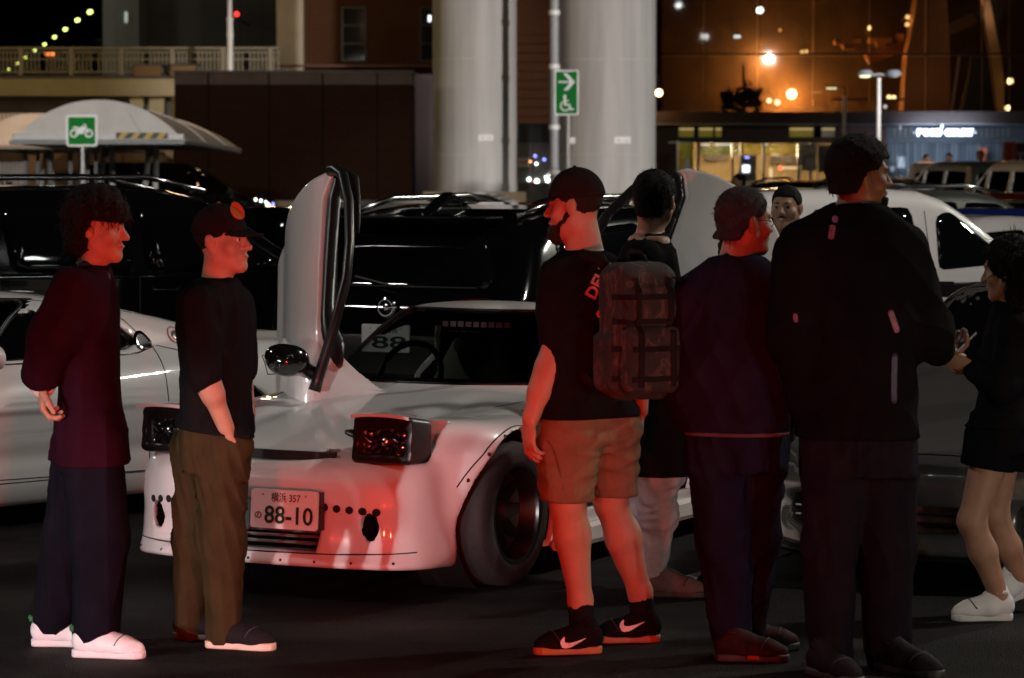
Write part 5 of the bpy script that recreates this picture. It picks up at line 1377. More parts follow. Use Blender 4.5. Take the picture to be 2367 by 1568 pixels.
# ------------------------------------------------------------------ upright cars
def build_car(name, label, cat, loc, rz, prm, paintm, voxel=.03, group=None, lit_tail=False, detail=True, roofm=None, plate_txt=None):
    L, Wd, H = prm["L"], prm["W"]*.5, prm["H"]
    sp = prm["side"]; belt = prm["belt"]; ax = prm["axles"]; wr = prm.get("wr", .33)
    tum = prm.get("tumble", .28)
    sp = chaikin(sp, 1)
    def outer(p):
        X = np.abs(p[:, 0]); y = p[:, 1]; z = p[:, 2]
        s = poly_sdf(sp, y, z)
        tap = .10*np.clip(1-y/.7, 0, 1)**2 + .07*np.clip(1-(L-y)/.6, 0, 1)**2
        w = Wd - tap - tum*np.clip(z-belt, 0, 2)**1.15 - .06*np.clip((.38-z)/.2, 0, 1)**2 - .025*np.clip((belt-z)/.4, 0, 1)*np.clip((z-.5)/.2, 0, 1)*0
        return smax(s, (X - w)*.95, .14)
    def shell(p):
        d = outer(p); X = np.abs(p[:, 0]); y = p[:, 1]; z = p[:, 2]
        for ya in ax: d = smax(d, -np.maximum(np.sqrt((y-ya)**2+(z-wr)**2) - wr - .045, Wd - .30 - X), .02)
        return d
    car = thing(name, label, cat, loc, rz, group)
    sdf_part("body", shell, (-Wd-.1, -.12, .08), (Wd+.1, L+.12, H+.1), voxel, paintm, car, newton=2, sharp=48)
    for s in (-1, 1):
        for w_ in prm["wins"]: part("side_window", patch(outer, w_, 'x', s, n=40, rings=4), prm.get("glass", car_glass), car, smooth=True)
        if detail:
            for ya in ax: wheel(car, s*(Wd-.13), ya, wr, .20, s, rim_grey, .02, rim_grey, 7)
            hl = prm["hl"]; part("headlight", patch(outer, [(s*a, b) for a, b in hl], 'y', -1, n=28, rings=3), prm.get("hlm", mat("clear_lamp", (0.25, 0.25, 0.26), .06, metal=.6)), car, smooth=True)
            tl = prm["tl"]; part("tail_light", patch(outer, [(s*a, b) for a, b in tl], 'y', 1, n=28, rings=3), tail_lit if lit_tail else tail_red, car, smooth=True)
            my = prm["ws"][0][2] if len(prm["ws"][0]) > 2 else prm.get("my", 1.5)
            m = MB().tube([(s*(Wd-.06), prm["my"], belt+.03), (s*(Wd+.08), prm["my"]-.02, belt+.08), (s*(Wd+.16), prm["my"]-.02, belt+.10)], [.03, .085, .07], 10); part("door_mirror", m, paintm, car, smooth=True)
            for hy in prm.get("handles", []):
                part("door_handle", seam(outer, [(hy-.09, belt-.10), (hy+.09, belt-.095)], 'x', s, r=.018, n=8, off=-.006), chrome, car, smooth=True)
            for gp in prm.get("gaps", []): part("door_gap", seam(outer, gp, 'x', s, r=.004, n=30), mat("panel_gap", (0.012, 0.010, 0.010), .7), car)
            for rl in prm.get("rails", []): part("roof_rail", seam(outer, rl, 'x', s, r=.022, n=30, off=-.03), chrome, car, smooth=True) if False else part("roof_rail", MB().tube([(s*rl[0][2], y, z) for y, z, x in rl], .020, 8), mat("satin_rail", (0.55, 0.55, 0.56), .18, metal=1.0), car, smooth=True)
            if "trimline" in prm: part("window_trim", seam(outer, prm["trimline"], 'x', s, r=.009, n=50), chrome, car, smooth=True)
            if "trimloop" in prm: part("window_trim", seam(outer, prm["trimloop"], 'x', s, r=.010, n=60, closed=True), chrome, car, smooth=True)
            if "sideband" in prm: part("side_band", patch(outer, prm["sideband"], 'x', s, n=50, rings=3, rnd=0), black_trim, car, smooth=True)
    part("windscreen", patch(outer, prm["ws"], 'y', -1, n=40, rings=5), car_glass, car, smooth=True)
    part("rear_window", patch(outer, prm["rw"], 'y', 1, n=48, rings=5), car_glass, car, smooth=True)
    part("underbody", MB().box((-Wd+.22, .35, .18), (Wd-.22, L-.35, .34)), cabin, car)
    if plate_txt: plate(car, prm.get("plx", 0), L + prm.get("ply", .0), prm["plz"], False, *plate_txt)
    return car, outer
def sym(pts): return pts + [(-x, z) for x, z in reversed(pts)]
SUV = dict(L=4.55, W=1.83, H=1.60, belt=1.02, axles=(.88, 3.55), wr=.35, tumble=.42, my=1.35,
    side=[(0, .35), (.05, .72), (.18, .88), (1.05, 1.02), (1.30, 1.08), (2.0, 1.52), (2.5, 1.60), (3.4, 1.58), (4.05, 1.50), (4.40, 1.10), (4.50, .95), (4.53, .45), (4.4, .24), (.15, .22)],
    wins=[[(1.42, 1.06), (2.52, 1.06), (2.52, 1.46), (2.1, 1.45)], [(2.60, 1.06), (3.38, 1.08), (3.40, 1.44), (2.60, 1.47)], [(3.47, 1.09), (3.86, 1.13), (3.80, 1.36), (3.52, 1.42), (3.47, 1.40)]],
    ws=sym([(.66, 1.10), (.52, 1.46)]), rw=sym([(.66, 1.10), (.60, 1.25), (.46, 1.43)]), hl=[(.45, .70), (.78, .76), (.78, .84), (.48, .80)],
    tl=[(.30, .985), (.80, .97), (.82, 1.03), (.60, 1.05), (.32, 1.02)], plz=.80, ply=-.035,
    gaps=[[(2.56, .35), (2.56, 1.04)], [(3.42, .6), (3.44, 1.06)]], handles=[2.38, 3.28], rails=[[(1.9, 1.545, .60), (2.4, 1.635, .60), (3.4, 1.625, .59), (3.95, 1.53, .58)]],
    trimloop=[(3.46, 1.08), (3.88, 1.12), (3.82, 1.38), (3.52, 1.44), (3.46, 1.41)])
BIGSUV = dict(L=4.85, W=1.90, H=1.70, belt=1.10, axles=(.92, 3.75), wr=.38, tumble=.30, my=1.5,
    side=[(0, .40), (.05, .85), (.20, 1.02), (1.15, 1.10), (1.42, 1.14), (2.05, 1.58), (2.5, 1.70), (3.6, 1.70), (4.45, 1.62), (4.78, 1.15), (4.85, .95), (4.85, .48), (4.7, .26), (.2, .24)],
    wins=[[(1.55, 1.13), (2.58, 1.12), (2.62, 1.55), (2.15, 1.52)], [(2.68, 1.12), (3.50, 1.12), (3.55, 1.56), (2.70, 1.56)], [(3.62, 1.13), (4.50, 1.16), (4.32, 1.52), (3.62, 1.55)]],
    ws=sym([(.70, 1.18), (.58, 1.55)]), rw=sym([(.68, 1.20), (.56, 1.52)]), hl=[(.5, .82), (.85, .86), (.84, .96), (.5, .92)],
    tl=[(.70, .8), (.86, .8), (.84, 1.15), (.70, 1.15)], plz=.8,
    gaps=[[(2.63, .4), (2.63, 1.1)], [(3.56, .7), (3.58, 1.1)]], handles=[2.45, 3.42], rails=[[(2.1, 1.66, .68), (2.5, 1.755, .68), (3.7, 1.755, .68), (4.3, 1.67, .66)]],
    trimline=[(1.5, 1.10), (2.6, 1.095), (3.6, 1.10), (4.5, 1.135)])
MPV = dict(L=4.85, W=1.85, H=1.95, belt=1.15, axles=(.90, 3.80), wr=.34, tumble=.20, my=1.2,
    side=[(0, .35), (.03, .85), (.15, 1.02), (.85, 1.12), (1.0, 1.18), (1.85, 1.80), (2.3, 1.95), (4.5, 1.95), (4.75, 1.86), (4.83, 1.1), (4.84, .4), (4.7, .22), (.2, .2)],
    wins=[[(1.25, 1.18), (2.05, 1.16), (2.05, 1.72), (1.85, 1.68)], [(2.15, 1.16), (3.25, 1.16), (3.25, 1.76), (2.15, 1.76)], [(3.35, 1.17), (4.55, 1.20), (4.5, 1.74), (3.35, 1.76)]],
    ws=sym([(.72, 1.22), (.62, 1.72)]), rw=sym([(.72, 1.18), (.66, 1.72)]), hl=[(.4, .80), (.86, .84), (.86, .98), (.4, .92)],
    tl=[(.74, .7), (.87, .7), (.86, 1.3), (.78, 1.3)], plz=.85, gaps=[[(2.1, .35), (2.1, 1.14)], [(3.3, .5), (3.3, 1.14)]], handles=[1.98, 2.3])
KEI = dict(L=3.75, W=1.62, H=1.68, belt=1.06, axles=(.70, 3.05), wr=.29, tumble=.24, my=.95,
    side=[(0, .35), (.03, .80), (.10, .92), (.55, 1.02), (.70, 1.08), (1.42, 1.57), (1.8, 1.67), (3.2, 1.66), (3.55, 1.58), (3.70, 1.1), (3.73, .4), (3.6, .22), (.15, .2)],
    wins=[[(.93, 1.10), (1.70, 1.06), (1.66, 1.46), (1.50, 1.50)], [(1.86, 1.05), (2.86, 1.06), (2.88, 1.52), (1.90, 1.53)], [(2.98, 1.08), (3.46, 1.12), (3.36, 1.46), (3.0, 1.50)]],
    ws=sym([(.62, 1.12), (.52, 1.5)]), rw=sym([(.60, 1.08), (.52, 1.5)]), hl=[(.4, .72), (.74, .78), (.74, .9), (.42, .86)],
    tl=[(.62, .8), (.74, .8), (.73, 1.1), (.64, 1.1)], plz=.8, gaps=[[(1.78, .3), (1.78, 1.10), (1.76, 1.5)]], handles=[1.62, 1.94],
    sideband=[(.98, .86), (3.0, .86), (3.0, .965), (.98, .965)])
SEDAN = dict(L=4.60, W=1.78, H=1.43, belt=.93, axles=(.9, 3.6), wr=.32, tumble=.42, my=1.5,
    side=[(0, .35), (.05, .62), (.2, .74), (1.3, .92), (1.5, .97), (2.2, 1.36), (2.6, 1.43), (3.1, 1.41), (3.9, 1.05), (4.5, 1.0), (4.58, .8), (4.58, .4), (4.4, .22), (.2, .2)],
    wins=[[(1.65, .97), (2.55, .96), (2.58, 1.30), (2.2, 1.28)], [(2.63, .96), (3.5, 1.0), (3.1, 1.29), (2.66, 1.32)]],
    ws=sym([(.64, 1.0), (.50, 1.33)]), rw=sym([(.60, 1.08), (.46, 1.32)]), hl=[(.45, .60), (.78, .64), (.78, .73), (.48, .70)],
    tl=[(.45, .78), (.80, .78), (.80, .92), (.48, .90)], plz=.7)
PALE = paint("pale_car_paint", (0.45, 0.44, 0.43), .4)
RED = paint("dark_red_paint", (0.16, 0.012, 0.012), .35)
GREYC = paint("grey_car_paint", (0.10, 0.10, 0.10), .35, metal=.3)
GREENC = paint("grey_green_paint", (0.07, 0.085, 0.075), .35, metal=.3)
BLUEC = paint("blue_car_paint", (0.015, 0.03, 0.20), .3)
def at(px, Y): return (float(PX(px, Y)), Y, 0)
def place(local, world, rz):
    c, s = math.cos(rz), math.sin(rz)
    return (world[0] - (c*local[0] - s*local[1]), world[1] - (s*local[0] + c*local[1]), 0)
# black crossover, rear view, behind the white coupe
rz = rad(-28+180)
plate_w = P(884, 790, 17.3)
car, so = build_car("black_crossover", "glossy black crossover seen from behind between the raised coupe doors", "car", place((0.0, 4.55), plate_w, rz), rz, SUV, black_car, .02, plate_txt=("横浜 330", "", "   88"))
def fin(p):
    q = p - np.array([0, 3.75, 1.585]); return smax(np.abs(q[:, 0]) - .045 - .3*np.clip(-q[:, 2], 0, 1), np.maximum(q[:, 2] - .085 + .55*np.abs(q[:, 1]+.0)**1.2, -q[:, 2] - .06), .03)
sdf_part("antenna_fin", fin, (-.12, 3.5, 1.5), (.12, 4.0, 1.72), .012, black_car, car)
part("tail_emblem", MB().lathe([(.045, .012), (.06, .014), (.065, .0)], (0, 4.505, .985), (0, 1, 0), 24), chrome, car, smooth=True)
part("emblem_bar", MB().lathe([(.001, .012), (.022, .014), (.03, .0)], (0, 4.50, .985), (0, 1, 0), 16), chrome, car, smooth=True)
part("rear_wiper", MB().tube([(0, 4.43, 1.11), (.30, 4.36, 1.16)], .009, 6), black_trim, car)
part("roof_spoiler", MB().box((-.52, 3.98, 1.50), (.52, 4.22, 1.525), ch=.01), black_car, car)
# black estate at the left
rz = rad(112)
build_car("black_estate", "glossy black high estate car filling the left side behind the two men", "car", place((-.9, 1.5), P(690, 640, 19.9), rz), rz, BIGSUV, black_car, .024)
# black people carrier beyond the shelter
rz = rad(93)
car, so = build_car("black_people_carrier", "black people carrier parked behind the striped shelter posts", "van", place((-.9, 4.6), at(212, 72), rz), rz, MPV, black_car, .05, detail=True)
q = P(655, 503, 70.9)
part("side_marker", MB().lathe([(.001, -.12), (.09, 0), (.001, .12)], (-.97, .25, .78), (0, 0, 1), 8), emis("glint_g", *GLOWS["g"]), car)
for (dy, dz, c, r_) in ((.55, 1.03, "w", .035), (.42, 1.0, "w", .035), (.3, .97, "w", .03), (.25, .9, "w", .05), (.18, .84, "r", .045), (.2, .72, "r", .05), (.12, .92, "b", .04)):  # glints on the front built as small glowing beads
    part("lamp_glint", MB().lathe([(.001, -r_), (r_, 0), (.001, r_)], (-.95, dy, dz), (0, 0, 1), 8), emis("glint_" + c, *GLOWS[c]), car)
# white small van on the right, nose to the right
rz = rad(126)
build_car("white_compact_van", "white compact van with two chrome handles behind the tall man in black", "van", place((-.8, 1.72), P(2163, 560, 21.5), rz), rz, KEI, white_paint, .022)
# cars farther off
FAR = [
 ("parked_car", "dark low car roof between the raised door and the pale car", "car", (765, 30), 70, SEDAN, black_car, False),
 ("parked_car", "pale car roof above the black crossover", "car", (960, 36), 68, SEDAN, PALE, False),
 ("parked_car", "grey coupe seen through the raised left door's window", "car", (1420, 44), 100, SEDAN, GREENC, False),
 ("parked_car", "dark car with an orange side lamp left of the bearded man's head", "car", (1150, 46), 80, SEDAN, GREYC, False),
 ("parked_crossover", "black crossover parked before the lit shop window", "car", (1900, 52), 150, SUV, black_car, False),
 ("parked_car", "dark red car roof behind the tall man's head", "car", (2070, 50), 150, SEDAN, RED, False),
 ("parked_van", "dark windowed van with a pale roof below the glowing letters", "van", (2236, 60), 192, MPV, GREYC, True),
 ("parked_car", "black saloon between the compact van and the woman, its tail lamps lit", "car", (2300, 33), 186, SEDAN, black_car, True),
 ("parked_car", "silver saloon roof just below the windowed van", "car", (2200, 40), 150, SEDAN, PALE, False),
 ("parked_crossover", "dark grey crossover in the far row left of the windowed van", "car", (2085, 62), 200, SUV, GREYC, True),
 ("parked_van", "pale van roof farthest back below the glowing letters", "van", (2190, 68), 170, MPV, PALE, False),
 ("parked_car", "red saloon at the right edge with one lit tail lamp", "car", (2352, 47), 176, SEDAN, RED, True),
 ("parked_van", "white van with a glowing red tail lamp at the right edge", "van", (2400, 52), 190, MPV, white_paint, True),
 ("parked_car", "dark grey estate beyond the white compact van's bonnet", "car", (2180, 31), 115, SUV, GREYC, False),
 ("parked_car", "dark saloon at the right edge in front of the windowed van", "car", (2390, 36), 118, SEDAN, GREYC, False),
 ("parked_car", "deep blue saloon with lit red tail lamps at the right edge", "car", (2365, 29), 168, SEDAN, BLUEC, True),
 ("parked_car", "white saloon roof low at the right behind the compact van", "car", (2345, 24.5), 112, SEDAN, white_paint, False),
]
for (nm, lab, cat, (px, Y), deg, prm, pm, lit) in FAR:
    rz = rad(deg); L = prm["L"]
    build_car(nm, lab, cat, place((0, L*.5), at(px, Y), rz), rz, prm, pm, .05, "cars parked in the rows behind", lit)
# ------------------------------------------------------------------ people
def cloth(name, color, rough=.85, var=.18, vscale=9, bump=.25, bscale=260, **k):
    return mat(name, color, rough=rough, var=var, vscale=vscale, bump=bump, bscale=bscale, spec=.015, **k)
skin_light = mat("skin_light", (0.36, 0.19, 0.125), rough=.55, spec=.3, var=.08, vscale=22, bump=.06, bscale=160)
skin_tan = mat("skin_tan", (0.29, 0.155, 0.095), rough=.5, var=.08, vscale=22, bump=.06, bscale=160)
skin_brown = mat("skin_brown", (0.19, 0.095, 0.06), rough=.5, var=.08, vscale=22, bump=.06, bscale=160)
hair_black = mat("hair_black", (0.008, 0.006, 0.005), rough=.75, spec=.12, bump=.6, bscale=240, stretch=(1, 1, .18))
hair_dark = mat("hair_dark_brown", (0.018, 0.012, 0.009), rough=.75, spec=.12, bump=.6, bscale=240, stretch=(1, 1, .18))
hair_grey = mat("hair_dark_grey", (0.03, 0.028, 0.027), rough=.75, spec=.12, bump=.6, bscale=240, stretch=(1, 1, .18))
eye_white = mat("eye_white", (0.5, 0.48, 0.45), rough=.2)
eye_dark = mat("eye_dark", (0.01, 0.007, 0.005), rough=.15)
lip_m = mat("lip", (0.30, 0.12, 0.10), rough=.45)

class Prims:
    """list of rounded shapes blended into one surface"""
    def __init__(s): s.L = []
    def cone(s, a, b, ra, rb, k=.02):
        a = np.asarray(a, float); b = np.asarray(b, float); r = max(ra, rb) + .12
        s.L.append(('c', (a, b, ra, rb), np.minimum(a, b) - r, np.maximum(a, b) + r, k)); return s
    def ell(s, c, rad3, R=np.eye(3), k=.02):
        c = np.asarray(c, float); r = max(rad3) + .12
        s.L.append(('e', (c, np.asarray(rad3, float), np.asarray(R, float)), c - r, c + r, k)); return s
    def loft(s, st, fwd, k=.03, ends=.02):
        """stacked ellipses: (z, cx, cy, half width, half depth)"""
        st = sorted(st); A = np.array(st, float); f = nrm((fwd[0], fwd[1], 0)); r = np.array([f[1], -f[0], 0])
        m = max(A[:, 3].max(), A[:, 4].max()) + .12
        lo = np.array([A[:, 1].min()-m, A[:, 2].min()-m, A[0, 0]-.12]); hi = np.array([A[:, 1].max()+m, A[:, 2].max()+m, A[-1, 0]+.12])
        s.L.append(('l', ([spl(A[:, 0], A[:, i]) for i in (1, 2, 3, 4)], A[0, 0], A[-1, 0], f, r, ends), lo, hi, k)); return s
    def __call__(s, p):
        D = np.full(len(p), .5)
        for kind, q, lo, hi, k in s.L:
            ix = np.nonzero(((p > lo) & (p < hi)).all(1))[0]
            if len(ix) == 0: continue
            x = p[ix]
            if kind == 'c':
                a, b, ra, rb = q; ba = b - a; t = np.clip(((x-a) @ ba) / (ba @ ba + 1e-12), 0, 1)
                d = np.sqrt((((x - a) - t[:, None]*ba)**2).sum(1)) - (ra + (rb-ra)*t)
            elif kind == 'e':
                c, r3, R = q; y = ((x - c) @ R) / r3; l = np.sqrt((y*y).sum(1)); g = np.sqrt(((y/r3)**2).sum(1))
                d = l * (l - 1) / (g + 1e-9)
            else:
                S, z0, z1, f, r, e = q; z = np.clip(x[:, 2], z0, z1); cx, cy, a, b = (g(z) for g in S)
                dx, dy = x[:, 0]-cx, x[:, 1]-cy; u = (dx*r[0]+dy*r[1])/a; v = (dx*f[0]+dy*f[1])/b
                l = np.sqrt(u*u+v*v); g = np.sqrt((u/a)**2+(v/b)**2)
                d = smax(l*(l-1)/(g+1e-6), np.maximum(z0-x[:, 2], x[:, 2]-z1), e)
                d = np.maximum(d, -.2)
            D[ix] = smin(D[ix], d, k)
        return D
    def bounds(s):
        lo = np.min([l[2] for l in s.L], 0) + .10; hi = np.max([l[3] for l in s.L], 0) - .10
        return lo, hi
def folds(seed, amp, freq, stretch=(1, 1, 1)):
    rg = np.random.RandomState(seed); K = rg.normal(0, 1, (7, 3)) * freq * np.array(stretch); ph = rg.uniform(0, 6.28, 7); W = rg.uniform(.4, 1, 7); W /= W.sum()
    M = rg.normal(0, 1, (2, 3)) * freq * .3
    def f(p):
        v = sum(w * np.sin(p @ k + h) for k, h, w in zip(K, ph, W))
        w = p @ K[0] * 1.3 + 2.2*np.sin(p @ K[1] * .55 + ph[2]); u = p @ K[3] * 1.1 + 2.0*np.sin(p @ K[2] * .5)
        ridge = np.abs(np.sin(w)) ** .6 * .5 + np.abs(np.sin(u)) ** .6 * .5 - .62
        return amp * (v * 1.2 + ridge * 1.5) * (.6 + .4*np.sin(p @ M[0]) * np.cos(p @ M[1] + 1))
    return f
def head_frame(fwd, pitch=0.0, rollv=0.0):
    f = nrm((fwd[0], fwd[1], 0)); r = np.array([f[1], -f[0], 0]); u = np.array([0, 0, 1.0])
    f2 = f*math.cos(pitch) + u*math.sin(pitch); u2 = u*math.cos(pitch) - f*math.sin(pitch)
    r2 = r*math.cos(rollv) + u2*math.sin(rollv); u3 = u2*math.cos(rollv) - r*math.sin(rollv)
    return np.stack([r2, f2, u3], 1)
def head_prims(Pm, c, R, beard=False):
    g = lambda x, y, z: c + R @ np.array([x, y, z])
    Pm.ell(g(0, -.014, .030), (.076, .096, .086), R, .03)
    Pm.ell(g(0, .032, -.036), (.057, .060, .084), R, .035)
    for s in (-1, 1): Pm.cone(g(s*.052, .0, -.058), g(s*.014, .072, -.100), .020, .015, .035)
    Pm.ell(g(0, .078, -.098), (.022, .017, .018), R, .02)
    Pm.cone(g(0, .086, .012), g(0, .112, -.028), .0085, .0125, .014)
    for s in (-1, 1): Pm.ell(g(s*.012, .101, -.032), (.009, .011, .008), R, .008)
    Pm.cone(g(-.032, .078, .022), g(.032, .078, .022), .011, .011, .02)
    Pm.ell(g(0, .090, -.058), (.024, .0115, .0075), R, .010); Pm.ell(g(0, .088, -.070), (.021, .0115, .0075), R, .010)
    for s in (-1, 1):
        Pm.ell(g(s*.048, .058, -.030), (.022, .02, .022), R, .03)
        Pm.ell(g(s*.078, -.012, -.010), (.009, .019, .032), R, .010); Pm.ell(g(s*.082, -.020, -.002), (.008, .012, .024), R, .008)
def hand_prims(Pm, w, d, n, curl=.6, ts=1, sc=1.0):
    """w wrist, d towards the fingers, n palm normal, ts side of the thumb"""
    d = nrm(d); n = nrm(np.asarray(n) - d*np.dot(n, d)); s = np.cross(d, n); R = np.stack([s, n, d], 1); w = np.asarray(w, float)
    Pm.ell(w + d*.050*sc, (.041*sc, .017*sc, .053*sc), R, .015)
    for i, (ln, off) in enumerate(((.070, -.030), (.080, -.0105), (.075, .0095), (.060, .028))):
        b = w + d*(.088 - .004*abs(i-1.3))*sc + s*off*sc*-ts
        prev = b; ang = 0
        for j, fr in enumerate((.46, .32, .24)):
            ang += curl*(.55, .75, .5)[j] + .06*i
            q = prev + (d*math.cos(ang) + n*math.sin(ang))*ln*fr*sc
            Pm.cone(prev, q, (.0095-.0008*j)*sc, (.0090-.0010*j)*sc, .006); prev = q
    b = w + d*.028*sc + s*ts*.030*sc
    m = b + nrm(d*.75 + s*ts*.62 + n*.35)*.046*sc; e = m + nrm(d*.95 + s*ts*.1 + n*.55)*.034*sc
    Pm.cone(w + d*.02*sc + s*ts*.014*sc, b, .014*sc, .014*sc, .012); Pm.cone(b, m, .0135*sc, .011*sc, .010); Pm.cone(m, e, .0105*sc, .0085*sc, .006)
def hair_f(c, R, kind, seed=1, grow=0.0):
    fl = folds(seed, .010, 75, (1, 1, .45)); fl2 = folds(seed+9, .005, 210, (1, 1, .35))
    lohi = {'mop': .17, 'short': .12, 'long': .2}
    def f(p):
        q = (p - c) @ R; x, y, z = q[:, 0], q[:, 1], q[:, 2]; ax = np.abs(x)
        if kind == 'mop':
            e = np.sqrt((x/.112)**2 + ((y+.012)/.130)**2 + ((z-.052)/.118)**2); d = (e-1)*.108
            back = np.sqrt((x/.092)**2 + ((y+.055)/.070)**2 + ((z+.045)/.085)**2); d = smin(d, (back-1)*.075, .04)
            d = d + fl(p)*1.5 + fl2(p)
            cut = np.maximum((.012 - .35*np.clip(y, 0, 1)*0) - z + .0, -(y-.015))          # below the fringe line only behind the ears
            d = smax(d, np.maximum(-.115 - z, np.minimum(.026 + .05*np.clip(.09-y, 0, 1) - z, y + .004 - .25*np.clip(z+.01, -1, 0)*0)), .015)
        elif kind == 'short':
            e = np.sqrt((x/.088)**2 + ((y+.014)/.108)**2 + ((z-.034)/.099)**2); d = (e-1)*.092 + fl(p)*.55 + fl2(p)*.7
            back = np.sqrt((x/.066)**2 + ((y+.066)/.034)**2 + ((z+.045)/.055)**2); d = smin(d, (back-1)*.04, .03)
            line = np.where(y > .045, .062 - .3*np.clip(ax-.03, 0, 1), np.where(y > -.02, .02 - .6*(y+.02)*0, -.075))
            line = np.interp(y, [-.2, -.035, -.012, .03, .055, .2], [-.085, -.07, .012, .018, .058, .075])
            d = smax(d - grow, line - z, .012)
        elif kind == 'crop':
            e = np.sqrt((x/.082)**2 + ((y+.013)/.101)**2 + ((z-.033)/.093)**2); d = (e-1)*.088 + fl2(p)*.5
            line = np.interp(y, [-.2, -.035, -.012, .03, .055, .2], [-.078, -.06, .005, .015, .055, .075])
            d = smax(d, line - z, .01)
        elif kind == 'long':
            e = np.sqrt((x/.098)**2 + ((y+.016)/.114)**2 + ((z-.036)/.104)**2); d = (e-1)*.098
            t = np.clip((.02 - z)/.34, 0, 1)
            fallx = (np.sqrt((x/(.098-.012*t))**2 + ((y+.050)/(.078-.018*t))**2) - 1)*.07
            d = smin(d, np.maximum(fallx, np.maximum(z-.05, -.33-z)), .03) + fl(p)*.8 + fl2(p)
            face = np.maximum(np.maximum(ax - .062, .050 - y), z - .062); d = smax(d, -face, .015)
        return d
    r = {'mop': (.17, .18), 'short': (.14, .15), 'crop': (.12, .13), 'long': (.40, .16)}[kind]
    return f, c - np.array([.19, .19, r[0]+.02]), c + np.array([.19, .19, r[1]+.06])
def shoe_build(parent, heel, d, L, upper_m, sole_m, high=.0, name="shoe", swoosh=None, width=.046, tilt=0.0, toe_m=None, lace_m=None):
    """a trainer: heel point on the ground, direction, length"""
    d = nrm((d[0], d[1], 0)); sd = np.array([d[1], -d[0], 0]); h = np.asarray(heel, float)
    ct, st_ = math.cos(tilt), math.sin(tilt); D = d*ct - np.array([0, 0, st_]); Uu = np.array([0, 0, ct]) + d*st_
    g = lambda a, b, z: h + D*a*L + sd*b + Uu*z
    if tilt: h = h + np.array([0, 0, math.sin(tilt)*L*.80])
    Q = Prims()
    Q.cone(g(.14, 0, .055), g(.40, 0, .055), .040, .040, .03); Q.cone(g(.40, 0, .05), g(.70, .004, .038), .042, .040, .04)
    Q.cone(g(.70, .004, .036), g(.87, .002, .030), .040, .032, .04)
    Q.cone(g(.16, 0, .08), g(.22, 0, .105+high), .034, .037, .03)
    Q.cone(g(.30, 0, .095), g(.58, 0, .055), .026, .026, .03)
    def low(p): return (p - h) @ Uu
    up = lambda p: smax(Q(p), .020 - low(p), .01)
    lo, hi = h + np.minimum(0, D*L) - (.08, .08, .05), h + np.maximum(0, D*L) + (.08, .08, .25+high)
    o = sdf_part(name, up, lo, hi, .0065, upper_m, parent)
    def sole(p):
        a = (p - h) @ D / L; b = (p - h) @ sd; z = low(p)
        w_ = np.interp(a, [.0, .06, .2, .45, .7, .88, .97, 1.0], [.02, .036, .040, .037, .046, .042, .026, .010])
        q = smax(np.abs(b - .003) - w_, np.abs(a - .5)*L - .5*L + .0, .015)
        return smax(smax(q, z - .030, .008), .001 - z, .006)
    sdf_part("sole", sole, lo, hi, .0065, sole_m, o)
    part("toe_seam", MB().tube(list(cast(up, np.array([g(.72 - .10*abs(u)**2, u*.05, .2) for u in np.linspace(-1, 1, 13)]), -Uu, far=.25)), .0028, 5), sole_m if name == "x" else mat("shoe_seam", (.03, .026, .026), .7), o, smooth=True)
    part("ankle_padding", MB().tube([g(.10, 0, .112+high), g(.16, .034, .108+high), g(.27, .036, .106+high), g(.33, 0, .098+high), g(.27, -.036, .106+high), g(.16, -.034, .108+high), g(.10, 0, .112+high)], .008, 7), upper_m, o, smooth=True)
    if lace_m:
        for k in range(4):
            a = .42 + .07*k; zz = .105 - .013*k
            part("lace", MB().tube([g(a, -.022, zz-.012), g(a+.01, 0, zz), g(a, .022, zz-.012)], .0045, 6), lace_m, o, smooth=True)
    return o, up, g
def decal(name, f, pts, m, parent, y0, off=.003, n=40, rings=3, rnd=0, skirt=.006):
    return part(name, patch(f, pts, 'y', -1, off=off, n=n, rings=rings, rnd=rnd, start=y0, skirt=skirt), m, parent, smooth=True)

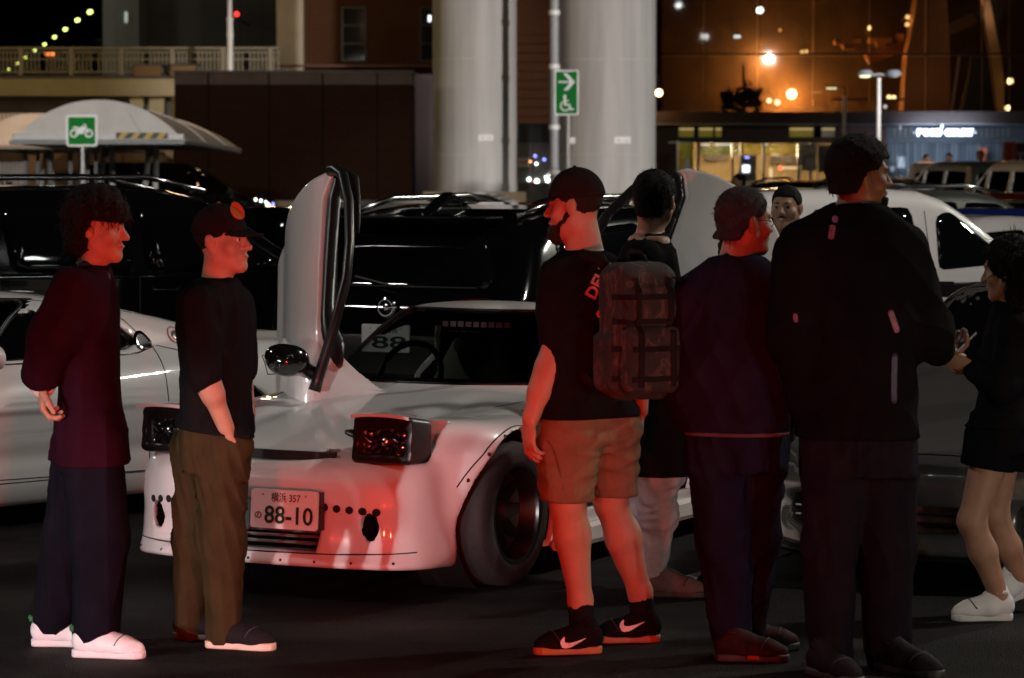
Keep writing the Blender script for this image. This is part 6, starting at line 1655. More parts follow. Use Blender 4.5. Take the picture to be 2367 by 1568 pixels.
class Person:
    def __init__(s, label, Y, px, cat="person"):
        s.Y = Y; s.base = np.array([PX(px, Y), Y, 0.0]); s.root = thing("person", label, cat, tuple(s.base)); s.S = Prims(); s.fs = {}
    def q(s, px, py, dy=0.0): return P(px, py, s.Y + dy) - s.base
    def g(s, px, dy=0.0): return np.array([PX(px, s.Y+dy), s.Y+dy, 0]) - s.base
    def zz(s, py): return P(1183, py, s.Y)[2]
    def st(s, py, px, a, b, dy=0.0):
        w = s.q(px, py, dy); return (w[2], w[0], w[1], a, b)
    def limb(s, Q, pts, rs, k=.03):
        for i in range(len(pts)-1): Q.cone(pts[i], pts[i+1], rs[i], rs[i+1], k)
    def garment(s, name, Q, m, amp=.006, freq=26, seed=1, stretch=(1, 1, .7), cut=None, h=.010, parent=None, over=None):
        fl = folds(seed, amp*1.7, freq, stretch)
        def f(p):
            d = Q(p) + fl(p)
            if over is not None: d = smin(d, over(p) - .010, .03)
            return d if cut is None else smax(d, cut(p), .010)
        lo, hi = Q.bounds(); o = sdf_part(name, f, lo, hi, h, m, parent or s.root); s.fs[name] = f
        return o, f
    def body(s, m, h=.0078):
        lo, hi = s.S.bounds(); lo[2] = max(lo[2], .02)
        return sdf_part("body", s.S, lo, hi, h, m, s.root)
    def head(s, px, py, fwd, dy=0.0, pitch=0.0, rollv=0.0, eyes=True, brow=hair_black):
        c = s.q(px, py, dy); R = head_frame(fwd, pitch, rollv); s.c, s.R = c, R
        head_prims(s.S, c, R)
        G = lambda x, y, z: c + R @ np.array([x, y, z])
        if eyes:
            for sx_ in (-1, 1):
                e = part("eye", MB().lathe([(.0115*math.sin(a), -.0115*math.cos(a)) for a in np.linspace(.02, 3.12, 9)], G(sx_*.030, .0765, .002), R[:, 1], 12), eye_white, s.root, smooth=True)
                part("iris", MB().lathe([(.001, .0125), (.0055, .0115), (.0065, .009)], G(sx_*.030, .0765, .002), R[:, 1], 10), eye_dark, e)
                part("eyebrow", MB().tube([G(sx_*.014, .0915, .022), G(sx_*.030, .089, .027), G(sx_*.047, .077, .023)], [.003, .0042, .0025], 6), brow, s.root, smooth=True)
            part("lips", MB().tube([G(-.020, .094, -.0635), G(-.008, .1005, -.062), G(0, .101, -.0635), G(.008, .1005, -.062), G(.020, .094, -.0635)], [.002, .0045, .005, .0045, .002], 7), lip_m, s.root, smooth=True)
        return c, R
    def hair(s, kind, m, seed=1, h=.0085, grow=0.0):
        f, lo, hi = hair_f(s.c, s.R, kind, seed, grow); o = sdf_part("hair", f, lo, hi, h, m, s.root, newton=1)
        me = o.data; n = len(me.vertices)
        if h < .011 and n:
            co = np.empty(n*3); me.vertices.foreach_get("co", co); co = co.reshape(-1, 3); no = np.empty(n*3); me.vertices.foreach_get("normal", no); no = no.reshape(-1, 3)
            rg = np.random.RandomState(seed); k = rg.choice(n, min(n, 900 if kind != 'crop' else 500), replace=False); L = {'mop': .045, 'short': .017, 'crop': .010, 'long': .06}[kind]
            V = []; F = []
            for i in k:
                a = co[i] - no[i]*.004; t = nrm(np.array([0, 0, -1.0]) - no[i]*(-no[i][2]) + rg.normal(0, .35, 3)); l = L*rg.uniform(.5, 1.3)
                if kind in ('short', 'crop'): t = nrm(t*.8 + no[i]*.25 + rg.normal(0, .35, 3))
                sd = nrm(np.cross(t, no[i]) + 1e-6)*.0016; b = a + (t*.6 + no[i]*.45)*l*.6; e = a + (t + no[i]*.25)*l; j = len(V)
                V += [a - sd, a + sd, b - sd*.8, b + sd*.8, e]; F += [(j, j+1, j+3, j+2), (j+2, j+3, j+4)]
            part("hair_strands", MB().add(V, F), m, o)["kind"] = "stuff"
        return o, f
    def cap(s, m, brim_dir=1, logo=None):
        c, R = s.c, s.R
        def f(p):
            q = (p-c) @ R; x, y, z = q[:, 0], q[:, 1], q[:, 2]
            e = np.sqrt((x/.090)**2 + ((y+.012)/.110)**2 + ((z-.030)/.112)**2); d = (e-1)*.095
            return smax(d, .030 - .10*np.clip(-y*brim_dir, 0, .05) - z, .008)
        o = sdf_part("cap", f, c - .17, c + .19, .0075, m, s.root)
        def b(p):
            q = (p-c) @ R; x, y, z = q[:, 0], q[:, 1]*brim_dir, q[:, 2]
            zc = .040 - .22*np.clip(y-.07, 0, 1) - 2.6*x*x
            d = smax(np.abs(z - zc) - .0045, np.sqrt(x**2 + ((y-.075)*.95)**2) - .088, .006)
            return smax(d, .05 - y, .004)
        sdf_part("cap_brim", b, c - .24, c + .24, .006, m, o)
        part("cap_button", MB().lathe([(.001, .006), (.007, .003), (.009, -.003)], c + R @ np.array([0, -.012, .142]), R[:, 2], 10), logo or m, o, smooth=True)
        return o, f

dark_ink = lambda n, c: cloth(n, c)
# ---- 1: man in burgundy jacket, far left
p = Person("man with a black mop of hair, loose burgundy jacket and white trainers", 10.85, 195)
p.head(226, 528, (1, -.14), 0.0, pitch=-.06)
p.S.cone(p.q(222, 560), p.q(205, 640), .054, .058, .03)
p.S.loft([p.st(640, 205, .13, .07), p.st(720, 205, .17, .09), p.st(900, 208, .15, .085), p.st(1040, 205, .16, .09)], (1, -.1))
nsh, nel, nwr = p.q(165, 665, -.17), p.q(125, 775, -.22), p.q(99, 880, -.20)
p.limb(p.S, [nsh, nel, nwr], [.05, .045, .03])
hand_prims(p.S, p.q(99, 885, -.20), (0.0, .05, -1), (1, .2, 0), curl=1.05, ts=1, sc=1.12)
fsh, fel, fwr = p.q(205, 665, .17), p.q(200, 780, .22), p.q(228, 890, .2)
p.limb(p.S, [fsh, fel, fwr], [.05, .045, .03]); hand_prims(p.S, fwr, (.3, 0, -1), (1, -.2, 0), curl=.8)
legs = [([p.q(205, 1010, -.09), p.q(226, 1240, -.10), p.q(228, 1470, -.10)]), ([p.q(190, 1010, .09), p.q(158, 1240, .10), p.q(128, 1440, .12)])]
for L in legs: p.limb(p.S, L, [.08, .055, .04])
p.body(skin_light)
p.hair('mop', hair_black, 3)
T = Prims(); T.loft([p.st(960, 205, .18, .115), p.st(1080, 205, .19, .12)], (1, -.1), .05)
p.limb(T, [p.q(208, 1030, -.09), p.q(230, 1240, -.10), p.q(222, 1455, -.10)], [.115, .106, .090], .03); p.limb(T, [p.q(190, 1030, .09), p.q(160, 1240, .10), p.q(130, 1428, .12)], [.11, .098, .082], .03)
p.garment("trousers", T, cloth("black_trouser_cloth", (0.007, 0.006, 0.010)), .008, 20, 7, (1, 1, .25))
J = Prims().loft([p.st(612, 212, .075, .065), p.st(640, 205, .15, .085), p.st(700, 205, .20, .105), p.st(800, 207, .20, .108), p.st(900, 208, .205, .112), p.st(1000, 212, .21, .122), p.st(1072, 218, .215, .125)], (1, -.1), .05)
p.limb(J, [nsh, nel, p.q(98, 866, -.20)], [.078, .085, .070], .04); p.limb(J, [fsh, fel, p.q(226, 872, .2)], [.078, .085, .065], .04)
p.garment("jacket", J, cloth("burgundy_cloth", (0.019, 0.004, 0.009)), .009, 17, 4, (1, 1, .35), cut=lambda x: p.zz(1071) - .02*np.sin(x[:, 0]*20)*0 - x[:, 2], over=p.fs["trousers"])
C = Prims(); C.cone(p.q(98, 862, -.20), p.q(98, 890, -.20), .058, .050)
p.garment("shirt_cuff", C, cloth("white_cuff", (0.55, 0.52, 0.52)), .002, 40, 2, h=.008)
Cb = Prims(); Cb.cone(p.q(195, 622, -.05), p.q(240, 640, -.02), .03, .025)
p.garment("collar", Cb, cloth("grey_collar", (0.06, 0.06, 0.065)), .002, 40, 2, h=.008)
white_shoe = mat("white_shoe_leather", (0.66, 0.64, 0.65), rough=.5, var=.05, vscale=20); white_sole = mat("white_sole", (0.62, 0.60, 0.60), rough=.6)
green_tab = mat("green_heel_tab", (0.02, 0.10, 0.035), rough=.5)
for (hpx, dy, nm) in ((158, -.12, 0), (62, .12, 1)):
    o, up, g = shoe_build(p.root, p.g(hpx, dy), (1, -.18 if nm == 0 else -.05), .285 if nm == 0 else .275, white_shoe, white_sole, .01, lace_m=cloth("shoe_lace", (.4, .36, .36)))
    part("heel_tab", MB().tube([g(.03, -.024, .105), g(-.004, 0, .108), g(.03, .024, .105)], .012, 7), green_tab, o, smooth=True)
    part("collar_line", MB().tube([g(.12, -.038, .105), g(.24, -.040, .088), g(.30, -.034, .096)], .006, 6), green_tab, o, smooth=True)

# ---- 2: man in the cap
p = Person("man in black cap with orange badge, black tee and brown trousers", 11.0, 512)
p.head(514, 556, (.95, -.36), 0.0, pitch=.02)
p.S.cone(p.q(508, 590), p.q(500, 660), .056, .060, .03)
p.S.loft([p.st(655, 500, .12, .07), p.st(720, 498, .18, .095), p.st(900, 500, .16, .09), p.st(1010, 498, .165, .095)], (.9, -.4))
nsh, nel, nwr = p.q(455, 705, -.16), p.q(470, 860, -.22), p.q(523, 990, -.165)
p.limb(p.S, [nsh, nel, nwr], [.052, .045, .031]); p.S.cone(nel, p.q(492, 910, -.215), .044, .042, .03)
hand_prims(p.S, p.q(523, 985, -.165), (-.1, .62, -1), (.8, .6, 0), curl=.35, ts=1, sc=.95)
fsh, fel, fwr = p.q(540, 705, .16), p.q(556, 850, .20), p.q(572, 960, .12)
p.limb(p.S, [fsh, fel, fwr], [.052, .045, .031]); hand_prims(p.S, fwr, (0, -.1, -1), (-1, 0, 0), curl=.4)
for L in ([p.q(510, 1020, -.08), p.q(512, 1250, -.09), p.q(525, 1455, -.08)], [p.q(470, 1020, .08), p.q(450, 1250, .10), p.q(430, 1440, .12)]): p.limb(p.S, L, [.08, .055, .04])
p.body(skin_light)
p.hair('crop', hair_black, 5)
capm = cloth("black_cap_cloth", (0.012, 0.009, 0.009))
orange = cloth("orange_badge", (0.38, 0.09, 0.03))
o, cf = p.cap(capm, 1, orange)
b0 = p.q(550, 487)
decal("cap_badge", cf, [(b0[0]+.034*math.cos(a)*.7+.012*math.sin(a)*-1, b0[2]+.034*math.sin(a)) for a in np.linspace(0, 6.28, 17)[:-1]], orange, o, b0[1]-.4, off=.006, n=28, rings=6)
T = Prims(); T.loft([p.st(975, 498, .175, .118), p.st(1090, 496, .185, .125)], (.9, -.4), .05)
p.limb(T, [p.q(515, 1040, -.08), p.q(512, 1250, -.09), p.q(518, 1462, -.08)], [.115, .092, .066], .03); p.limb(T, [p.q(468, 1040, .08), p.q(452, 1250, .10), p.q(437, 1455, .12)], [.115, .088, .062], .03)
p.garment("trousers", T, cloth("brown_trouser_cloth", (0.036, 0.025, 0.012)), .009, 24, 12, (1, 1, .6))
J = Prims().loft([p.st(640, 503, .085, .075), p.st(668, 500, .15, .09), p.st(715, 498, .20, .112), p.st(820, 500, .195, .118), p.st(920, 500, .19, .118), p.st(1005, 503, .195, .122)], (.9, -.4), .05)
p.limb(J, [nsh, p.q(468, 862, -.215)], [.082, .072], .04); p.limb(J, [fsh, p.q(556, 850, .2)], [.08, .07], .04)
p.garment("tee_shirt", J, cloth("black_tee", (0.0075, 0.007, 0.0075)), .008, 18, 8, (1, 1, .4), cut=lambda x: p.zz(996) + .14*(p.q(500, 990)[0] - x[:, 0])*1.0 - x[:, 2] + .0, over=p.fs["trousers"])
dk_shoe = mat("dark_shoe_mesh", (0.010, 0.008, 0.010), rough=.7, spec=.1, bump=.3, bscale=200); pale_sole = mat("pale_sole", (0.58, 0.46, 0.36), rough=.6)
o, up, g = shoe_build(p.root, p.g(470, -.06), (1, -.30), .285, dk_shoe, pale_sole, .0)
part("overlay", MB().tube([g(.35, -.052, .045), g(.6, -.054, .040), g(.86, -.040, .036)], .014, 7), mat("rust_overlay", (0.20, 0.09, 0.06), .6), o, smooth=True)
shoe_build(p.root, p.g(393, .14), (1, -.15), .275, dk_shoe, mat("dark_sole", (0.02, 0.018, 0.018), .6), .0)

# ---- 3: man with the backpack
p = Person("bearded man in cap, black tee and khaki shorts carrying a dark backpack", 10.9, 1350)
p.head(1328, 474, (-.86, .30), 0.0, pitch=-.08)
p.S.cone(p.q(1338, 500, .01), p.q(1352, 592), .064, .074, .03)
fw = (-.55, .83)
p.S.loft([p.st(590, 1352, .13, .075), p.st(660, 1356, .19, .10), p.st(850, 1352, .165, .10), p.st(980, 1352, .17, .11)], fw)
nsh, nel, nwr = p.q(1300, 660, -.06), p.q(1272, 845, -.10), p.q(1226, 968, -.14)
p.limb(p.S, [nsh, p.q(1296, 760, -.08), nel, nwr], [.06, .055, .048, .033]); p.S.cone(p.q(1266, 862, -.10), p.q(1248, 905, -.12), .047, .044, .03)
hand_prims(p.S, p.q(1224, 972, -.14), (-.02, -.1, -1), (.9, .5, 0), curl=.55, ts=-1, sc=1.05)
fsh, fel, fwr = p.q(1450, 660, .12), p.q(1475, 840, .16), p.q(1478, 950, .1)
p.limb(p.S, [fsh, fel, fwr], [.058, .048, .033]); hand_prims(p.S, fwr, (0, 0, -1), (-1, 0, 0), curl=.6)
Ln = [p.q(1318, 1000, -.06), p.q(1312, 1165, -.10), p.q(1322, 1235, -.09), p.q(1342, 1390, -.08), p.q(1345, 1480, -.08)]
Lf = [p.q(1412, 1000, .06), p.q(1412, 1160, .10), p.q(1440, 1245, .12), p.q(1480, 1370, .16), p.q(1485, 1455, .17)]
p.limb(p.S, Ln, [.095, .064, .066, .043, .04]); p.limb(p.S, Lf, [.095, .062, .064, .043, .04])
p.S.ell(p.q(1328, 1250, -.06), (.045, .055, .10), k=.04); p.S.ell(p.q(1450, 1255, .15), (.045, .055, .10), k=.04)
p.body(skin_light)
p.hair('crop', hair_dark, 6)
capm2 = cloth("dark_cap_cloth", (0.014, 0.012, 0.012)); o, cf = p.cap(capm2, 1)
Bd = Prims(); G = lambda x, y, z: p.c + p.R @ np.array([x, y, z])
for s in (-1, 1): Bd.cone(G(s*.060, .004, -.040), G(s*.022, .078, -.100), .019, .024, .03)
Bd.ell(G(0, .080, -.106), (.034, .030, .040), p.R, .03)
p.garment("beard", Bd, hair_dark, .003, 150, 3, h=.007)
T = Prims(); T.loft([p.st(940, 1352, .185, .125), p.st(1030, 1352, .20, .135)], fw, .05)
p.limb(T, [p.q(1312, 1000, -.06), p.q(1310, 1142, -.10)], [.122, .112], .035); p.limb(T, [p.q(1412, 1000, .06), p.q(1414, 1150, .10)], [.118, .098], .035)
sh_o, sh_f = p.garment("shorts", T, cloth("khaki_cloth", (0.17, 0.112, 0.066)), .009, 22, 21, (1, 1, .7), cut=lambda x: p.zz(1152) + .12*(x[:, 0] - p.q(1345, 1000)[0])*-.15 - x[:, 2])
J = Prims().loft([p.st(578, 1350, .095, .085), p.st(606, 1352, .165, .10), p.st(660, 1356, .215, .125), p.st(780, 1354, .20, .125), p.st(880, 1350, .195, .125), p.st(968, 1350, .20, .13)], fw, .05)
p.limb(J, [nsh, p.q(1297, 756, -.08)], [.088, .074], .04); p.limb(J, [fsh, p.q(1466, 760, .14)], [.085, .072], .04)
tee, tf = p.garment("tee_shirt", J, cloth("black_tee", (0.0075, 0.007, 0.0075)), .008, 17, 15, (1, 1, .4), cut=lambda x: p.zz(964) - x[:, 2], over=p.fs["shorts"])
V, F = text_arrays("DEUS", .03)
cA = p.q(1389, 652, -.3); an = rad(62); V2 = V*.062; Rt = np.array([[math.cos(an), -math.sin(an)], [math.sin(an), math.cos(an)]])
xz = V2[:, :2] @ Rt.T; P3 = np.stack([cA[0] + xz[:, 0], np.full(len(V), cA[1]), cA[2] + xz[:, 1]], 1)
H = cast(tf, P3, (0, 1, 0), far=.8) + (0, -.004, 0); part("shirt_lettering", MB().add(H, F), cloth("faded_print", (0.42, 0.24, 0.22), bump=0), tee)
for (a, b_, r_) in ((1404, 683, .017), (1394, 700, .013), (1384, 722, .013)):
    w = p.q(a, b_, 0); decal("shirt_print_mark", tf, [(w[0]+r_*math.cos(t), w[2]+r_*1.3*math.sin(t)) for t in np.linspace(0, 6.28, 9)[:-1]], cloth("faded_print", (0.42, 0.24, 0.22), bump=0), tee, -.5, off=.003, n=12, rings=2)
w0, w1 = p.q(1262, 1010), p.q(1300, 1120)
part("pocket_seam", MB().tube(list(cast(sh_f, np.array([[w0[0]+(w1[0]-w0[0])*t, -.5, w0[2]+(w1[2]-w0[2])*t**2] for t in np.linspace(0, 1, 9)]), (0, 1, 0), far=.9)), .003, 5), cloth("khaki_seam", (0.12, 0.07, 0.04)), sh_o)
sock = cloth("black_sock", (0.010, 0.010, 0.011))
S1 = Prims(); S1.cone(p.q(1343, 1394, -.08), p.q(1346, 1470, -.08), .050, .046); p.garment("sock", S1, sock, .003, 60, 2, h=.008)
S2 = Prims(); S2.cone(p.q(1480, 1366, .16), p.q(1486, 1440, .17), .050, .046); p.garment("sock", S2, sock, .003, 60, 3, h=.008)
gum = mat("gum_sole", (0.36, 0.13, 0.04), rough=.6); bshoe = mat("black_suede_shoe", (0.008, 0.006, 0.007), rough=.9, spec=.03)
swm = mat("tick_print", (0.72, 0.62, 0.60), .5)
for (hpx, dy, dr, c0) in ((1394, -.10, (-1, -.12), (1320, 1481)), (1530, .16, (-1, -.05), (1456, 1444))):
    o, up, g = shoe_build(p.root, p.g(hpx, dy), dr, .262, bshoe, gum, .005)
    w = p.q(*c0, dy); k = .052
    ctrl = [(-.50, .46, .04), (-.66, .12, .16), (-.50, -.16, .22), (-.10, -.12, .17), (.40, .08, .09), (1.05, .36, .01)]
    cu = resample(np.array(ctrl), 22, closed=False); Vt = []
    for i, (a_, b_, hw) in enumerate(cu):
        tg = nrm(cu[min(i+1, 21), :2] - cu[max(i-1, 0), :2]); nn = np.array([-tg[1], tg[0]])
        for sg in (-1, 1): Vt.append([w[0] + (a_ + sg*nn[0]*hw)*k, w[1] - .3, w[2] + (b_ + sg*nn[1]*hw)*k])
    H = cast(up, np.array(Vt), (0, 1, 0), far=.6) + (0, -.010, 0)
    part("tick_mark", MB().sheet(H.reshape(22, 2, 3)), swm, o)
# backpack on his back (worn, a thing of its own)
camo = mat("dark_camo_cloth", (0.012, 0.010, 0.010), rough=.85, bump=.4, bscale=180)
def _camo():
    nt = camo.node_tree; b = nt.nodes["Principled BSDF"]; tc = next(n for n in nt.nodes if n.type == 'TEX_COORD')
    n = nt.nodes.new("ShaderNodeTexNoise"); n.inputs["Scale"].default_value = 17; n.inputs["Detail"].default_value = 3; n.inputs["Distortion"].default_value = 1.2
    mp = nt.nodes.new("ShaderNodeMapping"); mp.inputs["Scale"].default_value = (1, 1, .45)
    nt.links.new(tc.outputs["Object"], mp.inputs[0]); nt.links.new(mp.outputs[0], n.inputs["Vector"])
    r = nt.nodes.new("ShaderNodeValToRGB"); r.color_ramp.interpolation = 'CONSTANT'
    e = r.color_ramp.elements; e[0].position = 0; e[0].color = (.010, .009, .009, 1); e[1].position = .50; e[1].color = (.020, .013, .011, 1)
    x = e.new(.57); x.color = (.050, .032, .026, 1); x = e.new(.64); x.color = (.018, .015, .014, 1)
    nt.links.new(n.outputs["Fac"], r.inputs[0]); nt.links.new(r.outputs[0], b.inputs["Base Color"])
_camo()
bp_c = p.q(1472, 765, -.205); bn = nrm((.50, -.86, 0)); br = np.array([-bn[1], bn[0], 0])
bpk = thing("backpack", "dark camouflage backpack worn by the man in khaki shorts", "backpack", tuple(p.base + bp_c))
def bf(x):
    u = x @ br; v = x @ bn; z = x[:, 2]
    def rb(cu, cv, cz, hu, hv, hz, r):
        q = np.stack([np.abs(u-cu)-hu+r, np.abs(v-cv)-hv+r, np.abs(z-cz)-hz+r], 1)
        return np.linalg.norm(np.maximum(q, 0), axis=1) + np.minimum(q.max(1), 0) - r
    d = rb(0, 0, 0, .138, .095, .255, .07)
    d = smin(d, rb(0, .085, -.10, .125, .055, .125, .04), .015); d = smin(d, rb(0, .075, .10, .11, .045, .075, .035), .015)
    for s in (-1, 1): d = smin(d, rb(s*.128, .0, -.11, .032, .07, .11, .03), .012)
    return d + bfl(x)
bfl = folds(31, .006, 30)
bo = sdf_part("bag", bf, (-.30, -.30, -.34), (.30, .30, .34), .010, camo, bpk)
web = cloth("black_webbing", (0.012, 0.011, 0.011))
for zz in (-.17, -.06, .04, .13):
    pts = np.array([br*u + bn*.5 + (0, 0, zz) for u in np.linspace(-.15, .15, 13)])
    Hh = cast(bf, pts, -bn, far=.6); m = MB(); m.sheet([Hh + bn*.006 + (0, 0, .010), Hh + bn*.006 - (0, 0, .010)]); part("webbing_strap", m, web, bpk)
for u in (-.07, .07):
    pts = np.array([br*u + bn*.5 + (0, 0, z) for z in np.linspace(-.2, .2, 17)]); Hh = cast(bf, pts, -bn, far=.6)
    m = MB(); m.sheet([Hh + bn*.008 + br*.011, Hh + bn*.008 - br*.011]); part("webbing_strap", m, web, bpk)
part("carry_loop", MB().tube([br*-.04 + (0, 0, .25), br*-.03 + bn*-.02 + (0, 0, .29), br*.03 + bn*-.02 + (0, 0, .29), br*.04 + (0, 0, .25)], .009, 7), web, bpk, smooth=True)
part("zip_cord", MB().tube([br*.10 + bn*.09 + (0, 0, .20), br*.16 + bn*.09 + (0, 0, .17), br*.175 + bn*.08 + (0, 0, .05)], .004, 6), web, bpk, smooth=True)
for s in (-1, 1):
    a0 = br*s*.085 + (0, 0, .22); off_ = p.base*0
    line = [br*s*.075 - bn*.06 + (0, 0, .20), br*s*.09 - bn*.11 + (0, 0, .262), br*s*.105 - bn*.20 + (0, 0, .275), br*s*.115 - bn*.29 + (0, 0, .20), br*s*.12 - bn*.325 + (0, 0, .05), br*s*.13 - bn*.28 + (0, 0, -.12), br*s*.13 - bn*.10 + (0, 0, -.20)]
    part("shoulder_strap", MB().tube(line, [.018, .024, .026, .026, .022, .014, .012], 8), web, bpk, smooth=True)

# ---- 4: man in the navy jacket
p = Person("grey-haired man with glasses in a navy jacket and blue trousers, seen from behind", 10.7, 1705)
p.head(1722, 512, (.86, .46), 0.0, pitch=-.04, eyes=True, brow=hair_grey)
p.S.cone(p.q(1716, 545), p.q(1702, 612), .062, .070, .03); fw = (.42, .9)
p.S.loft([p.st(610, 1700, .13, .08), p.st(690, 1692, .20, .11), p.st(850, 1690, .19, .12), p.st(1000, 1695, .18, .12)], fw)
lsh, lel, lwr = p.q(1600, 690, .0), p.q(1592, 850, .06), p.q(1640, 960, .22)
rsh, rel, rwr = p.q(1785, 690, .02), p.q(1806, 850, .06), p.q(1826, 975, .18)
p.limb(p.S, [lsh, lel, lwr], [.058, .05, .034]); p.limb(p.S, [rsh, rel, rwr], [.058, .05, .034])
hand_prims(p.S, rwr, (.15, .6, -.4), (-1, .1, 0), curl=.7, ts=1)
hand_prims(p.S, lwr, (.5, .6, -.3), (1, .1, 0), curl=.7, ts=-1)
for L in ([p.q(1660, 1010, .0), p.q(1668, 1240, .0), p.q(1690, 1470, -.02)], [p.q(1748, 1010, .06), p.q(1745, 1240, .08), p.q(1725, 1450, .10)]): p.limb(p.S, L, [.085, .06, .042])
p.body(skin_tan)
p.hair('short', hair_grey, 9)
gl = MB(); G = lambda x, y, z: p.c + p.R @ np.array([x, y, z])
for s in (-1, 1):
    gl.tube([G(s*.030 + .021*math.cos(a), .098 - .006*abs(math.cos(a)), .0 + .016*math.sin(a)) for a in np.linspace(0, 6.283, 15)], .0018, 5)
    gl.tube([G(s*.051, .094, .004), G(s*.080, .03, .006), G(s*.080, -.03, -.002)], .0018, 5)
gl.tube([G(-.009, .104, .002), G(.009, .104, .002)], .0018, 5)
part("glasses", gl, mat("dark_frame", (0.02, 0.02, 0.02), .3), p.root)
T = Prims(); T.loft([p.st(985, 1700, .185, .135), p.st(1090, 1700, .195, .14)], fw, .05)
p.limb(T, [p.q(1658, 1030, .0), p.q(1672, 1240, .0), p.q(1690, 1480, -.02)], [.122, .098, .078], .035); p.limb(T, [p.q(1750, 1030, .06), p.q(1744, 1240, .08), p.q(1722, 1462, .10)], [.118, .095, .076], .035)
p.garment("trousers", T, cloth("blue_trouser_cloth", (0.011, 0.011, 0.024)), .009, 21, 25, (1, 1, .5))
J = Prims().loft([p.st(588, 1708, .085, .08), p.st(622, 1700, .17, .11), p.st(690, 1690, .245, .14), p.st(800, 1684, .250, .16), p.st(920, 1682, .245, .165), p.st(1000, 1690, .215, .155)], fw, .05)
p.limb(J, [lsh, lel, p.q(1632, 945, .2)], [.09, .085, .06], .045); p.limb(J, [rsh, rel, p.q(1823, 960, .16)], [.09, .085, .06], .045)
jk, jf = p.garment("jacket", J, cloth("navy_jacket_cloth", (0.013, 0.010, 0.022)), .009, 15, 23, (1, 1, .5), cut=lambda x: p.zz(1003) - x[:, 2], over=p.fs["trousers"])
hm = MB(); zz = p.zz(998); ring_ = []
for a in np.linspace(rad(200), rad(345), 26): ring_.append([math.cos(a), math.sin(a)])
cc = p.q(1690, 1000); starts = np.array([[cc[0] + .8*a, cc[1] + .8*b, zz] for a, b in ring_])
Hh = np.array([cast(jf, st[None], nrm((cc[0]-st[0], cc[1]-st[1], 0)), far=.9)[0] for st in starts])
part("hem_band", MB().tube(list(Hh), .008, 7), cloth("hem_band", (0.10, 0.055, 0.06)), jk, smooth=True)
for (hpx, dy, dr) in ((1655, -.06, (.9, -.1)), (1690, .12, (1, .25))):
    o, up, g = shoe_build(p.root, p.g(hpx, dy), dr, .28, mat("dark_red_shoe", (0.022, 0.006, 0.006), .7, spec=.1, var=.5, vscale=30), mat("dark_sole", (0.02, 0.018, 0.018), .6), .0)
    part("sole_flash", MB().tube([g(.45, .047, .02), g(.6, .049, .02)], .008, 6), mat("red_flash", (0.4, 0.02, 0.01), .5), o)
ph = thing("phone", "dark phone in the hand of the man in the navy jacket", "phone", tuple(p.base + rwr + (.045, .075, -.02)))
b = MB().box((-.037, -.005, -.075), (.037, .004, .075), ch=.004); po = part("case", b, black_trim, ph); part("screen", MB().box((-.034, .0045, -.070), (.034, .006, .070)), mat("phone_screen", (0.01, 0.01, 0.01), .05), ph)
ph.rotation_euler = (rad(62), 0, rad(20))

# ---- 5: tall man in black
p = Person("tall bearded man in a long-sleeved black jacket with pink reflective marks", 10.42, 2000)
p.head(1990, 404, (.95, .26), 0.0, pitch=-.05)
p.S.cone(p.q(1985, 435), p.q(1975, 500), .066, .074, .03); fw = (.35, .93)
p.S.loft([p.st(500, 1975, .14, .085), p.st(580, 1975, .20, .11), p.st(780, 1975, .19, .12), p.st(1000, 1985, .18, .12)], fw)
lsh, lel, lwr = p.q(1850, 580, .0), p.q(1838, 780, .0), p.q(1868, 950, .06)
rsh, rel, rwr = p.q(2090, 580, .02), p.q(2140, 765, .0), p.q(2172, 815, .24)
p.limb(p.S, [lsh, lel, lwr], [.06, .052, .036]); p.limb(p.S, [rsh, rel, rwr], [.06, .052, .036])
hand_prims(p.S, rwr, (.55, .5, .08), (0, -.2, 1), curl=.75, ts=-1, sc=1.1)
hand_prims(p.S, lwr, (.3, .5, -.9), (1, .2, 0), curl=.6, ts=-1, sc=1.1)
for L in ([p.q(1925, 1000, .0), p.q(1918, 1270, -.02), p.q(1915, 1500, -.04)], [p.q(2045, 1000, .04), p.q(2052, 1270, .04), p.q(2055, 1500, .06)]): p.limb(p.S, L, [.09, .065, .045])
p.body(skin_brown)
p.hair('short', hair_black, 13, grow=.014)
Bd = Prims(); G = lambda x, y, z: p.c + p.R @ np.array([x, y, z])
for s in (-1, 1): Bd.cone(G(s*.060, .0, -.035), G(s*.022, .074, -.092), .015, .018, .03)
Bd.ell(G(0, .078, -.096), (.030, .025, .028), p.R, .03)
p.garment("beard", Bd, hair_black, .003, 150, 4, h=.007)
T = Prims(); T.loft([p.st(985, 1985, .195, .14), p.st(1100, 1985, .205, .145)], fw, .05)
p.limb(T, [p.q(1928, 1040, .0), p.q(1918, 1270, -.02), p.q(1918, 1520, -.04)], [.125, .100, .085], .035); p.limb(T, [p.q(2042, 1040, .04), p.q(2050, 1270, .04), p.q(2052, 1520, .06)], [.125, .102, .086], .035)
tr, trf = p.garment("jeans", T, cloth("dark_jeans", (0.007, 0.006, 0.011), color2=(0.012, 0.009, 0.013), vscale=7), .009, 21, 35, (1, 1, .6))
J = Prims().loft([p.st(468, 1982, .095, .09), p.st(505, 1975, .18, .12), p.st(580, 1972, .235, .145), p.st(720, 1972, .235, .155), p.st(870, 1975, .225, .155), p.st(1010, 1985, .225, .155)], fw, .055)
p.limb(J, [lsh, lel, p.q(1862, 930, .05)], [.10, .092, .068], .05); p.limb(J, [rsh, rel, p.q(2168, 808, .20)], [.10, .09, .064], .05)
jk, jf = p.garment("jacket", J, cloth("black_jacket_cloth", (0.0055, 0.005, 0.006)), .009, 14, 33, (1, 1, .55), cut=lambda x: p.zz(1012) - x[:, 2], over=p.fs["jeans"])
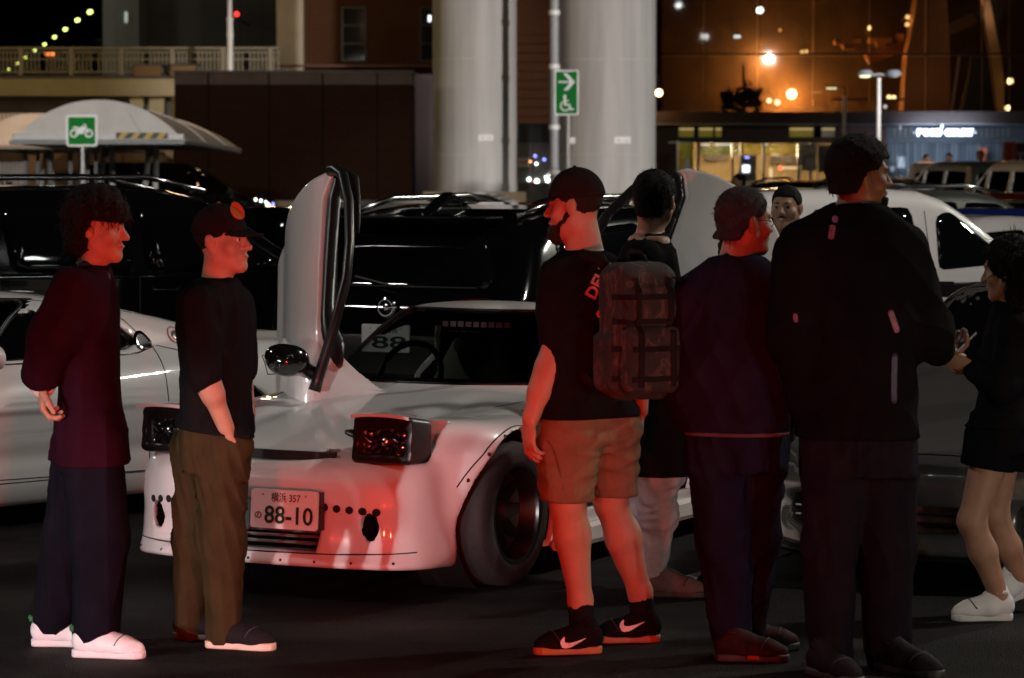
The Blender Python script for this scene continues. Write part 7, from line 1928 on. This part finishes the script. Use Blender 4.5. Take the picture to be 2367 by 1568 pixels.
pink = mat("pink_reflector", (0.18, 0.06, 0.125), .6, var=.5, vscale=60); violet = mat("violet_band", (0.020, 0.015, 0.065), .6, var=.5, vscale=50)
def strip(a, b, r0, m, nm):
    A, Bq = p.q(*a), p.q(*b); d = np.array([Bq[0]-A[0], Bq[2]-A[2]]); d /= np.linalg.norm(d); n_ = np.array([-d[1], d[0]])*r0
    c4 = [(A[0]+n_[0], A[2]+n_[1]), (A[0]-n_[0], A[2]-n_[1]), (Bq[0]-n_[0], Bq[2]-n_[1]), (Bq[0]+n_[0], Bq[2]+n_[1])]
    decal(nm, jf, c4, m, jk, -.6, off=.003, n=32, rings=5, rnd=.35)
strip((1926, 498), (1922, 514), .010, pink, "reflective_mark"); strip((1918, 518), (1912, 552), .010, pink, "reflective_mark")
strip((2044, 712), (2062, 764), .011, pink, "reflective_mark"); strip((1832, 722), (1834, 742), .008, pink, "reflective_mark")
strip((2055, 808), (2053, 925), .011, violet, "sleeve_band")
for (hpx, dy, dr) in ((1880, -.05, (.45, -.75)), (2035, .04, (.6, -.6))):
    o, up, g = shoe_build(p.root, p.g(hpx, dy), dr, .30, dk_shoe, mat("dark_sole", (0.02, 0.018, 0.018), .6), .0)
    for k in range(3): part("stripe", MB().tube([g(.45+.08*k, -.046, .035), g(.50+.08*k, -.030, .075)], .005, 5), mat("stripe_grey", (0.2, 0.12, 0.1), .5), o)
ph = thing("phone", "pale phone held out between the tall man and the woman", "phone", tuple(p.base + rwr + (.085, .07, .025)))
part("case", MB().box((-.037, -.075, -.004), (.037, .075, .004), ch=.003), mat("grey_phone_case", (0.16, 0.14, 0.17), .35), ph)
part("screen", MB().box((-.034, -.070, .0045), (.034, .070, .006)), mat("phone_screen", (0.01, 0.01, 0.01), .05), ph)
ph.rotation_euler = (rad(28), rad(-15), rad(-50))

# ---- 6: woman at the right edge
p = Person("woman with long black hair, black top, bare legs and white trainers", 11.65, 2310)
p.head(2332, 622, (-.88, .47), 0.0, pitch=-.16)
p.S.cone(p.q(2338, 650), p.q(2345, 712), .048, .052, .03); fw = (-1, -.05)
p.S.loft([p.st(710, 2345, .10, .06), p.st(770, 2342, .16, .085), p.st(900, 2330, .13, .08), p.st(1050, 2318, .14, .085)], fw)
nsh, nel, nwr = p.q(2345, 770, -.15), p.q(2318, 890, -.17), p.q(2248, 850, -.12)
fsh, fel, fwr = p.q(2330, 770, .15), p.q(2300, 885, .18), p.q(2240, 840, .12)
p.limb(p.S, [nsh, nel, nwr], [.045, .038, .026]); p.limb(p.S, [fsh, fel, fwr], [.045, .038, .026])
hand_prims(p.S, nwr, (-.9, .2, .3), (0, .8, .5), curl=.6, ts=1, sc=.92); hand_prims(p.S, fwr, (-.9, -.2, .3), (0, -.8, .5), curl=.6, ts=-1, sc=.92)
Ln = [p.q(2292, 1050, -.07), p.q(2246, 1205, -.10), p.q(2272, 1275, -.09), p.q(2312, 1385, -.06), p.q(2318, 1415, -.06)]
Lf = [p.q(2320, 1050, .07), p.q(2300, 1190, .10), p.q(2330, 1265, .12), p.q(2358, 1330, .16), p.q(2372, 1375, .18)]
p.limb(p.S, Ln, [.080, .054, .054, .036, .034]); p.limb(p.S, Lf, [.070, .052, .052, .036, .034])
p.body(skin_light)
p.hair('long', hair_black, 17)
T = Prims(); T.loft([p.st(960, 2318, .17, .118), p.st(1045, 2314, .195, .135)], fw, .05)
p.limb(T, [p.q(2296, 1020, -.07), p.q(2282, 1082, -.08)], [.118, .110], .03); p.limb(T, [p.q(2322, 1020, .07), p.q(2316, 1080, .08)], [.118, .110], .03)
p.garment("shorts", T, cloth("black_shorts_cloth", (0.006, 0.006, 0.007)), .005, 26, 43, cut=lambda x: p.zz(1082) - .18*(x[:, 0]-p.q(2300, 1050)[0])*-1*-1 - x[:, 2])
J = Prims().loft([p.st(700, 2342, .075, .07), p.st(730, 2343, .16, .095), p.st(790, 2342, .20, .115), p.st(900, 2325, .17, .11), p.st(985, 2318, .175, .115)], fw, .05)
p.limb(J, [nsh, nel, p.q(2258, 858, -.12)], [.068, .068, .05], .04); p.limb(J, [fsh, fel, p.q(2250, 848, .12)], [.068, .065, .05], .04)
p.garment("top", J, cloth("black_top_cloth", (0.007, 0.007, 0.008)), .007, 20, 41, (1, 1, .5), cut=lambda x: p.zz(985) - x[:, 2], over=p.fs["shorts"])
for (hpx, dy, dr, ti) in ((2352, -.06, (-1, -.05), 0.0), (2402, .17, (-1, -.05), .42)):
    o, up, g = shoe_build(p.root, p.g(hpx, dy), dr, .25, white_shoe, white_sole, .01, tilt=ti, lace_m=cloth("shoe_lace", (.4, .36, .36)))

# ---- 7: person in light grey trousers beneath the raised door
p = Person("person in black top and pale grey trousers stepping beneath the raised left door", 12.30, 1508)
p.head(1514, 462, (.35, .93), .0)
p.S.cone(p.q(1508, 490), p.q(1502, 545), .054, .06, .03); fw = (.9, .4)
p.S.loft([p.st(545, 1500, .12, .075), p.st(620, 1500, .17, .09), p.st(900, 1505, .15, .09), p.st(1020, 1510, .16, .10)], fw)
for (dy, sg) in ((-.17, 1), (.17, -1)):
    a = [p.q(1490, 600, dy), p.q(1498, 740, dy*1.2), p.q(1530, 860, dy)]; p.limb(p.S, a, [.05, .045, .03]); hand_prims(p.S, a[2], (.2, 0, -1), (1, 0, 0), curl=.6)
Ln = [p.q(1512, 1050, -.07), p.q(1520, 1190, -.08), p.q(1508, 1345, -.06)]; Lf = [p.q(1496, 1050, .07), p.q(1480, 1190, .1), p.q(1462, 1330, .14)]
p.limb(p.S, Ln, [.08, .055, .04]); p.limb(p.S, Lf, [.08, .055, .04])
p.body(skin_tan, .0095); p.hair('short', hair_black, 19)
T = Prims(); T.loft([p.st(1040, 1512, .17, .115), p.st(1110, 1512, .18, .12)], fw, .05)
p.limb(T, [p.q(1516, 1080, -.07), p.q(1520, 1190, -.08), p.q(1511, 1335, -.06)], [.105, .085, .045], .03); p.limb(T, [p.q(1494, 1080, .07), p.q(1482, 1190, .1), p.q(1464, 1325, .14)], [.10, .08, .045], .03)
p.garment("trousers", T, cloth("pale_grey_cloth", (0.30, 0.31, 0.32)), .009, 26, 53, (1, 1, .7))
J = Prims().loft([p.st(540, 1503, .08, .07), p.st(572, 1500, .16, .095), p.st(640, 1500, .21, .125), p.st(800, 1505, .205, .125), p.st(960, 1512, .205, .13), p.st(1096, 1516, .205, .13)], fw, .05)
for dy in (-.17, .17): p.limb(J, [p.q(1490, 600, dy), p.q(1498, 740, dy*1.2), p.q(1528, 850, dy)], [.08, .07, .055], .04)
p.garment("long_top", J, cloth("black_tee", (0.0075, 0.007, 0.0075)), .008, 18, 51, (1, 1, .4), cut=lambda x: p.zz(1095) - x[:, 2], h=.011, over=p.fs["trousers"])
shoe_build(p.root, p.g(1492, -.06), (1, -.1), .27, cloth("grey_shoe", (0.10, 0.075, 0.07)), mat("dark_sole", (0.02, 0.018, 0.018), .6), .0)
shoe_build(p.root, p.g(1452, .14), (1, .1), .27, cloth("grey_shoe", (0.10, 0.075, 0.07)), mat("dark_sole", (0.02, 0.018, 0.018), .6), .0)

# ---- simple builder for people standing farther off
def bystander(label, Y, px, head_py, fwd, hairk, topc, legc, skin, z0=0.0, group=None, h=.012, smile=False, feet=True, toe=None):
    p = Person(label, Y, px); sc = 6700/Y
    if group: p.root["group"] = group
    hz = P(px, head_py, Y)[2]; T_ = (hz + .125 - z0) / 1.74      # stature against 1.74 m
    p.root.location.z = z0
    L = lambda r, f, z: np.array([fr[0]*r + ff[0]*f, fr[1]*r + ff[1]*f, z*T_])
    ff = nrm((fwd[0], fwd[1], 0)); fr = np.array([ff[1], -ff[0], 0])
    c = L(0, 0, 0) + (0, 0, hz - z0); R = head_frame(fwd); p.c, p.R = c, R; head_prims(p.S, c, R)
    p.S.cone(L(0, -.01, 1.56), L(0, -.02, 1.44), .055, .06, .03)
    p.S.loft([(1.44*T_, *L(0, -.02, 0)[:2], .12, .07), (1.32*T_, *L(0, -.02, 0)[:2], .18, .10), (1.1*T_, *L(0, 0, 0)[:2], .15, .09), (.88*T_, *L(0, 0, 0)[:2], .165, .10)], fwd)
    A = []
    for s in (-1, 1):
        a = [L(s*.19, -.02, 1.40), L(s*.24, -.02, 1.12), L(s*.22, .10, .90)]; A.append(a); p.limb(p.S, a, [.05, .043, .03]); hand_prims(p.S, a[2], L(0, .2, -1)-L(0, 0, 0), L(-s, 0, 0), curl=.6, ts=1)
        p.limb(p.S, [L(s*.09, 0, .86), L(s*.10, .02, .48), L(s*.10, -.01, .07)], [.085, .056, .04])
    p.body(skin, h*.85); p.hair(hairk, hair_black, int(px) % 50, h=h)
    J = Prims().loft([(1.47*T_, *L(0, -.02, 0)[:2], .08, .07), (1.42*T_, *L(0, -.02, 0)[:2], .16, .09), (1.3*T_, *L(0, -.02, 0)[:2], .21, .125), (1.1*T_, *L(0, 0, 0)[:2], .19, .12), (.84*T_, *L(0, 0, 0)[:2], .20, .13)], fwd, .05)
    for a in A: p.limb(J, [a[0], a[1], a[2]*.9 + a[1]*.1], [.08, .07, .05], .04)
    T = Prims(); T.loft([(.80*T_, *L(0, 0, 0)[:2], .175, .12), (.93*T_, *L(0, 0, 0)[:2], .17, .115)], fwd, .05)
    for s in (-1, 1): p.limb(T, [L(s*.09, 0, .84), L(s*.10, .02, .48), L(s*.10, -.01, .08)], [.105, .085, .07], .03)
    p.garment("trousers", T, legc, .007, 22, int(px)+3, (1, 1, .5), h=h)
    p.garment("shirt", J, topc, .007, 18, int(px), (1, 1, .5), h=h, over=p.fs["trousers"], cut=lambda x: .84*T_ - x[:, 2])
    for s in (-1, 1):
        shoe_build(p.root, L(s*.10, -.09, 0), fwd, .27, dk_shoe, pale_sole if toe else white_sole, .0)
    return p
navy = cloth("navy_trouser_cloth", (0.014, 0.014, 0.022)); blk = cloth("black_tee", (0.0075, 0.007, 0.0075))
p = bystander("smiling man in black facing the camera between two men's heads", 16.0, 1818, 480, (-.35, -.93), 'crop', blk, navy, skin_tan, h=.009)
G = lambda x, y, z: p.c + p.R @ np.array([x, y, z])
for s in (-1, 1):
    part("eye", MB().lathe([(.0115*math.sin(a), -.0115*math.cos(a)) for a in np.linspace(.02, 3.12, 9)], G(s*.030, .0775, .002), p.R[:, 1], 10), eye_dark, p.root, smooth=True)
    part("eyebrow", MB().tube([G(s*.014, .0925, .022), G(s*.030, .090, .027), G(s*.047, .078, .023)], [.003, .0042, .0025], 6), hair_black, p.root, smooth=True)
part("teeth", MB().tube([G(-.022, .090, -.060), G(0, .1015, -.0655), G(.022, .090, -.060)], [.002, .005, .002], 6), mat("teeth", (.6, .56, .5), .3), p.root, smooth=True)
part("moustache", MB().tube([G(-.026, .090, -.056), G(0, .1035, -.048), G(.026, .090, -.056)], [.003, .006, .003], 6), hair_black, p.root, smooth=True)
bystander("person hidden behind the navy-jacketed man with only a dark shoe showing", 12.35, 1714, 532, (-1, -.05), 'crop', blk, navy, skin_tan, h=.013, toe=1)
bystander("young man in black walking before the shop, left of two", 46.0, 1606, 418, (1, .1), 'short', blk, navy, skin_light, group="people walking before the shop", h=.02)
bystander("young man in black walking before the shop, right of two", 46.0, 1708, 420, (-1, -.25), 'short', blk, navy, skin_light, group="people walking before the shop", h=.02)
pinkc = cloth("pale_pink_cloth", (0.42, 0.30, 0.36)); whc = cloth("white_shirt_cloth", (0.5, 0.48, 0.47))
bystander("person in a dark shirt before the slats, leftmost of three", 76.0, 2142, 368, (.6, -.8), 'short', navy, navy, skin_light, .32, "people before the slatted wall", .024)
bystander("person in a pale pink shirt before the slats, middle of three", 76.0, 2193, 365, (-.6, -.8), 'short', pinkc, navy, skin_light, .32, "people before the slatted wall", .024)
bystander("person in a white shirt before the orange poster, rightmost of three", 76.0, 2266, 359, (-.7, -.7), 'short', whc, navy, skin_light, .32, "people before the slatted wall", .024)
